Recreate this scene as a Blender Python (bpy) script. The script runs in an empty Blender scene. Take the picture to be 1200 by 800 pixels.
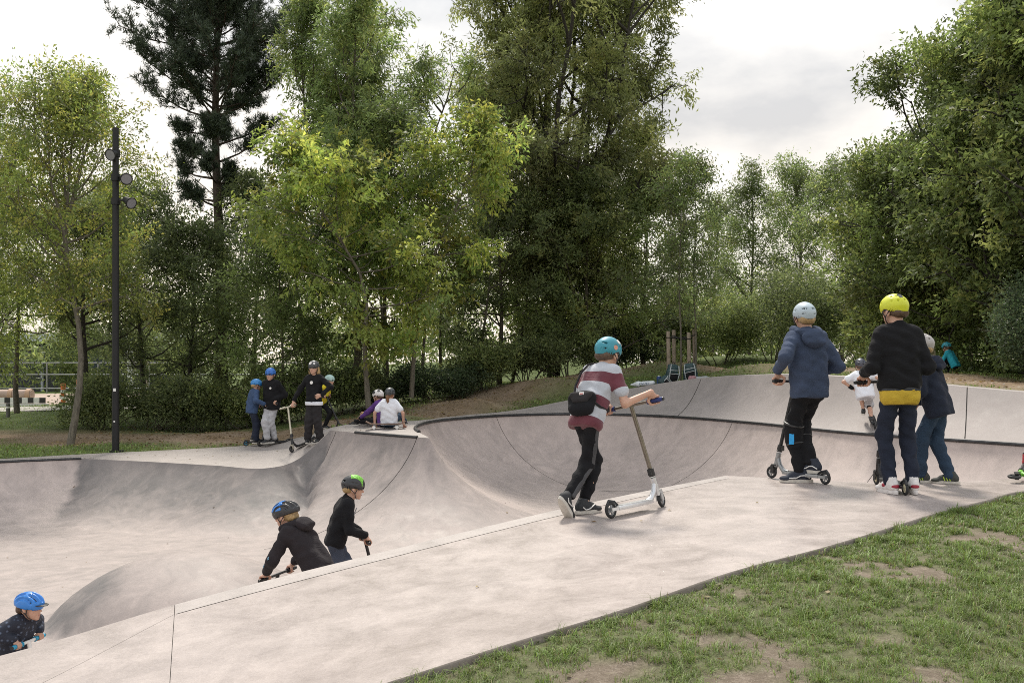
import bpy, bmesh, math, random
import numpy as np
from mathutils import Vector, Matrix
from mathutils.geometry import delaunay_2d_cdt

R = math.radians
scene = bpy.context.scene
COL = scene.collection
FPX = 1250.0            # focal length in photograph pixels (1200 wide)
HOR = 425.0             # row of the horizon
CZ = 3.0                # eye height in the scene's own datum

# ---------------------------------------------------------------- camera
cam_d = bpy.data.cameras.new("camera")
cam = bpy.data.objects.new("camera", cam_d)
COL.objects.link(cam)
cam.location = (0, 0, CZ)
cam.rotation_euler = (R(90), 0, 0)
cam_d.sensor_width = 36.0
cam_d.lens = FPX / 1200 * 36.0
cam_d.shift_y = (HOR - 400) / 1200.0
cam_d.clip_start = 0.05
cam_d.clip_end = 2000
cam_d.dof.use_dof = False
cam_d.dof.focus_distance = 8.2
cam_d.dof.aperture_fstop = 13.0
scene.camera = cam

# ---------------------------------------------------------------- sky and sun
SUN_EL, SUN_AZ = 54.0, 6.0          # degrees; azimuth measured from +Y towards -X
world = bpy.data.worlds.new("World")
scene.world = world
world.use_nodes = True
wn = world.node_tree
wn.nodes.clear()
w_out = wn.nodes.new("ShaderNodeOutputWorld")
w_bg = wn.nodes.new("ShaderNodeBackground")
w_bg.inputs["Strength"].default_value = 0.10
w_sky = wn.nodes.new("ShaderNodeTexSky")
w_sky.sky_type = 'NISHITA'
w_sky.sun_disc = False
w_sky.sun_elevation = R(SUN_EL)
w_sky.sun_rotation = R(-SUN_AZ)
w_tc = wn.nodes.new("ShaderNodeTexCoord")
w_map = wn.nodes.new("ShaderNodeMapping")
w_map.inputs["Scale"].default_value = (1.0, 1.0, 2.2)
w_map.inputs["Location"].default_value = (0.35, 0.1, 0.4)
w_n1 = wn.nodes.new("ShaderNodeTexNoise")
w_n1.inputs["Scale"].default_value = 4.2
w_n1.inputs["Detail"].default_value = 7.0
w_n1.inputs["Roughness"].default_value = 0.52
w_r1 = wn.nodes.new("ShaderNodeValToRGB")       # grey bellies and white tops of the cloud deck
w_r1.color_ramp.elements[0].position = 0.34
w_r1.color_ramp.elements[0].color = (3.1, 3.25, 3.5, 1)
w_r1.color_ramp.elements[1].position = 0.62
w_r1.color_ramp.elements[1].color = (5.4, 5.4, 5.35, 1)
w_n2 = wn.nodes.new("ShaderNodeTexNoise")
w_n2.inputs["Scale"].default_value = 2.4
w_n2.inputs["Detail"].default_value = 5.0
w_r2 = wn.nodes.new("ShaderNodeValToRGB")       # cloud cover
w_r2.color_ramp.elements[0].position = 0.30
w_r2.color_ramp.elements[0].color = (0.72, 0.72, 0.72, 1)
w_r2.color_ramp.elements[1].position = 0.46
w_r2.color_ramp.elements[1].color = (1, 1, 1, 1)
w_mix = wn.nodes.new("ShaderNodeMix")
w_mix.data_type = 'RGBA'
L = wn.links.new
L(w_tc.outputs["Generated"], w_map.inputs["Vector"])
L(w_map.outputs["Vector"], w_n1.inputs["Vector"])
L(w_map.outputs["Vector"], w_n2.inputs["Vector"])
L(w_n1.outputs["Fac"], w_r1.inputs["Fac"])
L(w_n2.outputs["Fac"], w_r2.inputs["Fac"])
def rgba(n, nm): return [s for s in n.inputs if s.name == nm and s.type == 'RGBA'][0]
def rgba_out(n): return [s for s in n.outputs if s.type == 'RGBA'][0]
L(w_r2.outputs["Color"], w_mix.inputs[0])
L(w_sky.outputs["Color"], rgba(w_mix, "A"))
L(w_r1.outputs["Color"], rgba(w_mix, "B"))
w_sep = wn.nodes.new("ShaderNodeSeparateXYZ")
w_r3 = wn.nodes.new("ShaderNodeValToRGB")       # slightly warmer air towards the horizon, all the way round
w_r3.color_ramp.elements[0].position = 0.02
w_r3.color_ramp.elements[0].color = (1.06, 0.94, 0.79, 1)
w_r3.color_ramp.elements[1].position = 0.42
w_r3.color_ramp.elements[1].color = (0.97, 0.985, 1.0, 1)
w_mul = wn.nodes.new("ShaderNodeMix")
w_mul.data_type = 'RGBA'
w_mul.blend_type = 'MULTIPLY'
w_mul.inputs[0].default_value = 1.0
L(w_tc.outputs["Generated"], w_sep.inputs["Vector"])
L(w_sep.outputs["Z"], w_r3.inputs["Fac"])
L(rgba_out(w_mix), rgba(w_mul, "A"))
L(w_r3.outputs["Color"], rgba(w_mul, "B"))
L(rgba_out(w_mul), w_bg.inputs["Color"])
L(w_bg.outputs["Background"], w_out.inputs["Surface"])

sun_d = bpy.data.lights.new("sun", 'SUN')
sun_d.energy = 1.7
sun_d.angle = R(9)
sun_d.color = (1.0, 0.93, 0.82)
sun = bpy.data.objects.new("sun", sun_d)
COL.objects.link(sun)
_sd = Vector((-math.sin(R(SUN_AZ)) * math.cos(R(SUN_EL)), math.cos(R(SUN_AZ)) * math.cos(R(SUN_EL)), math.sin(R(SUN_EL))))
sun.location = _sd * 60
sun.rotation_euler = _sd.to_track_quat('Z', 'Y').to_euler()

scene.view_settings.view_transform = 'Standard'
scene.view_settings.look = 'None'
scene.view_settings.gamma = 1.0
scene.view_settings.use_curve_mapping = False
scene.view_settings.exposure = 1.27
scene.cycles.use_denoising = False
scene.cycles.denoising_prefilter = 'ACCURATE'
scene.cycles.filter_width = 0.95
scene.cycles.max_bounces = 9
scene.cycles.diffuse_bounces = 7
scene.cycles.transmission_bounces = 7
scene.cycles.transparent_max_bounces = 8

# ---------------------------------------------------------------- helpers
rng = np.random.default_rng(7)
random.seed(7)

def at(px, py, Y):
    "a place seen at pixel (px, py) of the photograph, Y metres ahead"
    return Vector(((px - 600) / FPX * Y, Y, CZ + (HOR - py) / FPX * Y))

def at_z(px, py, z):
    "the same, at a height z below (negative) the eye"
    return at(px, py, -z * FPX / (py - HOR))

def tag(o, label=None, category=None, group=None, kind=None):
    if label: o["label"] = label
    if category: o["category"] = category
    if group: o["group"] = group
    if kind: o["kind"] = kind
    return o

def empty(name, loc, rz=0.0):
    o = bpy.data.objects.new(name, None)
    o.empty_display_size = 0.2
    COL.objects.link(o)
    o.location = loc
    o.rotation_euler = (0, 0, rz)
    return o

def link(name, me, mat=None, parent=None, mw=None):
    o = bpy.data.objects.new(name, me)
    COL.objects.link(o)
    if mat is not None and len(me.materials) == 0:
        me.materials.append(mat)
    if parent is not None:
        o.parent = parent
    if mw is not None:
        o.matrix_local = mw
    return o

def np_mesh(name, V, F, smooth=True, attrs=None):
    "mesh from numpy arrays; F is (n,3) or (n,4)"
    V = np.asarray(V, dtype=np.float32); F = np.asarray(F, dtype=np.int32)
    me = bpy.data.meshes.new(name)
    n, k = F.shape
    me.vertices.add(len(V)); me.vertices.foreach_set("co", V.ravel())
    me.loops.add(n * k); me.loops.foreach_set("vertex_index", F.ravel())
    me.polygons.add(n)
    me.polygons.foreach_set("loop_start", np.arange(0, n * k, k, dtype=np.int32))
    me.polygons.foreach_set("loop_total", np.full(n, k, dtype=np.int32))
    if smooth:
        me.polygons.foreach_set("use_smooth", np.ones(n, dtype=bool))
    for nm, a in (attrs or {}).items():
        a = np.asarray(a, dtype=np.float32)
        if a.ndim == 1:
            at_ = me.attributes.new(nm, 'FLOAT', 'POINT'); at_.data.foreach_set("value", a)
        else:
            at_ = me.attributes.new(nm, 'FLOAT_COLOR', 'POINT')
            if a.shape[1] == 3: a = np.concatenate([a, np.ones((len(a), 1), np.float32)], 1)
            at_.data.foreach_set("color", a.ravel())
    me.update(calc_edges=True)
    me.validate()
    return me

class MB:
    "collects small hard-surface shapes into one mesh"
    def __init__(self): self.bm = bmesh.new()
    def _m(self, fn, M, **kw):
        r = fn(self.bm, matrix=M, **kw); return r
    def box(self, c, s, rot=None, bevel=0.0):
        M = Matrix.Translation(c) @ (rot.to_4x4() if rot is not None else Matrix()) @ Matrix.Diagonal((s[0], s[1], s[2], 1))
        r = bmesh.ops.create_cube(self.bm, size=1.0, matrix=M)
        if bevel > 0:
            es = list({e for v in r["verts"] for e in v.link_edges})
            bmesh.ops.bevel(self.bm, geom=es, offset=bevel, segments=2, affect='EDGES', profile=0.6)
        return self
    def cyl(self, a, b, r0, r1=None, seg=12, caps=True):
        a, b = Vector(a), Vector(b); r1 = r0 if r1 is None else r1
        d = b - a
        q = d.to_track_quat('Z', 'Y').to_matrix().to_4x4()
        bmesh.ops.create_cone(self.bm, cap_ends=caps, segments=seg, radius1=r0, radius2=r1, depth=d.length,
                              matrix=Matrix.Translation((a + b) / 2) @ q)
        return self
    def tube(self, pts, radii, seg=8, caps=True):
        pts = [Vector(p) for p in pts]
        if not hasattr(radii, '__len__'): radii = [radii] * len(pts)
        rings = []; up = None
        for i, p in enumerate(pts):
            t = (pts[min(i + 1, len(pts) - 1)] - pts[max(i - 1, 0)]).normalized()
            if up is None:
                up = Vector((0, 0, 1)) if abs(t.z) < 0.9 else Vector((1, 0, 0))
            x = t.cross(up).normalized(); up = x.cross(t).normalized()
            rings.append([self.bm.verts.new(p + (x * math.cos(2 * math.pi * k / seg) + up * math.sin(2 * math.pi * k / seg)) * radii[i]) for k in range(seg)])
        for r0, r1 in zip(rings, rings[1:]):
            for k in range(seg):
                self.bm.faces.new((r0[k], r0[(k + 1) % seg], r1[(k + 1) % seg], r1[k]))
        if caps:
            self.bm.faces.new(rings[0][::-1]); self.bm.faces.new(rings[-1])
        return self
    def torus(self, c, axis, R0, r, seg=24, sub=10):
        q = Vector(axis).to_track_quat('Z', 'Y').to_matrix()
        vs = []
        for i in range(seg):
            a = 2 * math.pi * i / seg
            ring = []
            for j in range(sub):
                b = 2 * math.pi * j / sub
                p = Vector(((R0 + r * math.cos(b)) * math.cos(a), (R0 + r * math.cos(b)) * math.sin(a), r * math.sin(b)))
                ring.append(self.bm.verts.new(Vector(c) + q @ p))
            vs.append(ring)
        for i in range(seg):
            for j in range(sub):
                self.bm.faces.new((vs[i][j], vs[(i + 1) % seg][j], vs[(i + 1) % seg][(j + 1) % sub], vs[i][(j + 1) % sub]))
        return self
    def ball(self, c, s, rot=None, u=14, v=9):
        s = s if hasattr(s, '__len__') else (s, s, s)
        M = Matrix.Translation(c) @ (rot.to_4x4() if rot is not None else Matrix()) @ Matrix.Diagonal((s[0], s[1], s[2], 1))
        bmesh.ops.create_uvsphere(self.bm, u_segments=u, v_segments=v, radius=1.0, matrix=M)
        return self
    def prism(self, outline, z0, z1, M=None, bevel=0.0):
        M = M or Matrix()
        lo = [self.bm.verts.new(M @ Vector((p[0], p[1], z0))) for p in outline]
        hi = [self.bm.verts.new(M @ Vector((p[0], p[1], z1))) for p in outline]
        n = len(outline); fs = [self.bm.faces.new(lo[::-1]), self.bm.faces.new(hi)]
        for i in range(n):
            fs.append(self.bm.faces.new((lo[i], lo[(i + 1) % n], hi[(i + 1) % n], hi[i])))
        if bevel > 0:
            es = list(set(fs[0].edges) | set(fs[1].edges))
            bmesh.ops.bevel(self.bm, geom=es, offset=bevel, segments=2, affect='EDGES', profile=0.6)
        return self
    def mesh(self, name, smooth=True, angle=40):
        bmesh.ops.recalc_face_normals(self.bm, faces=self.bm.faces)
        if smooth:
            for f in self.bm.faces: f.smooth = True
            for e in self.bm.edges:
                if len(e.link_faces) == 2 and e.calc_face_angle(0) > R(angle): e.smooth = False
        me = bpy.data.meshes.new(name); self.bm.to_mesh(me); self.bm.free()
        return me
    def build(self, name, mat, parent=None, mw=None, smooth=True, angle=40):
        return link(name, self.mesh(name, smooth, angle), mat, parent, mw)

# ---------------------------------------------------------------- materials
MATS = {}
def new_mat(name):
    m = bpy.data.materials.new(name); m.use_nodes = True
    nt = m.node_tree; b = nt.nodes["Principled BSDF"]
    return m, nt, b

def nd(nt, typ, **kw):
    n = nt.nodes.new(typ)
    for k, v in kw.items():
        if k in n.inputs: n.inputs[k].default_value = v
        else: setattr(n, k, v)
    return n

def ramp(nt, fac, stops):
    n = nt.nodes.new("ShaderNodeValToRGB")
    el = n.color_ramp.elements
    while len(el) < len(stops): el.new(0.5)
    for e, (p, c) in zip(el, stops):
        e.position = p; e.color = (*c[:3], 1) if hasattr(c, '__len__') else (c, c, c, 1)
    nt.links.new(fac, n.inputs["Fac"])
    return n.outputs["Color"]

def mixc(nt, fac, a, b, mode='MIX'):
    n = nt.nodes.new("ShaderNodeMix"); n.data_type = 'RGBA'; n.blend_type = mode
    for s, v in (("Factor", fac), ("A", a), ("B", b)):
        sock = [i for i in n.inputs if i.name == s and (s == "Factor" and i.type == 'VALUE' or s != "Factor" and i.type == 'RGBA')][0]
        if hasattr(v, 'is_output'): nt.links.new(v, sock)
        else: sock.default_value = v if s == "Factor" else ((*v[:3], 1))
    return [o for o in n.outputs if o.type == 'RGBA'][0]

def noise(nt, scale, detail=4.0, rough=0.55, coord=None, dist=0.0, stretch=None):
    n = nt.nodes.new("ShaderNodeTexNoise")
    n.inputs["Scale"].default_value = scale; n.inputs["Detail"].default_value = detail
    n.inputs["Roughness"].default_value = rough; n.inputs["Distortion"].default_value = dist
    if coord is None:
        tc = nt.nodes.new("ShaderNodeTexCoord"); coord = tc.outputs["Object"]
    if stretch is not None:
        mp = nt.nodes.new("ShaderNodeMapping"); mp.inputs["Scale"].default_value = stretch
        if len(stretch) == 4: pass
        nt.links.new(coord, mp.inputs["Vector"]); coord = mp.outputs["Vector"]
    nt.links.new(coord, n.inputs["Vector"])
    return n.outputs["Fac"]

def bump(nt, b, h, strength=0.3, dist=0.01):
    n = nt.nodes.new("ShaderNodeBump"); n.inputs["Strength"].default_value = strength; n.inputs["Distance"].default_value = dist
    nt.links.new(h, n.inputs["Height"]); nt.links.new(n.outputs["Normal"], b.inputs["Normal"])

def plain(name, col, rough=0.5, metal=0.0, var=0.12, scale=30.0, bmp=0.0, bscale=None, bdist=0.003, sheen=0.0, coat=0.0):
    "an even colour with slight procedural mottling"
    if name in MATS: return MATS[name]
    m, nt, b = new_mat(name)
    f = noise(nt, scale, 3.0)
    lo = tuple(c * (1 - var) for c in col); hi = tuple(min(1, c * (1 + var)) for c in col)
    nt.links.new(ramp(nt, f, [(0.3, lo), (0.7, hi)]), b.inputs["Base Color"])
    b.inputs["Roughness"].default_value = rough; b.inputs["Metallic"].default_value = metal
    if sheen: b.inputs["Sheen Weight"].default_value = sheen
    if coat: b.inputs["Coat Weight"].default_value = coat
    if bmp: bump(nt, b, noise(nt, bscale or scale * 2, 3.0), bmp, bdist)
    MATS[name] = m
    return m

def cloth(name, col, rough=0.9, var=0.18, weave=900.0):
    if name in MATS: return MATS[name]
    m, nt, b = new_mat(name)
    f = noise(nt, 9.0, 4.0)
    lo = tuple(c * (1 - var) for c in col); hi = tuple(min(1, c * (1 + var)) for c in col)
    nt.links.new(ramp(nt, f, [(0.3, lo), (0.7, hi)]), b.inputs["Base Color"])
    b.inputs["Roughness"].default_value = rough
    b.inputs["Specular IOR Level"].default_value = 0.2
    b.inputs["Sheen Weight"].default_value = 0.02
    b.inputs["Sheen Roughness"].default_value = 0.5
    bump(nt, b, noise(nt, 16.0, 4.0, dist=1.2, stretch=(1.0, 1.0, 1.8)), 0.45, 0.018)
    MATS[name] = m
    return m
# ================================================================ ground, skatepark
def concrete(name, col, stain=(0.30, 0.285, 0.275), amt=0.5, rough=0.42, seed=0.0, streak=None, second=None):
    m, nt, b = new_mat(name)
    tc = nt.nodes.new("ShaderNodeTexCoord")
    mp = nt.nodes.new("ShaderNodeMapping"); mp.inputs["Location"].default_value = (seed, seed * 1.7, seed * 0.3)
    nt.links.new(tc.outputs["Object"], mp.inputs["Vector"]); co = mp.outputs["Vector"]
    big = noise(nt, 0.7, 6.0, 0.62, co, 0.25)
    mid = noise(nt, 3.2, 7.0, 0.7, co, 0.35)
    swl = noise(nt, 1.1, 4.0, 0.6, co, 1.2, stretch=streak or (0.6, 2.0, 1.0))
    fin = noise(nt, 60.0, 4.0, 0.7, co)
    lo = tuple(c * 0.86 for c in col); hi = tuple(min(1, c * 1.12) for c in col)
    c1 = ramp(nt, mid, [(0.32, lo), (0.70, hi)])
    if second is not None:                     # two pour colours, the second darkened for backlit shade; amount stored on the mesh
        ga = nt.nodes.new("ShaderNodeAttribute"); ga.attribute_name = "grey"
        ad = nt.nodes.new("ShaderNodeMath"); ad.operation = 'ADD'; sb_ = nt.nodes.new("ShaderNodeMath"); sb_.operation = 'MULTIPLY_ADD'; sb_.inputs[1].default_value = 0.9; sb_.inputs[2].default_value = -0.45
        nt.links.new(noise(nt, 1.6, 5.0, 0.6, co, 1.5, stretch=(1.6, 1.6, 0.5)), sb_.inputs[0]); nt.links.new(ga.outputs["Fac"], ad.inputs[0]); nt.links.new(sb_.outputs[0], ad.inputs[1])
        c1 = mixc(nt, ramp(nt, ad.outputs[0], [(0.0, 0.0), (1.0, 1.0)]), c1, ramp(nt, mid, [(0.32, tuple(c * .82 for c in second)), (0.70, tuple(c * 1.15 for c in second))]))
    f2 = ramp(nt, big, [(0.42, 0.0), (0.68, 1.0)])
    ma = nt.nodes.new("ShaderNodeMath"); ma.operation = 'MULTIPLY'; ma.inputs[1].default_value = amt
    nt.links.new(f2, ma.inputs[0])
    c2 = mixc(nt, ma.outputs[0], c1, stain)
    f3 = ramp(nt, swl, [(0.52, 0.0), (0.70, 1.0)])
    mb = nt.nodes.new("ShaderNodeMath"); mb.operation = 'MULTIPLY'; mb.inputs[1].default_value = 0.09 if second is not None else 0.12
    nt.links.new(f3, mb.inputs[0])
    c3 = mixc(nt, mb.outputs[0], c2, tuple(min(1, c * 1.25) for c in col))
    # scuffs: thin dark scratches left by wheels
    sc = noise(nt, 5.0, 2.0, 0.5, co, 3.0, stretch=(0.35, 3.0, 1.0))
    f4 = ramp(nt, sc, [(0.485, 0.0), (0.497, 0.28), (0.509, 0.0)])
    big2 = noise(nt, 0.9, 2.0, 0.5, co)
    mg = nt.nodes.new("ShaderNodeMath"); mg.operation = 'MULTIPLY'
    nt.links.new(f4, mg.inputs[0]); nt.links.new(ramp(nt, big2, [(0.5, 0.0), (0.62, 1.0)]), mg.inputs[1])
    c4 = mixc(nt, mg.outputs[0], c3, (0.12, 0.115, 0.115))
    sc2 = noise(nt, 3.4, 2.0, 0.5, co, 2.2, stretch=(2.6, 0.45, 1.0))
    mh = nt.nodes.new("ShaderNodeMath"); mh.operation = 'MULTIPLY'
    nt.links.new(ramp(nt, sc2, [(0.488, 0.0), (0.498, 0.16), (0.506, 0.0)]), mh.inputs[0]); nt.links.new(ramp(nt, noise(nt, 1.2, 2.0, 0.5, co), [(0.46, 0.0), (0.60, 1.0)]), mh.inputs[1])
    c4 = mixc(nt, mh.outputs[0], c4, (0.13, 0.125, 0.12))
    vo_ = nt.nodes.new("ShaderNodeTexVoronoi"); vo_.feature = 'DISTANCE_TO_EDGE'; vo_.inputs["Scale"].default_value = 0.55     # hairline cracks
    wv = nt.nodes.new("ShaderNodeVectorMath"); wv.operation = 'ADD'; ncol = nt.nodes.new("ShaderNodeTexNoise"); ncol.inputs["Scale"].default_value = 3.0; nt.links.new(co, ncol.inputs["Vector"]); nt.links.new(co, wv.inputs[0]); nt.links.new(ncol.outputs["Color"], wv.inputs[1]); nt.links.new(wv.outputs[0], vo_.inputs["Vector"])
    mk = nt.nodes.new("ShaderNodeMath"); mk.operation = 'MULTIPLY'
    nt.links.new(ramp(nt, vo_.outputs["Distance"], [(0.0, 0.32), (0.005, 0.0)]), mk.inputs[0]); nt.links.new(ramp(nt, noise(nt, 0.35, 2.0, 0.5, co), [(0.52, 0.0), (0.60, 1.0)]), mk.inputs[1])
    c4 = mixc(nt, mk.outputs[0], c4, (0.12, 0.105, 0.095))
    sp_ = noise(nt, 22.0, 3.0, 0.8, co); c4 = mixc(nt, ramp(nt, sp_, [(0.66, 0.0), (0.76, 0.35)]), c4, (0.17, 0.155, 0.145))
    f5 = ramp(nt, fin, [(0.30, (0.86, 0.86, 0.86)), (0.70, (1.06, 1.06, 1.06))])
    c5 = mixc(nt, 1.0, c4, f5, 'MULTIPLY')
    nt.links.new(c5, b.inputs["Base Color"])
    rr = ramp(nt, mid, [(0.3, rough - 0.08), (0.7, rough + 0.14)])
    nt.links.new(rr, b.inputs["Roughness"])
    b.inputs["Specular IOR Level"].default_value = 0.40
    hm = mixc(nt, 0.35, mid, fin)
    bump(nt, b, hm, 0.12, 0.01)
    MATS[name] = m
    return m

M_deck = concrete("deck_concrete", (0.405, 0.350, 0.326), (0.335, 0.287, 0.269), 0.4, 0.36, 3.0, (0.5, 1.6, 1))
M_deck2 = concrete("deck_concrete_left", (0.345, 0.305, 0.286), (0.27, 0.236, 0.222), 0.6, 0.5, 9.0, (0.7, 1.6, 1))
M_strip = concrete("edge_concrete", (0.385, 0.344, 0.324), (0.325, 0.288, 0.27), 0.4, 0.5, 5.0)
M_pink = concrete("bowl_concrete_pink", (0.40, 0.345, 0.32), (0.33, 0.295, 0.28), 0.5, 0.64, 1.0)
M_grey = concrete("bowl_concrete_grey", (0.30, 0.278, 0.268), (0.20, 0.188, 0.184), 0.75, 0.68, 2.2, (2.2, 2.2, 0.4))
M_floor = concrete("bowl_floor_concrete", (0.345, 0.312, 0.297), (0.27, 0.25, 0.24), 0.6, 0.6, 6.0)
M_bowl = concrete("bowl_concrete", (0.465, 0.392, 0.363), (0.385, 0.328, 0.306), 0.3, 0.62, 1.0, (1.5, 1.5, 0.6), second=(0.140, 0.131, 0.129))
M_bank = concrete("bank_concrete", (0.318, 0.283, 0.27), (0.25, 0.225, 0.216), 0.6, 0.68, 4.0, (1.4, 1.4, 0.5))
M_top = concrete("platform_concrete", (0.345, 0.308, 0.288), (0.27, 0.24, 0.225), 0.5, 0.58, 7.0)
M_joint = plain("joint_sealant", (0.10, 0.092, 0.085), 0.9)
M_coping = plain("coping_steel", (0.055, 0.055, 0.058), 0.45, 0.6, 0.3, 12.0)

def crom(P, closed=False, step=0.10, corners=()):
    "Catmull-Rom through P (any dims), resampled; indices in corners stay sharp"
    P = [np.array(p, float) for p in P]; n = len(P); out = []
    for i in range(n if closed else n - 1):
        p1, p2 = P[i], P[(i + 1) % n]
        p0 = P[i - 1] if (closed or i > 0) else 2 * p1 - p2
        p3 = P[(i + 2) % n] if (closed or i + 2 < n) else 2 * p2 - p1
        if i in corners: p0 = 2 * p1 - p2
        if (i + 1) % n in corners: p3 = 2 * p2 - p1
        d = np.linalg.norm((p2 - p1)[:2]); k = max(2, int(d / step))
        for j in range(k):
            t = j / k
            # centripetal-ish: damp the tangents so uneven spacing does not overshoot
            l0, l3 = max(np.linalg.norm((p1 - p0)[:2]), 1e-6), max(np.linalg.norm((p3 - p2)[:2]), 1e-6)
            m1 = ((p1 - p0) / l0 + (p2 - p1) / max(d, 1e-6)) * 0.5 * d
            m2 = ((p3 - p2) / l3 + (p2 - p1) / max(d, 1e-6)) * 0.5 * d
            h = (2*t**3 - 3*t**2 + 1, t**3 - 2*t**2 + t, -2*t**3 + 3*t**2, t**3 - t**2)
            out.append(h[0]*p1 + h[1]*m1 + h[2]*p2 + h[3]*m2)
    if not closed: out.append(P[-1])
    return np.array(out)

def rel(px, py, Y): v = at(px, py, Y); return (v.x, v.y, v.z - CZ)
def relz(px, py, z): v = at_z(px, py, z); return (v.x, v.y, z)

def pip(poly, X, Y):
    "points in polygon, vectorised"
    poly = np.asarray(poly)[:, :2]; inside = np.zeros(len(X), bool)
    x0, y0 = poly[:, 0], poly[:, 1]; x1, y1 = np.roll(x0, -1), np.roll(y0, -1)
    for a, b_, c, d in zip(x0, y0, x1, y1):
        if b_ == d: continue
        cond = ((b_ > Y) != (d > Y)) & (X < (c - a) * (Y - b_) / (d - b_) + a)
        inside ^= cond
    return inside

def nearest(pts, line):
    "distance of pts (n,2) to sampled polyline vertices, and index"
    D = np.empty(len(pts)); I = np.empty(len(pts), int)
    for s in range(0, len(pts), 4000):
        d = ((pts[s:s+4000, None, :] - line[None, :, :2]) ** 2).sum(2)
        I[s:s+4000] = d.argmin(1); D[s:s+4000] = np.sqrt(d.min(1))
    return D, I

def idw(pts, ctrl, power=3.0, soft=0.05):
    ctrl = np.asarray(ctrl, float); Z = np.empty(len(pts))
    for s in range(0, len(pts), 3000):
        d2 = ((pts[s:s+3000, None, :] - ctrl[None, :, :2]) ** 2).sum(2) + soft
        w = d2 ** (-power / 2)
        Z[s:s+3000] = (w * ctrl[:, 2]).sum(1) / w.sum(1)
    return Z

# ---- key lines in plan (x, y, height relative to the eye)
A = [(-8.0, 1.0, -1.75), (-4.5, 4.3, -1.74), rel(30, 760, 6.0), rel(205, 708, 6.6), rel(300, 683, 7.0), rel(470, 641, 7.6),
     rel(640, 600, 8.3), rel(752, 576, 9.25), rel(850, 557, 10.4), rel(1028, 565, 9.64), rel(1126, 564, 9.75), rel(1200, 559, 10.1),
     (6.3, 10.6, -1.05), (7.8, 11.3, -1.08), (8.8, 12.6, -1.15)]
B = [(-7, 0.0, -1.80), (-3.4, 3.2, -1.75), (-2.0, 4.05, -1.65), (-1.3, 4.42, -1.56), rel(470, 794, 4.81), rel(592, 755, 5.04),
     rel(725, 715, 5.43), rel(859, 669, 6.15), rel(965, 641, 6.70), rel(1102, 599, 8.05), rel(1155, 586, 8.60), rel(1200, 575, 9.17),
     (7, 9.5, -1.05), (9.6, 10.5, -1.05), (10.6, 12.0, -1.1)]
COPE = [(8.8, 12.6, -1.15), (8.5, 13.7, -1.2), relz(1200, 522, -1.2), relz(1000, 508, -1.2), relz(870, 495, -1.2), relz(760, 487.5, -1.2),
        relz(680, 485.5, -1.2), relz(600, 487, -1.2), relz(550, 490, -1.2), relz(510, 494, -1.2), relz(487, 501, -1.2), relz(503, 513, -1.2)]
TOP = [(10.2, 12.9, -.9), (9.7, 14.3, -.6), rel(1200, 460, 16.8), rel(1008, 443, 19.4), rel(885, 440, 22.9), rel(795, 447, 25.4),
       rel(700, 463, 26.2), rel(606, 481.5, 25.4), rel(548, 488, 24.0), rel(512, 492, 22.4), relz(484, 499, -1.2), relz(500, 511, -1.2)]
NOSE = [relz(503, 513, -1.2), relz(480, 511.5, -1.2), relz(430, 507.5, -1.2), relz(387, 504, -1.2)]
LEFT = [relz(387, 504, -1.2), relz(372, 519, -1.42), relz(352, 536, -1.68), relz(314, 548, -1.79), relz(250, 545, -1.80), relz(180, 541, -1.78), relz(95, 537, -1.76),
        relz(40, 539.5, -1.76), relz(0, 541, -1.76), relz(-100, 546, -1.76), (-14, 15, -1.76), (-15, 9, -1.76), (-13, 4, -1.76), (-8.0, 1.0, -1.75)]
aA = crom(A, step=0.08, corners=(8,)); aC = crom(COPE, step=0.08); aN = crom(NOSE, step=0.08); aL = crom(LEFT, step=0.08, corners=(6,))
RIM = np.concatenate([aA[:-1], aC[:-1], aN[:-1], aL[:-1]])
# run of the transition (horizontal) and softness of the lip along the rim
run = np.concatenate([np.full(len(aA)-1, 1.25), np.full(len(aC)-1, 2.9), np.full(len(aN)-1, 2.9), np.full(len(aL)-1, 2.5)])
roll = np.concatenate([np.full(len(aA)-1, 0.0), np.full(len(aC)-1, 0.0), np.full(len(aN)-1, 0.0), np.full(len(aL)-1, 0.0)])
sec = np.concatenate([np.full(len(aA)-1, 0), np.full(len(aC)-1, 1), np.full(len(aN)-1, 2), np.full(len(aL)-1, 3)])
xr = RIM[:, 0]
roll[(sec == 3)] = np.clip((RIM[sec == 3, 0] + 8.2) / 0.8, 0, 1) * np.clip((-3.35 - RIM[sec == 3, 0]) / 0.7, 0, 1)
def csmooth(a, k):
    w = np.ones(2*k+1) / (2*k+1)
    return np.convolve(np.concatenate([a[-k:], a, a[:k]]), w, 'valid')
run[(sec == 3) & (RIM[:, 0] > -7.95) & (RIM[:, 0] < -3.9)] = 1.95; roll *= 0.6; run = csmooth(run, 6); roll = csmooth(roll, 5)
FLOOR = -2.68

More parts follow.
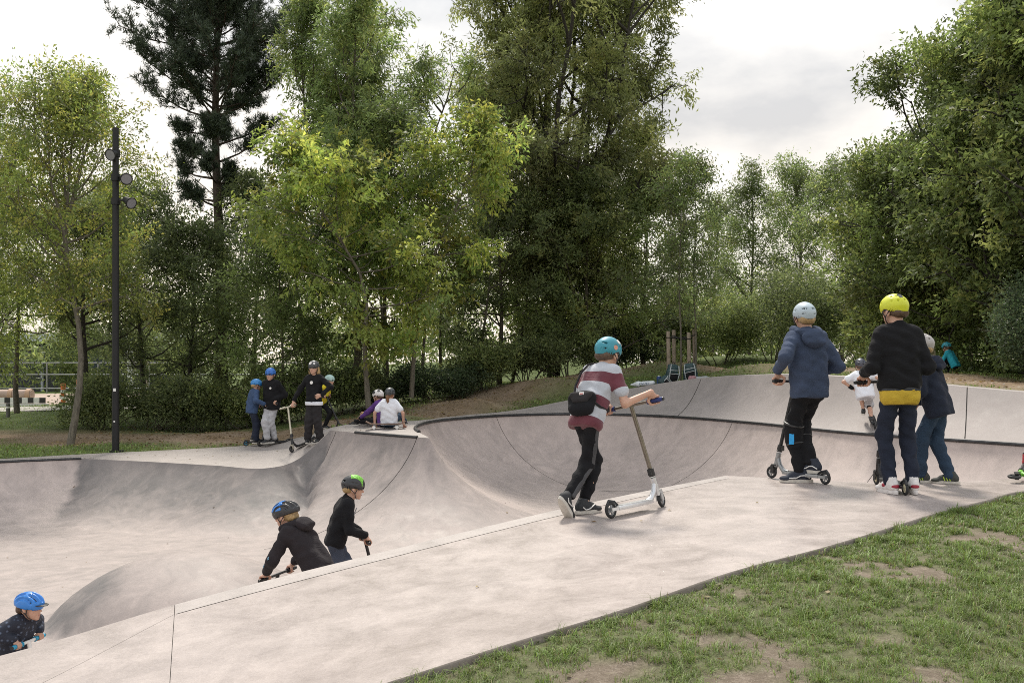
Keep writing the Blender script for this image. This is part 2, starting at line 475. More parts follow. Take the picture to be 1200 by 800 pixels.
HUMP = []
def basin_z(pts):
    D, I = nearest(pts, RIM)
    hr, Lr, rl = RIM[I, 2], run[I], roll[I]
    t = np.clip(1 - D / Lr, 0, 1)
    q = 0.955
    g1 = (1 - np.sqrt(1 - (q * t) ** 2)) / (1 - math.sqrt(1 - q * q))
    g2 = t * t * (3 - 2 * t); g2 = 0.55 * g2 + 0.45 * g1
    g = g1 * (1 - rl) + g2 * rl
    fl = FLOOR + 0.03 * np.sin(pts[:, 0] * 0.35 + 1) + 0.025 * np.cos(pts[:, 1] * 0.4)
    # volcano-like hump in the middle of the floor, trailing off towards the deck
    c = np.array([-3.55, 11.5]); ax = np.array([0.84, -0.54])
    e = pts - c; u = e @ ax; w = e @ np.array([0.54, 0.84])
    r = np.sqrt((np.where(u > 0, u / 1.65, u / 1.30)) ** 2 + (w / 1.40) ** 2)
    hump = 0.64 * np.clip(1 - r * r, 0, 1) ** 0.80
    HUMP.clear(); HUMP.append((r, u, w))
    return fl + (hr - fl) * g + hump, D, I

def cdt_mesh(boundary, inner, zfun, clip=None):
    "constrained triangulation of a closed boundary (n,3) with scattered inner points (m,2)"
    nb = len(boundary)
    v2 = [Vector(p[:2]) for p in boundary] + [Vector(p) for p in inner]
    ed = [(i, (i + 1) % nb) for i in range(nb)]
    vo, eo, fo, ov, oe, of = delaunay_2d_cdt(v2, ed, [], 0, 1e-6)
    P = np.array([(v.x, v.y) for v in vo])
    F = np.array([f for f in fo if len(f) == 3], int)
    c = P[F].mean(1)
    F = F[pip(boundary, c[:, 0], c[:, 1])]
    return P, F

def grid_pts(x0, x1, y0, y1, h, jit=0.25):
    gx, gy = np.meshgrid(np.arange(x0, x1, h), np.arange(y0, y1, h))
    p = np.stack([gx.ravel(), gy.ravel()], 1).astype(float)
    p[(np.arange(len(p)) // gx.shape[1]) % 2 == 1, 0] += h / 2
    return p + rng.uniform(-jit, jit, p.shape) * h * 0.3

def sub_mesh(name, V, F, mat, parent, keep=None, attrs=None):
    if keep is not None: F = F[keep]
    u, inv = np.unique(F, return_inverse=True)
    me = np_mesh(name, V[u], inv.reshape(F.shape), True, {k: a[u] for k, a in (attrs or {}).items()})
    return link(name, me, mat, parent)

park = empty("skatepark", (0, 0, 0)); tag(park, kind="structure")

# ---- basin
ip = grid_pts(-15.5, 9.5, 0.5, 26, 0.14)
ok = pip(RIM, ip[:, 0], ip[:, 1]); ip = ip[ok]
Dp, _ = nearest(ip, RIM); ip = ip[Dp > 0.05]
far_left = (ip[:, 0] < -10.5) | (ip[:, 1] < 5.0)
ip = ip[~far_left | (rng.random(len(ip)) < 0.25)]
# extra rings close to the lip, where the wall is steep
def offset_ring(d):
    t = np.roll(RIM[:, :2], -1, 0) - np.roll(RIM[:, :2], 1, 0)
    nrm = np.stack([-t[:, 1], t[:, 0]], 1); nrm /= np.maximum(np.linalg.norm(nrm, axis=1, keepdims=True), 1e-9)
    q = RIM[:, :2] + nrm * d
    dd, _ = nearest(q, RIM)
    return q[(dd > d * 0.93) & pip(RIM, q[:, 0], q[:, 1])]
area2 = (RIM[:, 0] * np.roll(RIM[:, 1], -1) - np.roll(RIM[:, 0], -1) * RIM[:, 1]).sum()
rings = [offset_ring(d if area2 > 0 else -d) for d in (0.025, 0.06, 0.11)] if area2 > 0 else []
ip = np.concatenate([ip] + rings)
P, F = cdt_mesh(RIM, ip, None)
Zb, Db, Ib = basin_z(P); h_r, h_u, h_w = HUMP[0]
dmin, imin = nearest(P, RIM)
Zb = np.where(dmin < 1e-4, RIM[imin, 2], Zb)
VB = np.column_stack([P, Zb + CZ])
# which pour of concrete each face belongs to
fc = VB[F].mean(1); fD = Db[F].mean(1); fs = sec[Ib[F[:, 0]]]; fx = RIM[Ib[F[:, 0]], 0]
reg = np.zeros(len(F), int)                                   # 0 floor
wall = fD < run[Ib[F[:, 0]]] * 0.97
reg[wall & (fs == 1)] = 1                                     # right bowl, pink
reg[wall & (fs == 2)] = 2                                     # below the nose, grey
reg[wall & (fs == 3) & (fx > -7.95)] = 3                      # rounded pocket, grey
reg[wall & (fs == 3) & (fx <= -7.95)] = 4                     # straight left bank, pink
reg[wall & (fs == 0)] = 5
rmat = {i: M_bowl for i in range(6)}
gr_rim = np.select([sec == 1, sec == 2, (sec == 3) & (RIM[:, 0] > -7.95), sec == 3], [0.04, 0.62, 1.0, 0.05], 0.15)
gr_rim = csmooth(gr_rim, 1)
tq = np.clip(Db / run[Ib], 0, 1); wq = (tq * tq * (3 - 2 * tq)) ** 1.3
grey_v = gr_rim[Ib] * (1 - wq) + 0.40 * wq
# the hump's lower flank is greyer, fading out towards its deck end
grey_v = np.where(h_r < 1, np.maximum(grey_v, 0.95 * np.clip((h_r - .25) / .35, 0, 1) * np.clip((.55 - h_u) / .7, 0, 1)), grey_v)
rnam = {0: "bowl_floor", 1: "bowl_wall", 2: "bowl_wall", 3: "bowl_wall", 4: "bowl_wall", 5: "bowl_wall"}

def cut_joints(o, cuts, half=0.007):
    "saw a joint through a surface along vertical planes; leaves a narrow open slot"
    bm = bmesh.new(); bm.from_mesh(o.data)
    for (p, n, lim) in cuts:
        p, n = Vector(p), Vector(n).normalized()
        tdir = Vector((-n.y, n.x, 0))
        def sel():
            fs = [f for f in bm.faces if abs((f.calc_center_median() - p).dot(n)) < 0.5 and lim[0] < (f.calc_center_median() - p).dot(tdir) < lim[1]]
            g = set(fs)
            for f in fs: g.update(f.verts); g.update(f.edges)
            return list(g)
        for s in (-half, half):
            bmesh.ops.bisect_plane(bm, geom=sel(), plane_co=p + n * s, plane_no=n, dist=1e-5)
        dead = [f for f in bm.faces if abs((f.calc_center_median() - p).dot(n)) < half * 0.9 and lim[0] < (f.calc_center_median() - p).dot(tdir) < lim[1]]
        bmesh.ops.delete(bm, geom=dead, context='FACES')
    bm.to_mesh(o.data); bm.free()

basin = {}
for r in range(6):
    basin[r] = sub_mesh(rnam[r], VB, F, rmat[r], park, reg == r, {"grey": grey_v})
nfd = (np.array(NOSE[-1]) - np.array(NOSE[0]))[:2]; nfd /= np.linalg.norm(nfd)
cutN = []
for f_ in (0.10, 0.93):
    q = np.array(NOSE[0]) * (1 - f_) + np.array(NOSE[-1]) * f_
    cutN.append(((q[0], q[1], 0), (nfd[0], nfd[1], 0), (-6, 6)))
cut_joints(basin[2], cutN)
def rim_cut(pt):
    d, i = nearest(np.array([pt[:2]]), RIM); i = int(i[0])
    t = RIM[(i + 2) % len(RIM)] - RIM[i - 2]
    return ((RIM[i, 0], RIM[i, 1], 0), (t[0], t[1], 0), (-4, 4))
cut_joints(basin[1], [rim_cut(relz(583, 488, -1.2)), rim_cut(relz(857, 494, -1.2)), rim_cut(relz(1050, 511, -1.2))])
# bedding under the slabs, seen only as the dark in the open joints
VU = VB.copy(); VU[:, 2] -= 0.02
sub_mesh("joint_bed", VU, F, M_joint, park)

# ---- deck the nearest riders stand on
def resample(P, n):
    P = np.asarray(P, float); d = np.r_[0, np.cumsum(np.linalg.norm(np.diff(P[:, :2], axis=0), axis=1))]
    s = np.linspace(0, d[-1], n); return np.stack([np.interp(s, d, P[:, k]) for k in range(P.shape[1])], 1)
NS = 26
def seg_resample(P, corners=()):
    "same number of samples between successive control points, so two lines can be paired"
    P = [np.array(p, float) for p in P]; out = []
    for i in range(len(P) - 1):
        p1, p2 = P[i], P[i+1]; d = np.linalg.norm((p2-p1)[:2]) + 1e-9
        p0 = P[i-1] if i > 0 and i not in corners else 2*p1-p2
        p3 = P[i+2] if i + 2 < len(P) and (i+1) not in corners else 2*p2-p1
        l0 = np.linalg.norm((p1-p0)[:2]) + 1e-9; l3 = np.linalg.norm((p3-p2)[:2]) + 1e-9
        m1 = ((p1-p0)/l0 + (p2-p1)/d)*0.5*d; m2 = ((p3-p2)/l3 + (p2-p1)/d)*0.5*d
        for j in range(NS):
            t = j/NS
            out.append((2*t**3-3*t**2+1)*p1 + (t**3-2*t**2+t)*m1 + (-2*t**3+3*t**2)*p2 + (t**3-t**2)*m2)
    out.append(P[-1]); return np.array(out)
sA = seg_resample(A, (8,)); sB = seg_resample(B, (9,))
def deck_pt(i, v):
    a, b_ = sA[i], sB[i]; p = a * (1 - v) + b_ * v
    fold = np.interp(v, [0, 0.66, 1.0], [0, -0.055, 0.0]) * np.interp(i, [2 * NS, 4 * NS, 6.3 * NS, 7.7 * NS], [.4, 1, 1, 0])
    return np.array([p[0], p[1], p[2] + fold + CZ])
def deck_patch(name, i0, i1, v0f, v1f, mat, drop=0.0, nv=14, parent=park):
    V = []; 
    for i in range(i0, i1 + 1):
        w = np.linalg.norm((sA[i] - sB[i])[:2])
        for v in np.linspace(v0f(w), v1f(w), nv):
            q = deck_pt(i, v); q[2] -= drop; V.append(q)
    n = i1 - i0 + 1
    idx = np.arange(n * nv).reshape(n, nv)
    Fq = np.stack([idx[:-1, :-1], idx[:-1, 1:], idx[1:, 1:], idx[1:, :-1]], -1).reshape(-1, 4)
    me = np_mesh(name, np.array(V), Fq)
    return link(name, me, mat, parent)
iJ, iE, iN = 3 * NS, 8 * NS, len(sA) - 1
one = lambda w: 1.0
zero = lambda w: 0.0
g1 = lambda w: 0.205 / w
g2 = lambda w: 0.217 / w
deck_patch("deck_panel", 0, iJ, zero, one, M_deck)
deck_patch("edge_strip", iJ, iE, zero, g1, M_strip, nv=4)
deck_patch("deck_panel", iJ, iE, g2, one, M_deck)
deck_patch("deck_panel", iE, iN, zero, one, M_deck)
deck_patch("joint_bed", 0, iN, zero, one, M_joint, 0.02)
def deck_at_px(px, py):
    "deck point seen at a pixel of the photograph"
    best = None
    for i in range(NS, 8 * NS):
        for v in np.linspace(0, 1, 60):
            q = deck_pt(i, v); d = (600 + FPX * q[0] / q[1] - px) ** 2 + (HOR - FPX * (q[2] - CZ) / q[1] - py) ** 2
            if best is None or d < best[0]: best = (d, q)
    return best[1]
pj = sA[iJ]; q_ = deck_at_px(198, 775); dj = (q_ - np.array([pj[0], pj[1], 0]))[:2]; q2_ = deck_at_px(75, 787)
for o in [o for o in park.children if o.name.startswith("deck_panel")]:
    cut_joints(o, [((pj[0], pj[1], 0), (-dj[1], dj[0], 0), (-6, 6))], 0.0018)
pl = [o for o in park.children if o.name == "deck_panel"][0]
q1_ = deck_at_px(205, 719); dd = (q2_ - q1_)[:2]; cut_joints(pl, [((q1_[0], q1_[1], 0), (-dd[1], dd[0], 0), (-9, 9))], 0.0013)
# raw outer edge of the slab towards the lawn
V = []
for i in range(0, iN + 1):
    q = sB[i] + np.array([0, 0, CZ]); t = sB[min(i+1, iN)] - sB[max(i-1, 0)]; nrm = np.array([t[1], -t[0], 0]); nrm /= np.linalg.norm(nrm)
    w_ = 0.006 * math.sin(i * 1.7) + 0.005 * math.sin(i * 0.61)
    V += [q, q + nrm * 0.012 + np.array([0, 0, -0.008]), q + nrm * (0.014 + w_) + np.array([0, 0, -0.06]), q + nrm * (0.03 - w_) + np.array([0, 0, -0.45])]
idx = np.arange(len(V)).reshape(-1, 4)
Fq = np.concatenate([np.stack([idx[:-1, k], idx[:-1, k+1], idx[1:, k+1], idx[1:, k]], -1) for k in range(3)])
link("slab_edge", np_mesh("slab_edge", np.array(V), Fq), concrete("slab_edge_concrete", (0.22, 0.19, 0.165), (0.12, 0.10, 0.08), 0.7, 0.8, 8.0), park)

# ---- upper bank behind the bowl, with its flat top strip
sC, sT = seg_resample(COPE), seg_resample(TOP)
V = []; NV = 12
iB1 = 9 * NS + NS // 2
for i in range(iB1 + 1):
    c, t = sC[i], sT[i]
    for v in np.linspace(0, 1, NV):
        p = c * (1 - v) + t * v
        u = v; p[2] = c[2] + (t[2] - c[2]) * (0.35 * u + 0.65 * u ** 2.2)
        V.append([p[0], p[1], p[2] + CZ + 0.012])
idx = np.arange((iB1 + 1) * NV).reshape(-1, NV)
Fq = np.stack([idx[:-1, :-1], idx[1:, :-1], idx[1:, 1:], idx[:-1, 1:]], -1).reshape(-1, 4)
link("joint_bed", np_mesh("joint_bed", np.array(V) - np.array([0, 0, 0.02]), Fq), M_joint, park)
bank = link("upper_bank", np_mesh("upper_bank", np.array(V), Fq), M_bank, park)
def bank_cut(px, py, z):
    p = np.array(relz(px, py, z)); k = int(((sC[:, :2] - p[:2]) ** 2).sum(1).argmin())
    d = (sT[k] - sC[k])[:2]
    return ((sC[k, 0], sC[k, 1], 0), (-d[1], d[0], 0), (-8, 8))
cut_joints(bank, [bank_cut(797, 489, -1.2), bank_cut(930, 500, -1.2), bank_cut(1130, 517, -1.2)], 0.009)
TO = []
V = []
for i in range(iB1 + 1):
    c, t = sC[i], sT[i]; d = (t - c)[:2]; d /= np.linalg.norm(d) + 1e-9
    o_ = np.array([t[0] + d[0] * 0.32, t[1] + d[1] * 0.32, t[2] + 0.005]); TO.append(o_)
    V += [[t[0], t[1], t[2] + CZ + 0.012], [t[0] + d[0]*0.02, t[1] + d[1]*0.02, t[2] + CZ + 0.022], [o_[0], o_[1], o_[2] + CZ + 0.02], [o_[0], o_[1], o_[2] + CZ - 0.3]]
idx = np.arange(len(V)).reshape(-1, 4)
Fq = np.concatenate([np.stack([idx[:-1, k], idx[1:, k], idx[1:, k+1], idx[:-1, k+1]], -1) for k in range(3)])
link("top_strip", np_mesh("top_strip", np.array(V), Fq), M_top, park)
TO = np.array(TO)

# ---- platforms behind the left pocket and on the nose
BACKL = [relz(512, 490.5, -1.19), relz(474, 493.5, -1.2), relz(415, 496, -1.2), relz(392, 500, -1.26), relz(372, 509, -1.48), relz(345, 516.5, -1.68),
         relz(300, 521, -1.73), relz(200, 527, -1.75), relz(95, 532, -1.75), relz(0, 537.5, -1.755), relz(-100, 543.5, -1.76), (-16, 16, -1.76),
         (-17, 9, -1.76), (-15, 2.5, -1.76), (-9.5, 0.4, -1.77), (-7, 0.0, -1.80)]
aBK = crom(BACKL, step=0.2)
# boundary: nose/left rim, then back along the outer line
nose_rim = np.concatenate([np.array([sC[k] for k in range(iB1, len(sC) - 1, 2)]), aN[:-1], aL])
bd = np.concatenate([nose_rim, aBK[::-1][:-1]])
ipp = grid_pts(-17, 0, -1, 24, 0.25)
ipp = ipp[pip(bd, ipp[:, 0], ipp[:, 1])]
dq, _ = nearest(ipp, bd); ipp = ipp[dq > 0.09]
P2, F2 = cdt_mesh(bd, ipp, None)
extra = [relz(400, 500, -1.2), relz(440, 501, -1.2), relz(470, 500, -1.2), relz(375, 520, -1.66), relz(330, 530, -1.74), relz(362, 528, -1.68)]
ctrl = np.concatenate([bd[::3], np.array(extra)])
Z2 = idw(P2, ctrl, 3.0, 0.01)
dm, im = nearest(P2, bd)
Z2 = np.where(dm < 1e-4, bd[im, 2], Z2)
link("platform", np_mesh("platform", np.column_stack([P2, Z2 + CZ]), F2), M_top, park)
def platform_z(x, y): return float(idw(np.array([[x, y]]), ctrl, 3.0, 0.01)[0]) + CZ

# ---- steel coping
def coping(pts, r=0.032, lift=0.006):
    MB().tube([(p[0], p[1], p[2] + CZ + lift) for p in pts], r, 8).build("coping", M_coping, park)
coping(sC[6:10 * NS + 14:3], 0.031, 0.012)
coping(aN[3:-6:4], 0.026, 0.0)
iw = int(((aL[:, :2] - np.array(relz(97, 537, -1.76))[:2]) ** 2).sum(1).argmin())
coping(aL[iw:iw + 70:4], 0.024, 0.0)

# ---- ground sheet with a hole for the park
OUT = np.concatenate([sB[::6], np.array([(11.2, 12.4, -.95)]), TO[::5], aBK[:-1:2]])
OUT[:, 2] -= 0.0
gctl = [(-30, 21, -1.78), (-10, 22.5, -1.76), (-8, 26, -1.74), (-20, 40, -1.75), (-30, 60, -1.75), (-14, 24, -1.76), (-22, 10, -1.8), (-20, 0, -1.8),
        rel(300, 507, 24.5), rel(200, 506, 25.5), rel(400, 492, 24.2), rel(482, 482.5, 22.6), rel(560, 467, 26.0), rel(650, 442, 28.5), rel(780, 424, 30),
        rel(720, 434, 29.5), rel(620, 471, 26.4), rel(740, 443, 28), rel(1000, 431, 23.5), rel(900, 426, 27), rel(1110, 438, 22), rel(1200, 448, 18.8),
        (10, 26, 0.0), (22, 25, 0.05), (8, 36, .25), (0, 42, 0.35), (-4, 34, -.4), (-6, 44, -1.2), (30, 45, .3), (0, 120, 0.2), (-60, 120, -1.7), (60, 120, .4),
        (-150, 300, -1.6), (150, 300, .5), (14, 14, -.6), (16, 6, -1.1),
        (-.2, 4.4, -1.40), (.9, 5.4, -1.27), (1.9, 6.4, -1.20), (3.5, 7.6, -1.15), (5, 8.6, -1.14), (3, 4.5, -1.33), (0, 0, -1.58), (2.2, 3.0, -1.45), (6, 6, -1.2), (-2, 2.2, -1.8), (-6, -4, -1.9),
        (0, -60, -1.7), (150, 0, 0), (-200, 0, -1.7), (0, -300, -1.7)]
outc = OUT[::2].copy(); nB = len(sB[::6])
oz = OUT[:, 2].copy(); oz[:nB] -= 0.032
outc = np.column_stack([OUT[:, :2], oz])[::2]
gctl = np.concatenate([np.array(gctl), outc])
def ground_rel(pts):
    z = idw(pts, gctl, 3.2, 0.04)
    return z + 0.012 * np.sin(pts[:, 0] * 3.1 + pts[:, 1] * 1.3) * np.cos(pts[:, 1] * 2.7 - pts[:, 0]) + 0.008 * np.sin(pts[:, 0] * 9 + 2) * np.sin(pts[:, 1] * 8)
def ground_z(x, y): return float(ground_rel(np.array([[x, y]]))[0]) + CZ
gp = np.concatenate([grid_pts(-2.5, 6.5, 2.2, 9.8, 0.11), grid_pts(-26, 16, 14, 46, 0.6), grid_pts(-60, 60, -20, 120, 5), grid_pts(-500, 500, -400, 700, 60)])
gp = gp[~pip(OUT, gp[:, 0], gp[:, 1])]
dq, _ = nearest(gp, OUT); gp = gp[dq > 0.06]
nb = len(OUT); off = 4
v2 = [Vector(p) for p in ((-520, -420), (520, -420), (520, 720), (-520, 720))] + [Vector(p[:2]) for p in OUT] + [Vector(p) for p in gp]
ed = [(0, 1), (1, 2), (2, 3), (3, 0)] + [(4 + i, 4 + (i + 1) % nb) for i in range(nb)]
vo, _, fo, _, _, _ = delaunay_2d_cdt(v2, ed, [], 0, 1e-6)
PG = np.array([(v.x, v.y) for v in vo]); FG = np.array([f for f in fo if len(f) == 3], int)
c = PG[FG].mean(1); FG = FG[~pip(OUT, c[:, 0], c[:, 1])]
ZG = ground_rel(PG)
dm, im = nearest(PG, OUT); ZG = np.where(dm < 1e-4, oz[im] - 0.004, ZG)
# worn path of bare earth (a property of the place: where feet go)
def pdist(pts, line):
    line = np.asarray(line)[:, :2]; best = np.full(len(pts), 1e9)
    for a, b_ in zip(line, line[1:]):
        d = b_ - a; t = np.clip(((pts - a) @ d) / (d @ d), 0, 1); best = np.minimum(best, np.linalg.norm(pts - (a + t[:, None] * d), axis=1))
    return best
PATH = [rel(395, 497, 23.6), rel(470, 484.5, 23.4), rel(545, 470, 26.8), rel(650, 443, 29.8), rel(725, 431, 30.6), rel(800, 426, 30.8), rel(900, 428, 29), rel(1010, 434, 24.2), rel(1110, 441, 20.8), rel(1200, 451, 18.6), (12, 16, 0)]
PATHL = [(-30, 26.0), (-15, 25.0), (-9, 24.0), (-5.5, 23.6), (-3.4, 23.2)]
def path_mask(pts):
    d = pdist(pts, PATH) / 1.2; d2 = pdist(pts, PATHL) / 1.2
    d = np.minimum(d, d2) + 0.22 * np.sin(pts[:, 0] * 2.1 + 0.6 * np.sin(pts[:, 1] * 3)) + 0.15 * np.sin(pts[:, 1] * 4.3)
    return np.clip(1.6 - d, 0, 1)
mask = path_mask(PG)
m, nt, b = new_mat("ground_soil_and_turf")
tc = nt.nodes.new("ShaderNodeTexCoord"); co = tc.outputs["Object"]
at_n = nt.nodes.new("ShaderNodeAttribute"); at_n.attribute_name = "path"
n_a = noise(nt, 1.3, 5.0, 0.6, co); n_b = noise(nt, 9.0, 5.0, 0.65, co); n_c = noise(nt, 55.0, 4.0, 0.7, co); n_d = noise(nt, 160.0, 2.0, 0.6, co)
turf = ramp(nt, n_b, [(0.3, (0.062, 0.082, 0.028)), (0.55, (0.10, 0.135, 0.042)), (0.75, (0.145, 0.165, 0.058))])
soil = ramp(nt, n_c, [(0.28, (0.17, 0.122, 0.086)), (0.5, (0.30, 0.225, 0.165)), (0.72, (0.40, 0.32, 0.245))])
soil = mixc(nt, ramp(nt, n_d, [(0.62, 0.0), (0.70, 0.8)]), soil, (0.30, 0.26, 0.21))
leafy = ramp(nt, noise(nt, 26.0, 4.0, 0.7, co, 1.0), [(0.42, (0.12, 0.085, 0.05)), (0.58, (0.25, 0.17, 0.10)), (0.72, (0.34, 0.26, 0.14))])
soil = mixc(nt, ramp(nt, n_a, [(0.40, 0.2), (0.62, 0.8)]), soil, leafy)
near = nt.nodes.new("ShaderNodeAttribute"); near.attribute_name = "bare"
sm = mixc(nt, at_n.outputs["Fac"], turf, soil)
bsoil = ramp(nt, n_c, [(0.28, (0.12, 0.095, 0.072)), (0.5, (0.235, 0.19, 0.15)), (0.72, (0.33, 0.28, 0.225))])
bsoil = mixc(nt, ramp(nt, n_b, [(0.38, 0.75), (0.62, 0.0)]), bsoil, (0.14, 0.112, 0.082))
bsoil = mixc(nt, ramp(nt, n_d, [(0.64, 0.0), (0.70, 0.9)]), bsoil, (0.36, 0.32, 0.27))
fin = mixc(nt, near.outputs["Fac"], sm, bsoil)
nt.links.new(fin, b.inputs["Base Color"]); b.inputs["Roughness"].default_value = 0.95
b.inputs["Specular IOR Level"].default_value = 0.2
bump(nt, b, mixc(nt, 0.5, n_c, n_d), 0.8, 0.02)
M_ground = m
def vnoise(pts, s, seed):
    "cheap smooth value noise in plan"
    r = np.random.default_rng(seed); T = r.random((64, 64)); q = pts * s + 100.0
    i = np.floor(q).astype(int); f = q - i; f = f * f * (3 - 2 * f)
    a = T[i[:, 0] % 64, i[:, 1] % 64]; b_ = T[(i[:, 0]+1) % 64, i[:, 1] % 64]; c_ = T[i[:, 0] % 64, (i[:, 1]+1) % 64]; d_ = T[(i[:, 0]+1) % 64, (i[:, 1]+1) % 64]
    return (a*(1-f[:, 0])+b_*f[:, 0])*(1-f[:, 1]) + (c_*(1-f[:, 0])+d_*f[:, 0])*f[:, 1]
def lawn_dens(q):
    return 0.10 + 0.34 * vnoise(q, 1.3, 3) + 0.60 * vnoise(q, 3.4, 5) + 0.36 * vnoise(q, 8.0, 6) - 0.28 * np.exp(-(((q[:, 0] - 3.2) / 0.8) ** 2 + ((q[:, 1] - 7.0) / 0.4) ** 2))
bare = np.clip((10.5 - PG[:, 1]) / 1.0, 0, 1) * (PG[:, 0] > -6)
bare = bare * (1 - 0.62 * np.clip((lawn_dens(PG) - 0.50) / 0.16, 0, 1))
ground = link("ground", np_mesh("ground", np.column_stack([PG, ZG + CZ]), FG, True, {"path": mask, "bare": bare}), M_ground)
tag(ground, "worn grass and bare earth around the concrete skatepark", "ground", kind="structure")
tag(park, "smooth pinkish grey concrete skatepark bowl with raised deck and banks", "skatepark")

# ---- grass: tufts on the lawn in front, short turf behind the bank
def vnoise(pts, s, seed):
    "cheap smooth value noise in plan"
    r = np.random.default_rng(seed); T = r.random((64, 64)); q = pts * s + 100.0
    i = np.floor(q).astype(int); f = q - i; f = f * f * (3 - 2 * f)
    a = T[i[:, 0] % 64, i[:, 1] % 64]; b_ = T[(i[:, 0]+1) % 64, i[:, 1] % 64]; c_ = T[i[:, 0] % 64, (i[:, 1]+1) % 64]; d_ = T[(i[:, 0]+1) % 64, (i[:, 1]+1) % 64]
    return (a*(1-f[:, 0])+b_*f[:, 0])*(1-f[:, 1]) + (c_*(1-f[:, 0])+d_*f[:, 0])*f[:, 1]
def blades(root, h, lean, width, cols, name):
    "root (n,3); two-segment tapering blades"
    n = len(root); a = rng.uniform(0, 2*np.pi, n); dirv = np.stack([np.cos(a), np.sin(a), np.zeros(n)], 1)
    side = np.stack([-np.sin(a), np.cos(a), np.zeros(n)], 1)
    up = np.array([0, 0, 1.0]); w = width[:, None]; hh = h[:, None]; ln = lean[:, None]
    v0 = root - side*w*.5; v1 = root + side*w*.5
    midp = root + up*hh*.6 + dirv*hh*ln*.35; v2_ = midp - side*w*.36; v3 = midp + side*w*.36
    tip = root + up*hh*(1-0.35*ln) + dirv*hh*ln
    V = np.stack([v0, v1, v2_, v3, tip], 1).reshape(-1, 3); k = np.arange(n)[:, None]*5
    Ft = np.concatenate([k+np.array([[0, 1, 3]]), k+np.array([[0, 3, 2]]), k+np.array([[2, 3, 4]])])
    C = np.repeat(cols, 5, 0)
    return np_mesh(name, V, Ft, True, {"Col": C})
m, nt, b = new_mat("grass_blades")
ca = nt.nodes.new("ShaderNodeAttribute"); ca.attribute_name = "Col"
nt.links.new(ca.outputs["Color"], b.inputs["Base Color"]); b.inputs["Roughness"].default_value = 0.55
tr = nt.nodes.new("ShaderNodeBsdfTranslucent"); nt.links.new(ca.outputs["Color"], tr.inputs["Color"])
ms = nt.nodes.new("ShaderNodeMixShader"); ms.inputs[0].default_value = 0.35
nt.links.new(b.outputs[0], ms.inputs[1]); nt.links.new(tr.outputs[0], ms.inputs[2]); nt.links.new(ms.outputs[0], nt.nodes["Material Output"].inputs["Surface"])
M_blade = m
def grass_cols(n, base, dry=0.12):
    c = np.array(base)[None] * rng.uniform(0.65, 1.45, (n, 1)) * rng.uniform(0.9, 1.1, (n, 3))
    k = rng.random(n) < dry; c[k] = np.array([0.20, 0.165, 0.075]) * rng.uniform(0.7, 1.3, (k.sum(), 1)); return c
# foreground tufts
def tufts():
    q = rng.uniform((-2.0, 2.8), (6.2, 9.6), (46000, 2))
    q = q[~pip(OUT, q[:, 0], q[:, 1])]
    vis = np.abs(q[:, 0]) < q[:, 1] * 0.52 + 0.4; q = q[vis]
    de, _ = nearest(q, sB[:, :2])
    dens = 0.10 + 0.34 * vnoise(q, 1.3, 3) + 0.60 * vnoise(q, 3.4, 5) + 0.36 * vnoise(q, 8.0, 6)
    dens += np.exp(-(de / 0.14) ** 2) * 0.30
    dens -= 0.28 * np.exp(-(((q[:, 0] - 3.2) / 0.8) ** 2 + ((q[:, 1] - 7.0) / 0.4) ** 2))
    p = np.clip((dens - 0.455) / 0.16, 0.05, 1.0)
    keep = rng.random(len(q)) < p * 0.9
    q = q[keep]; dq_ = np.clip(dens[keep], 0.4, 1)
    nb_ = rng.integers(8, 17, len(q)); idx_ = np.repeat(np.arange(len(q)), nb_)
    rad = rng.uniform(0.012, 0.035, len(q))[idx_]; a = rng.uniform(0, 2*np.pi, len(idx_)); rr = np.sqrt(rng.random(len(idx_))) * rad
    pts = q[idx_] + np.stack([np.cos(a), np.sin(a)], 1) * rr[:, None]
    okp = ~pip(OUT, pts[:, 0], pts[:, 1]); pts, idx_ = pts[okp], idx_[okp]
    z = ground_rel(pts) + CZ - 0.004
    hb = rng.uniform(0.020, 0.048, len(q)); tall = rng.random(len(q)) < 0.10; hb[tall] *= 1.7; hb *= 0.55 + 1.1 * vnoise(q, 5.5, 11)
    h = hb[idx_] * rng.uniform(0.6, 1.25, len(idx_)); n = len(idx_)
    tint = rng.uniform(0.75, 1.25, (len(q), 1))[idx_]
    dist = pts[:, 1]; w = rng.uniform(0.0022, 0.0042, n) * np.clip(dist / 5, 0.9, 1.6)
    cols = grass_cols(n, (0.158, 0.226, 0.050), 0.09) * tint
    return blades(np.column_stack([pts, z]), h, rng.uniform(0.3, 1.7, n), w, cols, "lawn_grass")
g = link("lawn_grass", tufts(), M_blade); tag(g, "patchy green tufts of lawn grass in front of the deck", "grass", kind="stuff")
def far_turf():
    q = np.concatenate([rng.uniform((-3, 22.5), (16, 34), (55000, 2)), rng.uniform((-26, 19), (-3, 24), (28000, 2)), rng.uniform((5, 16), (16, 25), (25000, 2)), rng.uniform((-28, 26.5), (-7, 42), (22000, 2))])
    q = q[~pip(OUT, q[:, 0], q[:, 1])]
    q = q[(np.abs(q[:, 0]) < q[:, 1] * 0.5 + 0.3)]
    pm = path_mask(q); keep = rng.random(len(q)) > pm * 1.15 + 0.15 * (vnoise(q, 1.0, 9) < 0.35)
    q = q[keep]; z = ground_rel(q) + CZ - 0.005; n = len(q)
    return blades(np.column_stack([q, z]), rng.uniform(0.03, 0.075, n), rng.uniform(0.2, 1.0, n), rng.uniform(0.014, 0.028, n), grass_cols(n, (0.19, 0.26, 0.07), 0.10), "turf_grass")
g = link("turf_grass", far_turf(), M_blade); tag(g, "short green turf on the mound behind the bowl", "grass", kind="stuff")
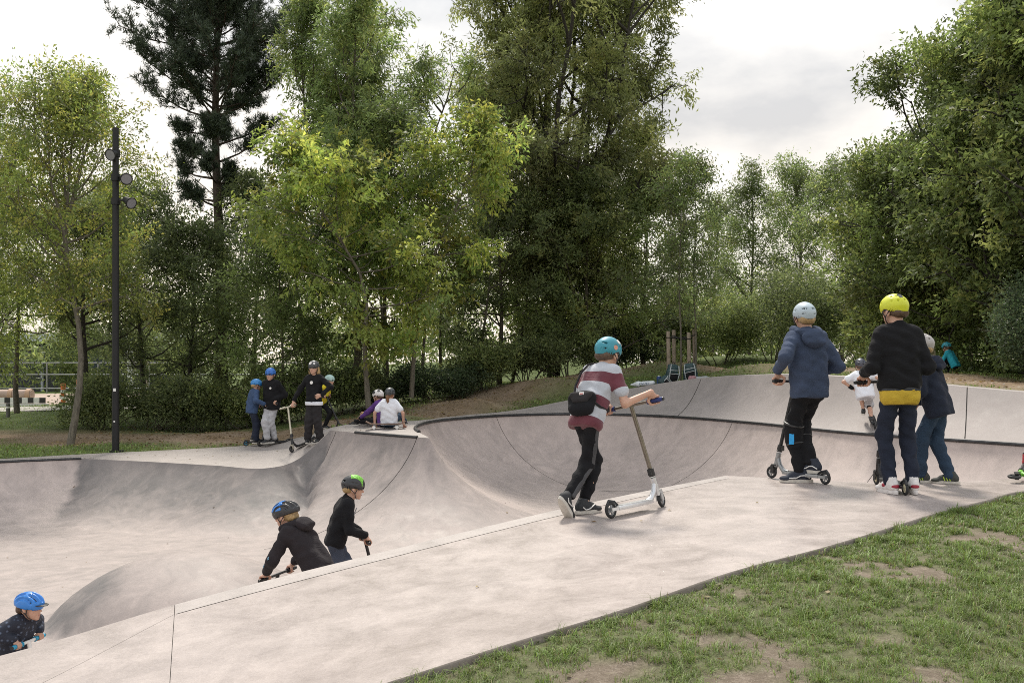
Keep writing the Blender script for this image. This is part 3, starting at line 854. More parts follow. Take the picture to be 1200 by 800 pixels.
# fallen leaves on the worn path, under the trees and a few on the lawn and deck
def litter():
    q = np.concatenate([rng.uniform((-10, 22), (6, 33), (6000, 2)), rng.uniform((5, 16), (14, 26), (2500, 2)), rng.uniform((-1, 3), (5, 9), (160, 2))])
    q = q[~pip(OUT, q[:, 0], q[:, 1])]
    z = ground_rel(q) + CZ + 0.012; n = len(q); s = rng.uniform(0.02, 0.05, n)[:, None]; s[q[:, 1] < 10] *= 0.6
    a = rng.uniform(0, 6.28, n); d = np.stack([np.cos(a), np.sin(a), rng.uniform(-.4, .4, n)], 1) * s; e = np.stack([-np.sin(a), np.cos(a), rng.uniform(-.5, .5, n)], 1) * s * 0.6
    c_ = np.column_stack([q, z]); V = np.stack([c_ - d, c_ + e, c_ + d, c_ - e], 1).reshape(-1, 3); k = np.arange(n)[:, None]*4
    pal = np.array([(0.22, 0.13, 0.05), (0.30, 0.22, 0.08), (0.14, 0.085, 0.045), (0.33, 0.25, 0.13)])
    C = pal[rng.integers(0, 4, n)] * rng.uniform(0.6, 1.2, (n, 1))
    return np_mesh("leaf_litter", V, k + np.array([[0, 1, 2, 3]]), False, {"Col": np.repeat(C, 4, 0)})
g = link("leaf_litter", litter(), M_blade); tag(g, "scattered brown and yellow fallen leaves on the earth path", "fallen leaves", kind="stuff")

def deck_leaves():
    q = np.concatenate([rng.uniform((-4, 4.5), (5, 10), (16, 2)), rng.uniform((-9, 11), (3, 21), (40, 2)), rng.uniform((-8, 19.5), (-2, 22.5), (60, 2))])
    q = q[pip(OUT, q[:, 0], q[:, 1])]; V, K = [], []
    pal = np.array([(0.20, 0.12, 0.05), (0.30, 0.22, 0.07), (0.12, 0.075, 0.04)])
    for x_, y_ in q:
        r_ = SURF0.ray_cast(Vector((x_, y_, 9)), Vector((0, 0, -1)))
        if r_[0] is None: continue
        n_ = r_[1]; a = rng.uniform(0, 6.28); t = Vector((math.cos(a), math.sin(a), 0)); t = (t - n_ * t.dot(n_)).normalized(); u = n_.cross(t); s_ = rng.uniform(.012, .03); c_ = r_[0] + n_ * .006
        V += [c_ - t * s_, c_ + u * s_ * .55 + n_ * .006, c_ + t * s_, c_ - u * s_ * .55 + n_ * .005]; K += [pal[rng.integers(0, 3)] * rng.uniform(.6, 1.2)] * 4
    return np_mesh("blown_leaves", np.array([list(v) for v in V]), np.arange(len(V)).reshape(-1, 4), False, {"Col": np.array(K)})
from mathutils.bvhtree import BVHTree
def surf_tree():
    V, F, o = [], [], 0
    for ob in list(park.children) + [ground]:
        if ob.name.startswith("joint_bed"): continue
        me = ob.data; V += [v.co.copy() for v in me.vertices]; F += [tuple(i + o for i in p.vertices) for p in me.polygons]; o += len(me.vertices)
    return BVHTree.FromPolygons(V, F)
SURF0 = surf_tree()
g = link("blown_leaves", deck_leaves(), M_blade); tag(g, "few dry leaves blown onto the concrete", "fallen leaves", kind="stuff")
# ================================================================ trees and shrubs
def bark(name, col, rough=0.9):
    m, nt, b = new_mat(name)
    tc = nt.nodes.new("ShaderNodeTexCoord")
    f = noise(nt, 7.0, 6.0, 0.7, tc.outputs["Object"], 0.5, stretch=(3.0, 3.0, 0.8))
    nt.links.new(ramp(nt, f, [(0.3, tuple(c * 0.5 for c in col)), (0.55, col), (0.75, tuple(c * 1.5 for c in col))]), b.inputs["Base Color"])
    b.inputs["Roughness"].default_value = rough
    bump(nt, b, f, 0.8, 0.03)
    return m
M_barkpale = bark("bark_pale_grey", (0.175, 0.155, 0.125))
M_barkgrey = bark("bark_grey_brown", (0.10, 0.085, 0.065))
M_barkdark = bark("bark_dark", (0.042, 0.036, 0.030))
M_barkpine = bark("bark_pine", (0.085, 0.062, 0.048))

def leaf_mat(name, trans=0.5, rough=0.5):
    m, nt, b = new_mat(name)
    ca = nt.nodes.new("ShaderNodeAttribute"); ca.attribute_name = "Col"
    nt.links.new(ca.outputs["Color"], b.inputs["Base Color"]); b.inputs["Roughness"].default_value = rough
    b.inputs["Specular IOR Level"].default_value = 0.35
    tr = nt.nodes.new("ShaderNodeBsdfTranslucent")
    hs = nt.nodes.new("ShaderNodeHueSaturation"); hs.inputs["Saturation"].default_value = 1.1; hs.inputs["Value"].default_value = 1.5
    nt.links.new(ca.outputs["Color"], hs.inputs["Color"]); nt.links.new(hs.outputs["Color"], tr.inputs["Color"])
    ms = nt.nodes.new("ShaderNodeMixShader"); ms.inputs[0].default_value = trans
    nt.links.new(b.outputs[0], ms.inputs[1]); nt.links.new(tr.outputs[0], ms.inputs[2])
    nt.links.new(ms.outputs[0], nt.nodes["Material Output"].inputs["Surface"])
    return m
M_leaf = leaf_mat("foliage"); M_leafthin = leaf_mat("foliage_thin", 0.5, 0.45); M_needle = leaf_mat("needles", 0.15, 0.6)

def unit(v): return v / (np.linalg.norm(v, axis=-1, keepdims=True) + 1e-12)

def grow(p, d, length, n, rise=0.0, wob=0.12):
    pts = [np.array(p, float)]; d = unit(np.array(d, float))
    for _ in range(n):
        d = unit(d + np.array([0, 0, rise / n]) + rng.normal(0, wob, 3)); pts.append(pts[-1] + d * length / n)
    return np.array(pts)

def tubes(lines, sides=5):
    "lines: list of (pts, r0, r1) -> V, F quads"
    V, F, o = [], [], 0
    for pts, r0, r1 in lines:
        n = len(pts); t = np.gradient(pts, axis=0); t = unit(t)
        ref = np.array([0.31, 0.77, 0.1]) if abs(t[0, 2]) > .6 else np.array([0, 0, 1.0])
        x = unit(np.cross(t, ref)); y = np.cross(t, x)
        r = (r0 + (r1 - r0) * np.linspace(0, 1, n) ** 0.8)[:, None, None]
        s = sides if r0 > 0.03 else 4 if r0 > 0.012 else 3
        a = np.linspace(0, 2 * np.pi, s, endpoint=False)
        ring = pts[:, None, :] + r * (np.cos(a)[None, :, None] * x[:, None, :] + np.sin(a)[None, :, None] * y[:, None, :])
        V.append(ring.reshape(-1, 3)); i = np.arange(n * s).reshape(n, s) + o
        j = np.roll(i, -1, 1); F.append(np.stack([i[:-1], j[:-1], j[1:], i[1:]], -1).reshape(-1, 4)); o += n * s
    return np.concatenate(V), np.concatenate(F)

def leaves(C, size, axis, up_bias, pal, tint, aspect=0.55, droop=0.25, keyed=None, padn=None):
    "C (n,3) leaf bases; diamond leaves folded a little along the midrib"
    n = len(C)
    d = unit(axis + rng.normal(0, 0.75, (n, 3)) + np.array([0, 0, -droop]))
    nr = unit(rng.normal(0, 1, (n, 3)) + np.array([0, 0, up_bias])) if padn is None else unit(padn + rng.normal(0, .42, (n, 3))); s = unit(np.cross(d, nr)); nn = np.cross(s, d)
    L_ = (size * rng.uniform(0.65, 1.3, n))[:, None]; w = L_ * aspect * 0.5
    V = np.stack([C - s * w * .35, C + d * L_ * .5 + s * w * 1.05 + nn * w * .3, C + d * L_ - s * w * .25], 1).reshape(-1, 3)
    F = np.arange(n)[:, None] * 3 + np.array([[0, 1, 2]])
    pal = np.array(pal, float)
    ci = rng.integers(0, len(pal), n)
    if keyed is not None: kk = rng.random(n) < .7; ci[kk] = keyed[kk] % len(pal)      # most leaves of one spray share a colour
    col = pal[ci] * rng.uniform(0.75, 1.25, (n, 1)) * tint[:, None]
    return V, F, np.repeat(np.clip(col, 0, 1), 3, 0)

def env_oval(t): return math.sqrt(max(0.02, 1 - (2 * t - 0.95) ** 2))
def env_dome(t): return math.sqrt(max(0.02, 1 - (max(0, t - 0.25) / 0.75) ** 2))
def env_top(t): return 0.45 + 0.55 * math.sin(math.pi * min(1, 0.15 + t * 0.9))

def tree(name, base, H, R0, label, pal, trunk=None, crown0=0.35, env=env_oval, nprim=26, leaf=0.09, nleaf=20000, elev=(0.2, 0.9),
         tr=0.12, bark_m=None, mat=None, lean=(0, 0), rise=0.5, nsec=6, ntw=3, clump=0.115, droop=0.25, tintv=0.35, squash=(1, 1), group=None, up=0.6, aspect=0.55,
         hang=None, twiglen=0.55, cat="tree", twigs=True, kind=None, inner=0.35, leaders=0, fork=0.22, spread=0.5):
    base = np.array(base, float); root = empty(name, tuple(base))
    if trunk is None:
        n = 9; tp = [np.zeros(3)]
        for i in range(1, n + 1):
            f = i / n; tp.append(np.array([lean[0] * f + 0.05 * H * 0.25 * math.sin(f * 5 + base[0]), lean[1] * f + 0.04 * H * .25 * math.cos(f * 4 + base[1]), H * 0.97 * f]))
        tp = np.array(tp)
    else: tp = np.array([np.array(q, float) - base for q in trunk])
    zt = tp[:, 2]
    def on_trunk(f):
        z = f * H; return np.array([np.interp(z, zt, tp[:, 0]), np.interp(z, zt, tp[:, 1]), min(z, zt[-1])])
    lines = [(tp, tr, tr * 0.18)]
    lead = [tp]
    for i in range(leaders):
        p = on_trunk(fork * rng.uniform(.8, 1.5)); az = i * 6.283 / leaders + rng.uniform(-.4, .4); hl = H * rng.uniform(.80, .97) - p[2]
        d = np.array([math.cos(az) * spread * squash[0], math.sin(az) * spread * squash[1], 1.0]); ld = grow(p, d, hl * math.hypot(1, spread * .6), 9, 0.9, .07); lead.append(ld); lines.append((ld, tr * .6, tr * .12))
    def on_lead(f, k):
        ld = lead[k]; z = f * H
        if z < ld[0, 2] or z > ld[-1, 2]: return None
        return np.array([np.interp(z, ld[:, 2], ld[:, 0]), np.interp(z, ld[:, 2], ld[:, 1]), z])
    tw_p, tw_d, tw_l, tw_t = [], [], [], []
    for i in range(nprim):
        f = crown0 + (0.98 - crown0) * ((i + rng.uniform(0, 1)) / nprim) ** 0.9
        tc_ = (f - crown0) / (1 - crown0); p = on_trunk(max(0.08, f - 0.06))
        if leaders:
            for _try in range(4):
                pk_ = on_lead(max(0.08, f - 0.06), int(rng.integers(0, len(lead))))
                if pk_ is not None: p = pk_; break
        az = i * 2.39996 + rng.uniform(-.5, .5); ev = elev[0] + (elev[1] - elev[0]) * tc_ + rng.uniform(-.15, .15)
        ln = R0 * env(tc_) * rng.uniform(0.72, 1.12)
        d = np.array([math.cos(az) * math.cos(ev) * squash[0], math.sin(az) * math.cos(ev) * squash[1], math.sin(ev)])
        pr = grow(p, d, ln, 7, rise, 0.13); r = max(0.008, tr * 0.42 * (1 - 0.6 * tc_)) * min(1, ln / R0 + .2)
        lines.append((pr, r, r * 0.25))
        tint1 = 1 + rng.uniform(-tintv, tintv)
        for k in range(nsec):
            g_ = inner + (1 - inner) * (k + rng.uniform(0.1, 0.9)) / nsec; q = g_ * (len(pr) - 1); j = min(int(q), len(pr) - 2)
            p2 = pr[j] + (pr[j+1] - pr[j]) * (q - j); dd = unit(pr[j+1] - pr[j])
            d2 = unit(dd * 0.7 + rng.normal(0, 0.65, 3) + np.array([0, 0, 0.15])); l2 = ln * (0.30 + 0.25 * rng.random()) * (1.15 - 0.5 * g_)
            se = grow(p2, d2, l2, 4, rise * .5, 0.18); lines.append((se, r * 0.35, r * 0.12))
            tint2 = tint1 * (1 + rng.uniform(-tintv, tintv) * .7)
            for m_ in range(ntw):
                q2 = (0.25 + 0.75 * rng.random()) * (len(se) - 1); j2 = min(int(q2), len(se) - 2)
                p3 = se[j2] + (se[j2+1] - se[j2]) * (q2 - j2)
                d3 = unit(unit(se[j2+1] - se[j2]) * .6 + rng.normal(0, .7, 3) + np.array([0, 0, -droop * .6])); l3 = twiglen * rng.uniform(.5, 1.2)
                tw_p.append(p3); tw_d.append(d3); tw_l.append(l3); tw_t.append(tint2)
    tw_p, tw_d, tw_l, tw_t = map(np.array, (tw_p, tw_d, tw_l, tw_t))
    if twigs:
        for p3, d3, l3 in zip(tw_p, tw_d, tw_l):
            lines.append((np.array([p3, p3 + d3 * l3 + np.array([0, 0, -droop * .12 * l3])]), 0.006, 0.002))
    nl = 1 + leaders; Vt, Ft = tubes(lines[:1], 10); link("trunk", np_mesh("trunk", Vt, Ft), bark_m or M_barkgrey, root)
    Vb, Fb = tubes(lines[1:], 6); link("branches", np_mesh("branches", Vb, Fb), bark_m or M_barkgrey, root)
    ix = rng.integers(0, len(tw_p), nleaf); t = rng.uniform(0.1, 1.05, nleaf)[:, None]
    nt_ = unit(rng.normal(0, .55, (len(tw_p), 3)) + np.array([0, -.15, 1.0])); lt_ = unit(np.cross(tw_d, nt_)); nt_ = np.cross(lt_, tw_d)      # each spray of leaves is a flat pad with a facing of its own
    C = tw_p[ix] + tw_d[ix] * tw_l[ix][:, None] * t + lt_[ix] * rng.normal(0, clump * 1.5, (nleaf, 1)) + nt_[ix] * rng.normal(0, clump * .35, (nleaf, 1)) + rng.normal(0, .02, (nleaf, 3))
    V, F, K = leaves(C, leaf, tw_d[ix], up, pal, tw_t[ix], aspect, droop, (ix // max(1, ntw)).astype(int) * 7 % 13, nt_[ix])
    if hang is not None:      # hanging seed bunches among the leaves
        nh = hang[0]; ix = rng.integers(0, len(tw_p), nh); C2 = np.repeat(tw_p[ix] + tw_d[ix] * tw_l[ix][:, None], 7, 0) + rng.normal(0, 0.045, (nh * 7, 3)) + np.array([0, 0, -.05])
        V2, F2_, K2 = leaves(C2, 0.06, np.tile([0, 0, -1.5], (nh * 7, 1)), 0, hang[1], np.ones(nh * 7), 0.3, 0.6)
        F = np.concatenate([F, F2_ + len(V)]); V = np.concatenate([V, V2]); K = np.concatenate([K, K2])
    link("crown", np_mesh("crown", V, F, False, {"Col": K}), mat or M_leaf, root)
    tag(root, label, cat, group, kind)
    return root

def shrub(name, base, rx, ry, h, n, label, pal, leaf=0.06, lobes=7, mat=None, group=None, nst=9, cat="shrub", up=0.5, kind=None):
    base = np.array(base, float); root = empty(name, tuple(base)); lines = []
    lob = []
    for i in range(lobes):
        a = rng.uniform(0, 6.28); q = math.sqrt(rng.random()) * 0.75; hh = h * rng.uniform(0.35, 0.8) * (1 - 0.3 * q)
        lob.append((np.array([math.cos(a) * rx * q, math.sin(a) * ry * q, hh]), np.array([rx, ry, h * .8]) * rng.uniform(.26, .45), 1 + rng.uniform(-.3, .3)))
    for i in range(nst):
        c = lob[i % lobes][0]; st = grow((c[0] * .3, c[1] * .3, -0.05), c - np.array([c[0]*.3, c[1]*.3, 0]), np.linalg.norm(c) * 1.15, 5, 0.1, .15)
        lines.append((st, 0.018, 0.005))
        for k in range(4): lines.append((grow(st[2 + k % 3], rng.normal(0, 1, 3) + np.array([0, 0, .8]), h * .35, 3, 0, .2), .008, .003))
    Vb, Fb = tubes(lines, 5); link("stem", np_mesh("stem", Vb, Fb), M_barkgrey, root)
    w = np.array([l[1].prod() ** (2/3) for l in lob]); ix = rng.choice(lobes, n, p=w / w.sum())
    cen = np.array([l[0] for l in lob])[ix]; rad = np.array([l[1] for l in lob])[ix]; tint = np.array([l[2] for l in lob])[ix]
    dv = unit(rng.normal(0, 1, (n, 3))); rr = rng.random(n)[:, None] ** 0.45 * rng.uniform(.8, 1.18, (n, 1))
    # small twig clusters so that the surface breaks up
    nc = max(8, n // 26); cl = rng.normal(0, 0.10 * min(1, h), (nc, 3)); C = cen + dv * rad * rr; C += cl[rng.integers(0, nc, n)] * .5
    snap = rng.random(n) < 0.75; anchors = C[rng.integers(0, n, nc)]; 
    dist_ix = rng.integers(0, nc, n); C[snap] = anchors[dist_ix[snap]] + rng.normal(0, 0.085 * max(.5, min(1.3, h / 1.5)), (snap.sum(), 3))
    tint = tint * rng.uniform(.75, 1.25, nc)[dist_ix]
    C[:, 2] = np.abs(C[:, 2]) * 1.0 + 0.02
    V, F, K = leaves(C, leaf, dv + np.array([0, 0, .3]), up, pal, tint, .6, .2)
    link("foliage", np_mesh("foliage", V, F, False, {"Col": K}), mat or M_leaf, root)
    tag(root, label, cat, group, kind); return root

def gbase(px, Y):
    x = (px - 600) / FPX * Y; return np.array([x, Y, ground_z(x, Y)])

PAL_LIME = [(0.2025, 0.2502, 0.0727), (0.2631, 0.2998, 0.0858), (0.153, 0.2011, 0.0673), (0.3331, 0.3236, 0.0972)]
PAL_ASH = [(0.1726, 0.2308, 0.0909), (0.2156, 0.2735, 0.1059), (0.1423, 0.189, 0.0753), (0.2701, 0.3031, 0.1115)]
PAL_MAPLE = [(0.2604, 0.3174, 0.0865), (0.3426, 0.3714, 0.1018), (0.1944, 0.2651, 0.081), (0.4213, 0.4015, 0.1141), (0.1622, 0.2267, 0.0702), (0.2374, 0.3041, 0.0922)]
PAL_DARK = [(0.1296, 0.164, 0.0736), (0.1655, 0.1999, 0.0869), (0.1106, 0.1357, 0.0647), (0.2092, 0.2362, 0.0976)]
PAL_MID = [(0.1575, 0.1981, 0.0796), (0.1953, 0.2402, 0.0936), (0.1286, 0.1611, 0.0689), (0.2487, 0.2725, 0.1024)]
PAL_BIG = [(0.2258, 0.2544, 0.1069), (0.2722, 0.3017, 0.1227), (0.1844, 0.2073, 0.0889), (0.325, 0.3314, 0.1356)]
PAL_THORN = [(0.1521, 0.1974, 0.0705), (0.1924, 0.2375, 0.0846), (0.1252, 0.1609, 0.0616), (0.2446, 0.2683, 0.0962)]
PAL_IVY = [(0.0566, 0.0858, 0.0461), (0.076, 0.1104, 0.0548), (0.0467, 0.0704, 0.0388), (0.1097, 0.1387, 0.0673)]

# -- slender tree with the bent pale trunk, left
b0 = at_z(82, 521, -1.75)
tk = [at(82, 524, 22.8), at(88, 490, 22.8), at(93, 455, 22.8), at(95, 420, 22.8), at(92, 380, 22.85), at(85, 345, 22.9), at(80, 310, 22.9), at(77, 280, 23), at(80, 220, 23), at(86, 150, 23.1), at(88, 100, 23.1)]
tree("slender_tree", tuple(tk[0]), 7.9, 2.0, "slender tree with a bent pale trunk and thin yellow-green crown beside the floodlight pole", PAL_LIME, trunk=tk, crown0=0.42, env=env_top,
     nprim=44, leaf=0.092, nleaf=40000, leaders=3, fork=.42, spread=.35, elev=(0.1, 1.1), tr=0.085, bark_m=M_barkpale, mat=M_leafthin, nsec=6, ntw=3, clump=0.13, droop=0.4)
tree("slender_tree", gbase(-45, 25), 8.4, 2.5, "yellow-green tree cut by the left edge of the picture", PAL_LIME[:3], crown0=0.22, env=env_top, nprim=34, leaf=0.095, nleaf=36000,
     elev=(0.1, 1.1), tr=0.10, bark_m=M_barkgrey, mat=M_leafthin, clump=0.14, droop=0.4)
tree("understorey_tree", gbase(100, 27.5), 5.6, 1.9, "dark-trunked low tree just right of the bent pale trunk", PAL_MID, crown0=0.40, env=env_dome, nprim=22, leaf=0.095, nleaf=20000, tr=0.11, bark_m=M_barkdark, elev=(0, .8))
tree("understorey_tree", gbase(20, 31), 6.0, 2.8, "olive tree hanging over the building site on the left", PAL_LIME[:1] + PAL_MID, crown0=0.45, env=env_dome, nprim=24, leaf=0.10, nleaf=22000, tr=0.09, elev=(-.15, .7), droop=.5)

# -- black pine
def pine(name, base, H, label):
    base = np.array(base, float); root = empty(name, tuple(base)); tp = np.array([[0.12 * math.sin(i * .8), 0.1 * math.cos(i), H * i / 10] for i in range(11)])
    lines = []; tufts_ = []
    z = 0.40 * H; lv = 0
    while z < H * 0.99:
        f = (z / H - 0.40) / 0.60
        Rm = 0.158 * H * (0.62 + 0.38 * math.sin(min(1, f * 1.5) * 2.2)) * (1.08 - 0.78 * max(0, f - .45) / .55) * (0.72 if f < .22 else 1)
        nb_ = 4 if f < .25 else 6
        for k in range(nb_):
            az = k * 6.283 / nb_ + lv * 1.1 + rng.uniform(-.4, .4); ln = Rm * rng.uniform(.6, 1.2)
            p = np.array([np.interp(z, tp[:, 2], tp[:, 0]), np.interp(z, tp[:, 2], tp[:, 1]), z + rng.uniform(-.2, .2)])
            br = grow(p, (math.cos(az), math.sin(az), 0.12 + 0.5 * f), ln, 6, 0.35, .1); lines.append((br, 0.05 * (1 - .6 * f), .012))
            for g_ in np.linspace(.38 if f > .25 else .6, 1.0, 6):
                q = g_ * 6; j = min(int(q), 5); pp = br[j] + (br[j+1] - br[j]) * (q - j)
                for s_ in range(3):
                    d = unit(unit(br[j+1] - br[j]) * .7 + rng.normal(0, .6, 3) + np.array([0, 0, .25])); sl = ln * .26 * rng.uniform(.5, 1.1)
                    sb = grow(pp, d, sl, 3, .6, .15); lines.append((sb, .014, .006))
                    for e in sb[1:]:
                        tufts_.append((e, unit(sb[-1] - sb[0]))); tufts_.append((e + rng.normal(0, .12, 3), unit(rng.normal(0, .6, 3) + np.array([0, 0, 1.0]))))
        z += H * (0.030 if f > .25 else .042); lv += 1
    for _ in range(14):                  # dead lower branches
        z = rng.uniform(.2, .42) * H; az = rng.uniform(0, 6.28)
        br = grow((0.1, 0, z), (math.cos(az), math.sin(az), rng.uniform(-.1, .4)), H * .12 * rng.uniform(.5, 1.2), 6, .2, .2); lines.append((br, .03, .006))
        for k in range(4): lines.append((grow(br[2 + k], rng.normal(0, 1, 3), .8, 3, .2, .2), .01, .003))
    Vt, Ft = tubes([(tp, .21, .05)], 12); link("trunk", np_mesh("trunk", Vt, Ft), M_barkpine, root)
    Vb, Fb = tubes(lines, 5); link("branches", np_mesh("branches", Vb, Fb), M_barkpine, root)
    tp_ = np.array([t[0] for t in tufts_]); td = np.array([t[1] for t in tufts_]); nn = 17; n = len(tp_) * nn
    C = np.repeat(tp_, nn, 0) + rng.normal(0, .035, (n, 3)); d = unit(np.repeat(td, nn, 0) * .9 + rng.normal(0, .62, (n, 3)) + np.array([0, 0, .15])); s = unit(np.cross(d, rng.normal(0, 1, (n, 3))))
    Ln = rng.uniform(.12, .22, n)[:, None]; V = np.stack([C - s * .011, C + s * .011, C + d * Ln], 1).reshape(-1, 3); F_ = np.arange(n * 3).reshape(-1, 3)
    K = np.array([(0.050, 0.070, 0.042), (0.066, 0.086, 0.050), (0.038, 0.055, 0.036)])[rng.integers(0, 3, n)] * np.repeat(rng.uniform(.7, 1.4, len(tp_)), nn)[:, None]
    link("crown", np_mesh("crown", V, F_, False, {"Col": np.repeat(K, 3, 0)}), M_needle, root); tag(root, label, "tree"); return root
pine("pine_tree", gbase(256, 33), 15.2, "tall dark pine with tiered needle clumps, rising above the left trees")

# -- dark trees left of and behind the pine
for px, Y, H, r_, lab in ((165, 31, 6.2, 2.2, "dark bushy tree between the floodlight pole and the pine"), (225, 29, 5.2, 2.0, "dark low tree in front of the pine trunk"),
                          (300, 33, 6.6, 2.2, "dark tree under the yellow foliage right of the pine"), (132, 36, 7.4, 2.0, "thin grey-green tree against the sky left of the pine")):
    tree("understorey_tree", gbase(px, Y), H, r_, lab, PAL_DARK, crown0=0.18, env=env_dome, nprim=26, leaf=0.11, nleaf=22000, tr=0.09, twigs=False, bark_m=M_barkdark, elev=(0, .9), clump=.13)

# -- ash with light green feathery crown, two yellow maples in front
tree("ash_tree", gbase(415, 30.5), 11.4, 2.0, "tall light green feathery tree between the pine and the biggest tree", PAL_ASH, crown0=0.34, env=env_top, nprim=90, leaf=0.155, nleaf=70000, leaders=5, fork=.22, spread=.42,
     elev=(0.2, 1.15), tr=0.13, bark_m=M_barkgrey, mat=M_leafthin, aspect=.36, clump=.13, droop=.55, rise=.9, nsec=6)
tkA = [at(432, 478, 25.6), at(429, 440, 25.6), at(427, 400, 25.6), at(430, 360, 25.6), at(422, 320, 25.6), at(395, 275, 25.5), at(362, 225, 25.4), at(335, 175, 25.3)]
tree("maple_tree", tuple(tkA[0]), 6.3, 2.25, "yellow-green maple with a thin upright trunk left of centre", PAL_MAPLE, trunk=tkA, crown0=0.30, env=env_oval, nprim=30, leaf=0.135, nleaf=22000, elev=(-.25, .9),
     tr=0.075, bark_m=M_barkpale, mat=M_leafthin, aspect=.6, clump=.11, droop=.55, tintv=.4, nsec=5, ntw=3, twiglen=.7, rise=.2)
tkB = [at(482, 466, 27), at(484, 430, 27), at(487, 395, 27), at(492, 350, 27), at(508, 300, 26.9), at(532, 250, 26.8), at(552, 200, 26.7), at(560, 150, 26.6)]
tree("maple_tree", tuple(tkB[0]), 7.0, 1.75, "bright yellow-green maple leaning in front of the biggest tree", PAL_MAPLE, trunk=tkB, crown0=0.42, env=env_oval, nprim=26, leaf=0.135, nleaf=16000, elev=(-.2, .9),
     tr=0.07, bark_m=M_barkpale, mat=M_leafthin, aspect=.6, clump=.11, droop=.55, tintv=.4, nsec=5, ntw=3, twiglen=.7, rise=.2)
tree("ash_tree", gbase(455, 28.5), 8.0, 1.9, "fresh green ash filling the gap between the two maples", PAL_ASH, crown0=0.42, env=env_oval, nprim=34, leaf=0.15, nleaf=18000, elev=(0, 1.1),
     tr=0.08, bark_m=M_barkgrey, mat=M_leafthin, aspect=.36, clump=.12, droop=.55, tintv=.4, nsec=5, ntw=4, twiglen=.65)
tree("understorey_tree", gbase(330, 27), 4.6, 1.7, "fresh green sapling tree behind the boys in blue helmets", PAL_ASH[:3] + PAL_MID[:2], crown0=0.12, env=env_dome, nprim=22, leaf=0.11, nleaf=14000, tr=0.05, mat=M_leafthin, elev=(0, .8), aspect=.6)

# -- biggest tree, centre
tree("broadleaf_tree", gbase(648, 34), 14.8, 3.2, "biggest tree of the row with brownish seed bunches, behind the boy in the striped shirt", PAL_BIG, crown0=0.16, env=lambda t: 0.62 + 0.42 * math.sin(math.pi * min(1, t * 1.02)) if t < .9 else .55,
     nprim=130, leaf=0.165, nleaf=180000, leaders=8, fork=.14, spread=.36, elev=(-.1, 1.1), tr=0.22, bark_m=M_barkdark, aspect=.42, clump=.15, droop=.5, hang=(2600, [(0.10, 0.062, 0.035), (0.13, 0.085, 0.045), (0.075, 0.048, 0.03)]), nsec=7, ntw=3, tintv=.4, twiglen=.75)
for px, Y, H, r_, lab in ((585, 31.5, 5.6, 2.0, "shady ivy-dark tree left under the biggest tree"), (690, 32, 6.0, 2.4, "drooping olive tree under the right side of the biggest tree"), (755, 33.5, 6.2, 2.1, "mid-green tree behind the staked sapling")):
    tree("understorey_tree", gbase(px, Y), H, r_, lab, PAL_MID if px > 600 else PAL_DARK, crown0=0.12, env=env_dome, nprim=28, leaf=0.12, nleaf=26000, tr=0.09, twigs=False, bark_m=M_barkgrey, elev=(-.1, .9), droop=.5)

# -- staked sapling with two thin stems
sb = gbase(797, 27.2)
for dx, lab in ((0.0, "young sapling with a thin pale stem between wooden stakes, left stem"), (0.42, "young sapling with a thin pale stem between wooden stakes, right stem")):
    q = sb + np.array([dx, .25 if dx else 0, 0]); q[2] = ground_z(q[0], q[1])
    tk = [q + np.array([.03 * math.sin(i * 1.3), 0, 5.6 * i / 8]) for i in range(9)]
    tree("sapling_tree", tuple(q), 5.8, 1.0, lab, PAL_ASH, trunk=tk, crown0=0.32, env=env_oval, nprim=22, leaf=0.085, nleaf=7000, elev=(.3, 1.1), tr=0.033, bark_m=M_barkpale, mat=M_leafthin, clump=.13, nsec=4, ntw=4, twiglen=.4)

# -- far trees in the gap, right of centre
for px, Y, H, r_, lab in ((880, 46, 8.6, 2.3, "distant airy tree in the gap left of the grey helmet"), (935, 44, 8.6, 2.3, "distant airy tree in the gap above the grey helmet"), (838, 50, 8.0, 2.4, "distant tree just right of the staked sapling"), (985, 40, 7.6, 2.2, "distant tree beside the big tree on the right")):
    tree("airy_tree", gbase(px, Y), H, r_, lab, PAL_ASH[:2] + PAL_MID, crown0=0.2, env=env_top, nprim=26, leaf=0.13, nleaf=17000, elev=(.2, 1.2), tr=0.10, mat=M_leafthin, aspect=.5, clump=.2, droop=.4)

# -- big round tree on the right
tree("thorn_tree", gbase(1315, 22.5), 10.0, 4.0, "huge rounded dark green tree filling the right edge", PAL_THORN, crown0=0.08, env=lambda t: 1.0 - .62 * t, nprim=170, leaf=0.135, nleaf=250000, leaders=9, fork=.10, spread=.42, elev=(-.3, 1.0), tr=0.26, bark_m=M_barkdark,
     clump=.14, droop=.3, nsec=8, ntw=4, tintv=.4, twiglen=.65, aspect=.6, inner=.4, twigs=False)
for px, Y, H, r_, nl_, lab in ((1070, 27.5, 5.2, 2.4, 48000, "lowest rounded green tree behind the yellow helmet"), (1165, 25, 7.6, 2.8, 85000, "rounded green tree right above the yellow helmet, joining the huge tree")):
    tree("thorn_tree", gbase(px, Y), H, r_, lab, PAL_THORN, crown0=0.20, env=env_dome, nprim=70, leaf=0.125, nleaf=nl_, leaders=5, fork=.22, spread=.5, elev=(-.35, 1.0), tr=0.14, bark_m=M_barkdark,
         clump=.14, droop=.35, nsec=6, ntw=4, tintv=.4, twiglen=.6, aspect=.6, twigs=False)
shrub("ivy_thicket", gbase(1238, 19.4), 1.55, 1.1, 2.3, 40000, "dark ivy thicket hanging to the ground under the big tree on the right", PAL_IVY, leaf=.06, lobes=14, nst=14, cat="thicket")
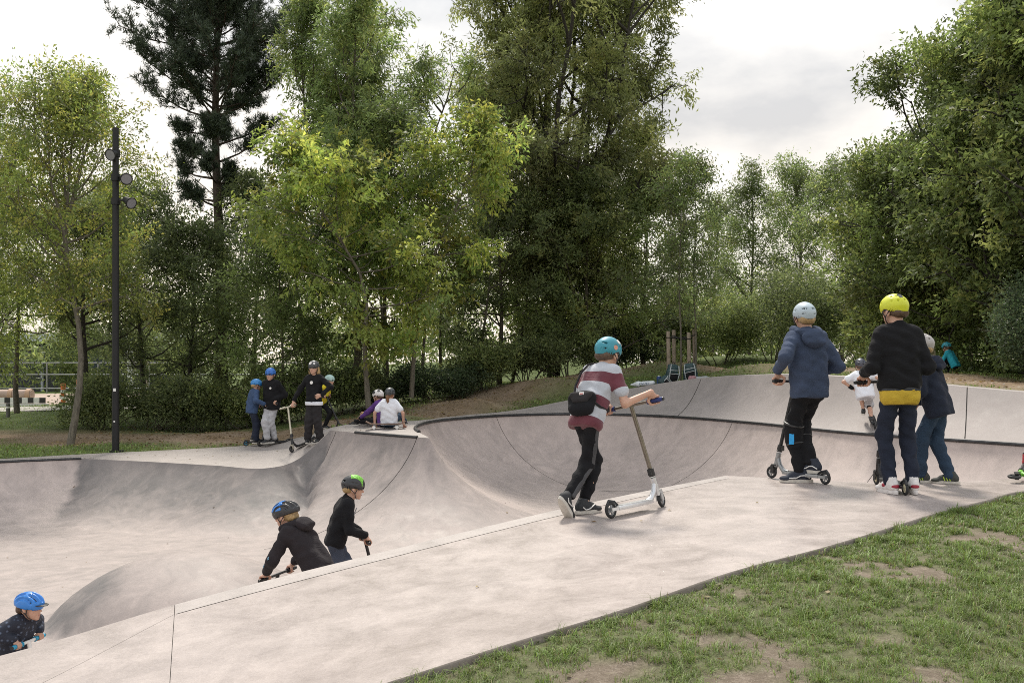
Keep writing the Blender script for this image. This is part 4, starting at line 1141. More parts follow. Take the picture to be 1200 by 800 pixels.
shrub("ivy_thicket", gbase(1330, 19.4), 1.7, 1.2, 2.6, 8000, "dark ivy thicket at the right edge of the picture", PAL_IVY, leaf=.07, lobes=10, nst=10, cat="thicket")

# -- shrubs along the foot of the trees
sh = [(120, 26.6, 1.5, 1.0, 1.5, PAL_DARK, "dark shrub at the foot of the floodlight pole"), (175, 26.8, 1.5, 1.0, 1.4, PAL_DARK, "dark shrub below the pine, left one"), (235, 26.8, 1.6, 1.0, 1.5, PAL_DARK, "dark shrub left of the small boy in navy"),
      (295, 26.4, 1.5, 1.0, 1.3, PAL_MID, "shrub behind the boys in blue helmets"), (350, 26.6, 1.5, 1.0, 1.4, PAL_DARK, "shrub between the boys in blue helmets and the long-haired rider"), (400, 26.8, 1.5, 1.0, 1.4, PAL_DARK, "dark shrub behind the child in yellow"),
      (455, 27.6, 1.5, 1.0, 1.1, PAL_IVY, "ivy-covered shrub behind the two seated children"), (515, 28.2, 1.5, 1.0, 1.1, PAL_IVY, "ivy-covered shrub above the start of the earth path"), (565, 29.0, 1.5, 1.0, 1.3, PAL_MID, "green shrub halfway up the earth path"),
      (615, 30.2, 1.5, 1.0, 1.4, PAL_DARK, "shrub beside the earth path, left of the striped shirt"), (668, 31.0, 1.6, 1.0, 1.5, PAL_DARK, "shrub right behind the teal helmet"), (735, 33.0, 1.7, 1.0, 1.4, PAL_IVY, "dark shrub in the shade right of the teal helmet"),
      (790, 34.5, 1.8, 1.0, 2.6, PAL_MID, "shrub behind the wooden stakes"), (845, 34.0, 1.9, 1.2, 3.0, PAL_MID, "rounded shrub right of the wooden stakes"), (905, 34.0, 2.0, 1.2, 3.5, PAL_DARK, "tall dark shrub left of the grey helmet"), (965, 32.0, 2.0, 1.2, 3.3, PAL_DARK, "tall dark shrub right of the grey helmet"),
      (1020, 35.0, 2.0, 1.1, 3.4, PAL_ASH, "lighter green shrub left of the yellow helmet"), (1075, 37.0, 2.0, 1.2, 3.2, PAL_ASH, "light green shrub in the opening right of the yellow helmet"), (1125, 38.0, 2.0, 1.2, 2.8, PAL_ASH, "light green shrub behind the person in turquoise")]
for px, Y, rx, ry, h, pal, lab in sh:
    shrub("shrub", gbase(px, Y), rx, ry, h, 11000 if h < 2 else 17000, lab, pal, leaf=.085, lobes=9, group="shrubs along the foot of the trees")
# -- thin bare stems standing between the shrubs
for k, (px, Y, ln_, lab) in enumerate(((360, 29.5, -.5, "thin leaning grey stem right of the long-haired rider"), (497, 29, .25, "thin pale double stem behind the seated children"), (560, 31, .5, "thin bare stem left of the earth path"), (600, 32, .9, "slanting thin stem in the shade of the biggest tree"), (455, 30, -.3, "thin dark stem beside the upright maple trunk"), (520, 31.5, -.2, "thin dark stem below the bright maple"))):
    tree("thin_tree", gbase(px, Y), 6.2, 1.3, lab, PAL_MID, crown0=0.5, env=env_dome, nprim=12, leaf=0.10, nleaf=2600, elev=(.2, 1), tr=0.055, bark_m=M_barkgrey if k % 2 else M_barkpale, lean=(ln_, 0), nsec=4, ntw=4, group="thin stems between the shrubs")
# -- far wood closing the view
def wood():
    Vs, Fs, Ks, o = [], [], [], 0
    for i in range(46):
        x = -34 + i * 1.75 + rng.uniform(-.6, .6); Y = rng.uniform(50, 58); H = rng.uniform(4.5, 7.0) if x < 6 else rng.uniform(4.5, 6.5); zb = ground_z(x, Y)
        n = 2000; lob = rng.uniform((-1.6, -1.2, .3), (1.6, 1.2, H * .85), (14, 3)); ix = rng.integers(0, 14, n)
        C = lob[ix] + unit(rng.normal(0, 1, (n, 3))) * rng.random((n, 1)) ** .4 * np.array([1.2, 1, 1.1]) + np.array([x, Y, zb]); C[:, 2] = np.maximum(C[:, 2], zb)
        V, F, K = leaves(C, .27, rng.normal(0, 1, (n, 3)), .5, PAL_DARK + PAL_MID, rng.uniform(.7, 1.4, 14)[ix], .6)
        Vs.append(V); Fs.append(F + o); Ks.append(K); o += len(V)
    return np_mesh("far_wood", np.concatenate(Vs), np.concatenate(Fs), False, {"Col": np.concatenate(Ks)})
g = link("far_wood", wood(), M_leaf); tag(g, "distant dark green wood behind the tree row", "wood", kind="stuff")
# ================================================================ bodies: smooth implicit surfaces meshed with surface nets
class Field:
    def __init__(self): self.p = []; self.cuts = []
    def cap(self, a, b, ra, rb=None, k=0.02, flat=None, sub=False):
        self.p.append(('c', np.array(a, float), np.array(b, float), ra, ra if rb is None else rb, k, flat, sub)); return self
    def ell(self, c, r, rot=None, k=0.02, sub=False):
        self.p.append(('e', np.array(c, float), np.array(r, float), np.eye(3) if rot is None else np.array(rot, float), None, k, None, sub)); return self
    def chain(self, pts, radii, k=0.01):
        for a, b, r0, r1 in zip(pts, pts[1:], radii, radii[1:]): self.cap(a, b, r0, r1, k)
        return self
    def cut(self, p, n): self.cuts.append((np.array(p, float), np.array(n, float) / np.linalg.norm(n))); return self
    def mesh(self, h, wrinkle=0.0, wscale=1.0, seed=0.0):
        lo, hi = np.full(3, 1e9), np.full(3, -1e9)
        for q in self.p:
            if q[7]: continue
            if q[0] == 'c': r = max(q[3], q[4]) * 1.25; l, u = np.minimum(q[1], q[2]) - r, np.maximum(q[1], q[2]) + r
            else: r = q[2].max(); l, u = q[1] - r, q[1] + r
            lo, hi = np.minimum(lo, l), np.maximum(hi, u)
        lo -= 3 * h + 0.02; hi += 3 * h + 0.02
        n = np.ceil((hi - lo) / h).astype(int) + 1
        ax = [lo[i] + h * np.arange(n[i]) for i in range(3)]
        F = np.full(n, 0.25, np.float32)
        for q in self.p:
            k = q[5]; mg = k * 1.2 + 3 * h + 0.01
            if q[0] == 'c': r = max(q[3], q[4]) * 1.3; l, u = np.minimum(q[1], q[2]) - r - mg, np.maximum(q[1], q[2]) + r + mg
            else: r = q[2].max(); l, u = q[1] - r - mg, q[1] + r + mg
            i0 = np.clip(np.floor((l - lo) / h).astype(int), 0, n - 1); i1 = np.clip(np.ceil((u - lo) / h).astype(int) + 1, 1, n)
            if (i1 <= i0).any(): continue
            X = ax[0][i0[0]:i1[0], None, None]; Y = ax[1][None, i0[1]:i1[1], None]; Z = ax[2][None, None, i0[2]:i1[2]]
            if q[0] == 'c':
                a, b_ = q[1], q[2]; d = b_ - a; dd = float(d @ d) + 1e-12
                x, y, z = X - a[0], Y - a[1], Z - a[2]
                t = np.clip((x * d[0] + y * d[1] + z * d[2]) / dd, 0, 1)
                ex, ey, ez = x - t * d[0], y - t * d[1], z - t * d[2]
                q2 = ex * ex + ey * ey + ez * ez
                if q[6] is not None:
                    nv, f = q[6]; w = ex * nv[0] + ey * nv[1] + ez * nv[2]; q2 = q2 + w * w * (1 / (f * f) - 1)
                dist = np.sqrt(q2) - (q[3] + (q[4] - q[3]) * t)
            else:
                c, r, Rm = q[1], q[2], q[3]; x, y, z = X - c[0], Y - c[1], Z - c[2]
                u_ = [(x * Rm[i, 0] + y * Rm[i, 1] + z * Rm[i, 2]) / r[i] for i in range(3)]
                k0 = np.sqrt(u_[0]**2 + u_[1]**2 + u_[2]**2); k1 = np.sqrt((u_[0]/r[0])**2 + (u_[1]/r[1])**2 + (u_[2]/r[2])**2) + 1e-9
                dist = k0 * (k0 - 1) / k1
            S = F[i0[0]:i1[0], i0[1]:i1[1], i0[2]:i1[2]]; dist = dist.astype(np.float32)
            if q[7]:
                S[...] = np.maximum(S, -dist)
            else:
                hh = np.clip(0.5 + 0.5 * (dist - S) / k, 0, 1); S[...] = dist + (S - dist) * hh - k * hh * (1 - hh)
        for p, nv in self.cuts:
            pl = ((ax[0] - p[0]) * nv[0])[:, None, None] + ((ax[1] - p[1]) * nv[1])[None, :, None] + ((ax[2] - p[2]) * nv[2])[None, None, :]
            F = np.maximum(F, pl.astype(np.float32))
        if wrinkle:
            I = np.argwhere(np.abs(F) < wrinkle * 2 + 2.5 * h); P_ = lo + I * h; w = wscale
            a = P_[:, 0] * 23 * w + 2.1 * np.sin(P_[:, 2] * 17 * w + seed) ; c_ = P_[:, 2] * 31 * w + 1.7 * np.sin(P_[:, 0] * 19 * w + P_[:, 1] * 23 * w + seed * 2)
            nz = np.sin(c_ + 1.3 * np.sin(a)) * 0.6 + np.sin(P_[:, 2] * 58 * w + 2.5 * np.sin(P_[:, 1] * 21 * w + seed) + P_[:, 0] * 30) * 0.4
            F[I[:, 0], I[:, 1], I[:, 2]] += (wrinkle * nz).astype(np.float32)
        return surface_nets(F, lo, h)

def surface_nets(F, lo, h):
    S = F < 0
    n = F.shape
    c = np.zeros((n[0]-1, n[1]-1, n[2]-1), np.int8)
    for i in (0, 1):
        for j in (0, 1):
            for k in (0, 1): c += S[i:n[0]-1+i, j:n[1]-1+j, k:n[2]-1+k]
    I = np.argwhere((c > 0) & (c < 8)); m = len(I)
    vid = np.full(c.shape, -1, np.int32); vid[I[:, 0], I[:, 1], I[:, 2]] = np.arange(m)
    cs = np.array([(i, j, k) for i in (0, 1) for j in (0, 1) for k in (0, 1)])
    val = np.stack([F[I[:, 0]+a, I[:, 1]+b, I[:, 2]+d] for a, b, d in cs], 1)
    acc = np.zeros((m, 3)); cnt = np.zeros(m)
    for a in range(8):
        for b in range(a + 1, 8):
            if np.abs(cs[a] - cs[b]).sum() != 1: continue
            va, vb = val[:, a], val[:, b]; x = (va < 0) != (vb < 0); t = np.where(x, va / np.where(x, va - vb, 1), 0)
            acc += x[:, None] * (cs[a] + t[:, None] * (cs[b] - cs[a])); cnt += x
    V = lo + h * (I + acc / cnt[:, None]); Q = []
    for axis in range(3):
        sl0 = [slice(None)] * 3; sl1 = [slice(None)] * 3; sl0[axis] = slice(0, -1); sl1[axis] = slice(1, None)
        E = np.argwhere(S[tuple(sl0)] != S[tuple(sl1)]); o1, o2 = (axis + 1) % 3, (axis + 2) % 3
        ok = (E[:, o1] > 0) & (E[:, o2] > 0) & (E[:, o1] < n[o1]-1) & (E[:, o2] < n[o2]-1); E = E[ok]
        e1 = np.zeros(3, int); e1[o1] = 1; e2 = np.zeros(3, int); e2[o2] = 1
        g = lambda q: vid[q[:, 0], q[:, 1], q[:, 2]]
        quad = np.stack([g(E - e1 - e2), g(E - e2), g(E), g(E - e1)], 1)
        flip = S[E[:, 0], E[:, 1], E[:, 2]]; quad[~flip] = quad[~flip][:, ::-1]; Q.append(quad)
    Q = np.concatenate(Q); Q = Q[(Q >= 0).all(1)]
    return V, Q

def fobj(name, field, h, mat, parent, wrinkle=0.0, wscale=1.0, seed=0.0, attr=None):
    V, Q = field.mesh(h, wrinkle, wscale, seed)
    me = np_mesh(name, V, Q, True, attr(V) if attr else None)
    o = link(name, me, mat, parent)
    if len(Q) > 2500 and attr is None and name not in ("body", "shell"):
        o.modifiers.new("fewer_faces", 'DECIMATE').ratio = .5
    return o

def rotz(a): c, s = math.cos(a), math.sin(a); return np.array([[c, -s, 0], [s, c, 0], [0, 0, 1.0]])
def rotx(a): c, s = math.cos(a), math.sin(a); return np.array([[1.0, 0, 0], [0, c, -s], [0, s, c]])
def roty(a): c, s = math.cos(a), math.sin(a); return np.array([[c, 0, s], [0, 1.0, 0], [-s, 0, c]])
def nrm(v): v = np.array(v, float); return v / (np.linalg.norm(v) + 1e-12)

def ik(a, c, l1, l2, pole):
    a, c = np.array(a, float), np.array(c, float); d = c - a; L_ = np.linalg.norm(d); mx = (l1 + l2) * 0.995
    if L_ > mx: c = a + d / L_ * mx; L_ = mx; d = c - a
    u = d / L_; x = (l1*l1 - l2*l2 + L_*L_) / (2 * L_); hh = math.sqrt(max(0, l1*l1 - x*x))
    p = np.array(pole, float); p = p - u * (p @ u); p = nrm(p)
    return a + u * x + p * hh, c

# ---------------------------------------------------------------- where things stand
SURF = SURF0
def hit(px, py):
    "where the line of sight through a pixel meets the concrete or ground"
    d = Vector(((px - 600) / FPX, 1.0, (HOR - py) / FPX)).normalized(); r = SURF.ray_cast(Vector((0, 0, CZ)), d); return r[0]
def drop(x, y, top=9.0):
    r = SURF.ray_cast(Vector((x, y, top)), Vector((0, 0, -1))); return r[0]
def slope(x, y):
    r = SURF.ray_cast(Vector((x, y, 9.0)), Vector((0, 0, -1))); return r[1]

# ---------------------------------------------------------------- shared materials for people
M_skin = plain("skin_fair", (0.52, 0.31, 0.225), 0.5, 0, .08, 20)
M_skin.node_tree.nodes["Principled BSDF"].inputs["Subsurface Weight"].default_value = 0.08
M_blackcl = cloth("black_fabric", (0.011, 0.011, 0.013)); M_navycl = cloth("navy_fabric", (0.020, 0.025, 0.042)); M_bluehood = cloth("slate_blue_fabric", (0.050, 0.068, 0.115))
M_denim = cloth("denim", (0.030, 0.052, 0.088)); M_yellowcl = cloth("mustard_fabric", (0.52, 0.36, 0.045)); M_whitecl = cloth("white_fabric", (0.72, 0.74, 0.80), var=.06); M_greycl = cloth("light_grey_fabric", (0.42, 0.42, 0.44))
M_purple = cloth("purple_fabric", (0.105, 0.045, 0.20)); M_turq = cloth("turquoise_fabric", (0.035, 0.36, 0.46)); M_bluetee = cloth("blue_fabric", (0.05, 0.085, 0.17)); M_yel2 = cloth("bright_yellow_fabric", (0.72, 0.58, 0.04)); M_charcoal = cloth("charcoal_fabric", (0.028, 0.026, 0.028))
M_slacks = cloth("blue_grey_fabric", (0.055, 0.066, 0.095)); M_grstripe = cloth("grey_side_stripe", (0.075, 0.075, 0.08))
M_rubber = plain("black_rubber", (0.02, 0.02, 0.021), .7); M_blk = plain("black_plastic", (0.018, 0.018, 0.02), .4); M_white = plain("white_plastic", (0.75, 0.74, 0.72), .5, 0, .05); M_sole = plain("shoe_sole_white", (0.56, 0.53, 0.48), .7)
M_hair_b = plain("hair_blond", (0.36, 0.24, 0.11), .55, 0, .35, 60, .6); M_hair_d = plain("hair_brown", (0.085, 0.05, 0.03), .5, 0, .35, 60, .6); M_hair_r = plain("hair_auburn", (0.17, 0.075, 0.03), .5, 0, .35, 60, .6)
M_eye = plain("eye_dark", (0.02, 0.015, 0.012), .2); M_lip = plain("lips", (0.42, 0.16, 0.13), .5); M_brow = plain("eyebrow", (0.10, 0.06, 0.035), .8)
def gloss(name, col, rough=.35): return plain(name, col, rough, 0, .06, 15, 0, coat=.15)
H_teal = gloss("helmet_teal", (0.035, 0.26, 0.34), .5); H_grey = gloss("helmet_pale_grey", (0.42, 0.50, 0.56), .5); H_yel = gloss("helmet_neon_yellow", (0.62, 0.66, 0.03), .45); H_blue = gloss("helmet_blue", (0.03, 0.15, 0.52), .4)
H_sky = gloss("helmet_sky_blue", (0.04, 0.24, 0.58), .4); H_blk = gloss("helmet_black", (0.025, 0.026, 0.03), .4); H_white = gloss("helmet_white", (0.66, 0.63, 0.62), .45); H_mint = gloss("helmet_mint", (0.40, 0.56, 0.54), .45); H_dgrey = gloss("helmet_dark_grey", (0.045, 0.05, 0.055), .4)
H_green = gloss("helmet_lime", (0.20, 0.55, 0.06), .45); H_plum = gloss("helmet_slate", (0.07, 0.075, 0.10), .35); H_bike = gloss("helmet_bright_blue", (0.03, 0.20, 0.60), .35)

# ---------------------------------------------------------------- scooter
def scooter(name, loc, yaw, label, group="scooters", lean=0.0, steer=0.0, deck=M_blk, bar=M_blk, grip=M_blk, core=M_blk, fork=None, bar_h=0.80, bar_w=0.54, s=1.0, pitch=0.0, wheel_r=0.058, lay=None, level=False):
    fork = fork or deck
    root = empty(name, loc); n_ = slope(loc[0], loc[1]) if lay is None else Vector((0, 0, 1))
    root.rotation_mode = 'QUATERNION'
    if lay is None and not level:
        fr = drop(loc[0] - math.sin(yaw) * .64 * s, loc[1] + math.cos(yaw) * .64 * s)
        if fr is not None and abs(fr.z - loc[2]) < .3: pitch = math.atan2(fr.z - loc[2], .64 * s)
    Rw = (Matrix.Rotation(yaw, 3, 'Z') @ Matrix.Rotation(pitch, 3, 'X') @ Matrix.Rotation(-lean, 3, 'Y')) if lay is None else lay
    root.rotation_quaternion = Rw.to_quaternion(); root.scale = (s, s, s)
    wr = wheel_r; wb = 0.64
    def wheel(c, M):
        e = empty("wheel", (0, 0, 0)); e.parent = root; e.matrix_local = M
        MB().torus(c, (1, 0, 0), wr - .012, .0125, 28, 10).build("tyre", M_rubber, e)
        b = MB(); b.cyl((c[0]-.011, c[1], c[2]), (c[0]+.011, c[1], c[2]), .018, seg=16)
        for k in range(5):
            a = k * 2 * math.pi / 5; b.cyl((c[0], c[1] + .012*math.cos(a), c[2] + .012*math.sin(a)), (c[0], c[1] + (wr-.014)*math.cos(a), c[2] + (wr-.014)*math.sin(a)), .008, seg=6)
        b.torus(c, (1, 0, 0), wr - .021, .006, 24, 6); b.build("rim", core, e)
    I = Matrix()
    wheel((0, 0, wr), I)
    # deck board, gooseneck and rear dropout
    b = MB(); w = .055
    b.prism([(-w*.75, .055), (w*.75, .055), (w, .10), (w, .42), (w*.62, .485), (-w*.62, .485), (-w, .42), (-w, .10)], .052, .084, bevel=.005)
    b.box((.034, .03, .066), (.010, .11, .024)); b.box((-.034, .03, .066), (.010, .11, .024)); b.build("deck", deck, root)
    g = MB(); g.prism([(-w*.7, .10), (w*.7, .10), (w*.92, .12), (w*.92, .41), (w*.5, .47), (-w*.5, .47), (-w*.92, .41), (-w*.92, .12)], .0845, .0865); g.build("grip_tape", M_rubber if deck is not M_silver else M_silver, root)
    b = MB(); b.tube([(0, .44, .070), (0, .50, .085), (0, .545, .135), (0, .566, .205)], [.021, .023, .021, .021], 10); b.cyl((0, .590, .115), (0, .556, .245), .0235, seg=14); b.build("neck", deck, root)
    b = MB(); b.tube([(0, -.045, wr + .062 - .03), (0, -.01, wr*2 + .010), (0, .05, wr*2 - .005), (0, .085, .088)], [.010]*4, 6); b.build("brake", M_blk, root)
    ax0, ax1 = Vector((0, .594, .10)), Vector((0, .552, .262)); axd = (ax1 - ax0).normalized()
    Ms = Matrix.Translation(ax0) @ Matrix.Rotation(steer, 4, axd) @ Matrix.Translation(-ax0)
    b = MB(); b.box((0, .602, wr*2 + .012), (.055, .05, .016)); b.box((.024, .618, wr + .030), (.009, .034, .075)); b.box((-.024, .618, wr + .030), (.009, .034, .075)); b.cyl((0, .595, .10), (0, .59, .13), .018); b.build("fork", fork, root, Ms)
    wheel((0, wb, wr), Ms)
    b = MB(); b.cyl(ax1 - axd*.004, ax1 + axd*.058, .027, seg=14); b.box(ax1 + axd*.03 + Vector((0, -.028, 0)), (.03, .02, .05)); b.build("clamp", M_blk, root, Ms)
    top = ax1 + axd * (bar_h - .262) / axd.z
    b = MB(); b.cyl(ax1 + axd*.05, top, .0175, seg=14); hw = bar_w / 2
    b.cyl(top + Vector((-hw, 0, 0)), top + Vector((hw, 0, 0)), .0125, seg=12); b.build("handlebar", bar, root, Ms)
    G = {}
    for sd in (-1, 1):
        b = MB(); b.cyl(top + Vector((sd*(hw-.125), 0, 0)), top + Vector((sd*(hw+.002), 0, 0)), .0165, seg=12)
        for k in range(5): b.torus(top + Vector((sd*(hw-.115+.024*k), 0, 0)), (1, 0, 0), .0165, .002, 14, 6)
        b.torus(top + Vector((sd*(hw-.125), 0, 0)), (1, 0, 0), .019, .004, 16, 6)
        gr = b.build("grip", grip, root, Ms); MB().cyl(top + Vector((sd*(hw+.001), 0, 0)), top + Vector((sd*(hw+.012), 0, 0)), .0165, .014, 12).build("bar_end", M_blk, gr)
        G[sd] = Ms @ (top + Vector((sd*(hw-.065), 0, 0)))
    tag(root, label, "scooter", group)
    MW = Matrix.Translation(loc) @ Rw.to_4x4() @ Matrix.Diagonal((s, s, s, 1))
    root["_"] = 0; del root["_"]
    return dict(root=root, L=MW @ G[-1], R=MW @ G[1], axis=(MW.to_3x3() @ Ms.to_3x3() @ Vector((1, 0, 0))).normalized(), M=MW)
M_silver = plain("brushed_aluminium", (0.62, 0.63, 0.65), .32, .85, .06, 40); M_bronze = plain("bronze_chrome", (0.24, 0.215, 0.18), .3, .9, .1, 20); M_bluegrip = plain("blue_rubber_grip", (0.02, 0.035, 0.16), .6); M_greyal = plain("grey_aluminium", (0.30, 0.31, 0.32), .4, .6)
M_cream = plain("cream_wheel", (0.60, 0.55, 0.40), .5); M_cyan = plain("cyan_rubber", (0.04, 0.33, 0.52), .5); M_champ = plain("pale_bar", (0.52, 0.49, 0.40), .35, .5)
# ---------------------------------------------------------------- one figure
def shoe_mesh(parent, A_, yaw, pitch, s, upper, sole, mark=None, markm=None, roll=0.0, h=0.007, chunky=1.0):
    "shoe with its ankle at A_ (local to the person); parts: upper, sole, mark"
    e = empty("shoe", (0, 0, 0)); e.parent = parent
    Rm = rotz(yaw) @ rotx(pitch) @ roty(roll)
    M = Matrix.Translation(A_) @ Matrix([list(r) for r in Rm]).to_4x4() @ Matrix.Diagonal((s, s, s, 1)); e.matrix_local = M
    L_ = 1.0   # shoe 0.245 long at s = 1
    f = Field()
    f.ell((0, -.045, -.035), (.036, .042, .040), k=.02).ell((0, .03, -.045), (.040, .075, .030), k=.025).ell((0, .112, -.056), (.043, .055, .024), k=.025).cap((0, -.03, -.01), (0, -.012, .028), .038, .037, k=.02).cap((0, .0, -.015), (0, .07, -.032), .034, .028, k=.02)
    f.cut((0, 0, -.070), (0, 0, -1)); f.cut((0, -.02, .034), (0, .25, 1)); f.ell((0, -.018, .05), (.027, .030, .035), sub=True, k=.004)
    up = fobj("upper", f, h / s, upper, e)
    out = []
    for k in range(22):
        a = 2 * math.pi * k / 22; y = math.cos(a); x = math.sin(a); wd = .043 - .007 * (1 - y) * .8 - (.004 if abs(y) < .4 else 0); out.append((x * wd * chunky, .035 + y * .132))
    b = MB(); b.prism(out[::-1], -.086, -.058, bevel=.004); b.build("sole", sole, e)
    lb = MB()
    for k in range(4): y = .03 + k * .017; lb.tube([(-.024, y - .004, -.012 - k * .008), (0, y, -.0015 - k * .0085), (.024, y - .004, -.012 - k * .008)], .0035, 5)
    lb.build("lace", markm or M_white, e)
    if mark:
        for sd in (-1, 1):
            for ln_ in mark: MB().tube([(sd * q[2], q[0], q[1]) for q in ln_], [.0045] * len(ln_), 6).build("shoe_mark", markm or M_white, e)
    return e
MK_SWOOSH = [[(-.045, -.030, .037), (-.02, -.052, .042), (.02, -.045, .043), (.075, -.018, .033)]]
MK_WAVE = [[(-.07, -.045, .037), (-.03, -.025, .041), (.0, -.028, .043), (.03, -.045, .043), (.09, -.05, .041)]]
MK_THREE = [[(-.01 + .024 * k, -.055, .043), (.004 + .024 * k, -.02, .037)] for k in range(3)]

def carve_bike(f):
    def arc(x, a0, a1, r, n=6):
        k_ = math.sqrt(max(.02, 1 - (x / .100) ** 2)); pts = [np.array([x, -.012 + .136 * k_ * .97 * math.cos(a), .030 + .096 * k_ * .97 * math.sin(a)]) for a in np.linspace(a0, a1, n)]
        for p, q in zip(pts, pts[1:]): f.cap(p, q, r, sub=True)
    for x in (-.046, 0, .046): arc(x, .38, 1.25, .0155); arc(x, 1.75, 2.75, .0155)
    for x in (-.083, .083): arc(x, .30, 1.3, .0135); arc(x, 1.7, 2.75, .0135)
def shell_panel(cuts, mat, style="skate", name="colour_panel"):
    "painted area of the shell, limited by planes given in the helmet's own frame"
    def fn(e):
        f = Field()
        if style == "skate": f.ell((0, -.006, .030), (.1005, .1215, .1055), k=.01); f.ell((0, -.006, .030), (.094, .115, .099), sub=True)
        else: f.ell((0, -.012, .030), (.1035, .1395, .0995), k=.01); f.ell((0, -.012, .030), (.096, .132, .092), sub=True); carve_bike(f)
        for p, n_ in cuts: f.cut(p, n_)
        fobj(name, f, .006, mat, e)
    return fn
def helmet(parent, hc, Rh, s, mat, style="skate", extra=None, h=0.007, vents="slots", strap=True):
    e = empty("helmet", (0, 0, 0)); e.parent = parent
    e.matrix_local = Matrix.Translation(hc) @ Matrix([list(r) for r in Rh]).to_4x4() @ Matrix.Diagonal((s, s, s, 1))
    f = Field()
    if style == "skate":
        f.ell((0, -.006, .030), (.097, .118, .102), k=.01); f.cap((0, -.075, -.012), (0, -.075, .02), .040, .05, k=.05)
        f.ell((0, -.008, .012), (.086, .106, .098), sub=True); f.cut((0, 0, -.018), (0, .10, -1)); 
        for sd in (-1, 1): f.ell((sd * .10, .012, -.035), (.05, .048, .045), sub=True)
        if vents == "slots":
            for zz, x0 in ((.058, .036), (.018, .036)):
                for sx in (-1, 1):
                    for fb in (-1, 1):
                        pt = lambda x: np.array([x, -.006 + fb * .118 * .975 * math.sqrt(max(.01, 1 - (x / .097) ** 2 - ((zz - .03) / .102) ** 2)), zz])
                        f.cap(pt(sx * (x0 - .014)), pt(sx * (x0 + .014)), .0088, sub=True)
            for sd in (-1, 1):
                for yy in (-.03, .025): f.cap((sd * .093, yy - .012, .055), (sd * .093, yy + .012, .055), .009, sub=True)
        else:
            for az in (-2.6, -2.1, -1.04, -.5, .5, 1.04, 2.1, 2.6, 3.14):
                for el in (.32, .78): f.ell((math.sin(az) * .098 * math.cos(el), math.cos(az) * .118 * math.cos(el) - .006, .030 + .102 * math.sin(el)), (.010, .010, .010), sub=True)
        sh = fobj("shell", f, h / s, mat, e)
        lin = Field(); lin.ell((0, -.006, .022), (.0900, .1105, .0985), k=.01); lin.cut((0, 0, -.006), (0, .1, -1)); fobj("liner", lin, .014 / s, M_blk, e)
        b = MB(); ring = [(.0905 * math.sin(a), -.006 + .1115 * math.cos(a), -.002 - .011 * math.cos(a)) for a in np.linspace(0, 2*math.pi, 30)]
    else:
        f.ell((0, -.012, .030), (.100, .136, .096), k=.01); f.ell((0, -.01, .004), (.084, .112, .096), sub=True); f.cut((0, 0, -.010), (0, -.12, -1))
        carve_bike(f)
        sh = fobj("shell", f, h / s, mat, e)
        lin = Field(); lin.ell((0, -.012, .020), (.088, .120, .090), k=.01); lin.cut((0, 0, -.002), (0, -.1, -1)); fobj("liner", lin, .010 / s, M_blk, e)
        if style == "visor": MB().prism([(-.07, .10), (-.045, .150), (0, .168), (.045, .150), (.07, .10)], .022, .029, bevel=.002).build("visor", M_blk, e)
    if strap:
        b = MB()
        for sd in (-1, 1):
            b.tube([(sd * .090, .035, -.005), (sd * .080, .020, -.055), (sd * .060, .032, -.092), (0, .05, -.113)], .0048, 6); b.tube([(sd * .088, -.035, -.010), (sd * .080, .020, -.055)], .0048, 6)
        b.build("strap", M_blk, e)
    for ex in (extra or []): ex(e)
    return e

def sticker(dirv, size, mat, disc=True, name="sticker"):
    "thin decal hugging a skate helmet"
    def fn(e):
        d = nrm(dirv); p = np.array([0, -.006, .030]) + np.array([.097, .118, .102]) * d * 1.012; n_ = nrm(d / np.array([.097, .118, .102]))
        q = Vector(n_).to_track_quat('Z', 'Y').to_matrix().to_4x4()
        M = Matrix.Translation(p) @ q
        if disc: o = MB().prism([(size * math.cos(a), size * math.sin(a)) for a in np.linspace(0, 6.283, 18, endpoint=False)], -.004, .0012, M)
        else: o = MB().prism([(-size[0], -size[1]), (size[0], -size[1]), (size[0], size[1]), (-size[0], size[1])], -.005, .0014, M)
        o.build(name, mat, e)
    return fn

def stripe_mat(name, bands, k=1.0):
    m, nt, b = new_mat(name); a = nt.nodes.new("ShaderNodeAttribute"); a.attribute_name = "stripe"
    n = nt.nodes.new("ShaderNodeValToRGB"); n.color_ramp.interpolation = 'CONSTANT'; el = n.color_ramp.elements
    while len(el) < len(bands): el.new(.5)
    for e, (p, c) in zip(el, bands): e.position = p; e.color = (*c, 1)
    nt.links.new(a.outputs["Fac"], n.inputs["Fac"])
    f = noise(nt, 10, 4.0); c = mixc(nt, 1.0, n.outputs["Color"], ramp(nt, f, [(0.3, (.82, .82, .82)), (.7, (1.05, 1.05, 1.05))]), 'MULTIPLY')
    nt.links.new(c, b.inputs["Base Color"]); b.inputs["Roughness"].default_value = .9; b.inputs["Sheen Weight"].default_value = .2
    bump(nt, b, noise(nt, 28, 3.0, dist=.6), .5, .012); return m

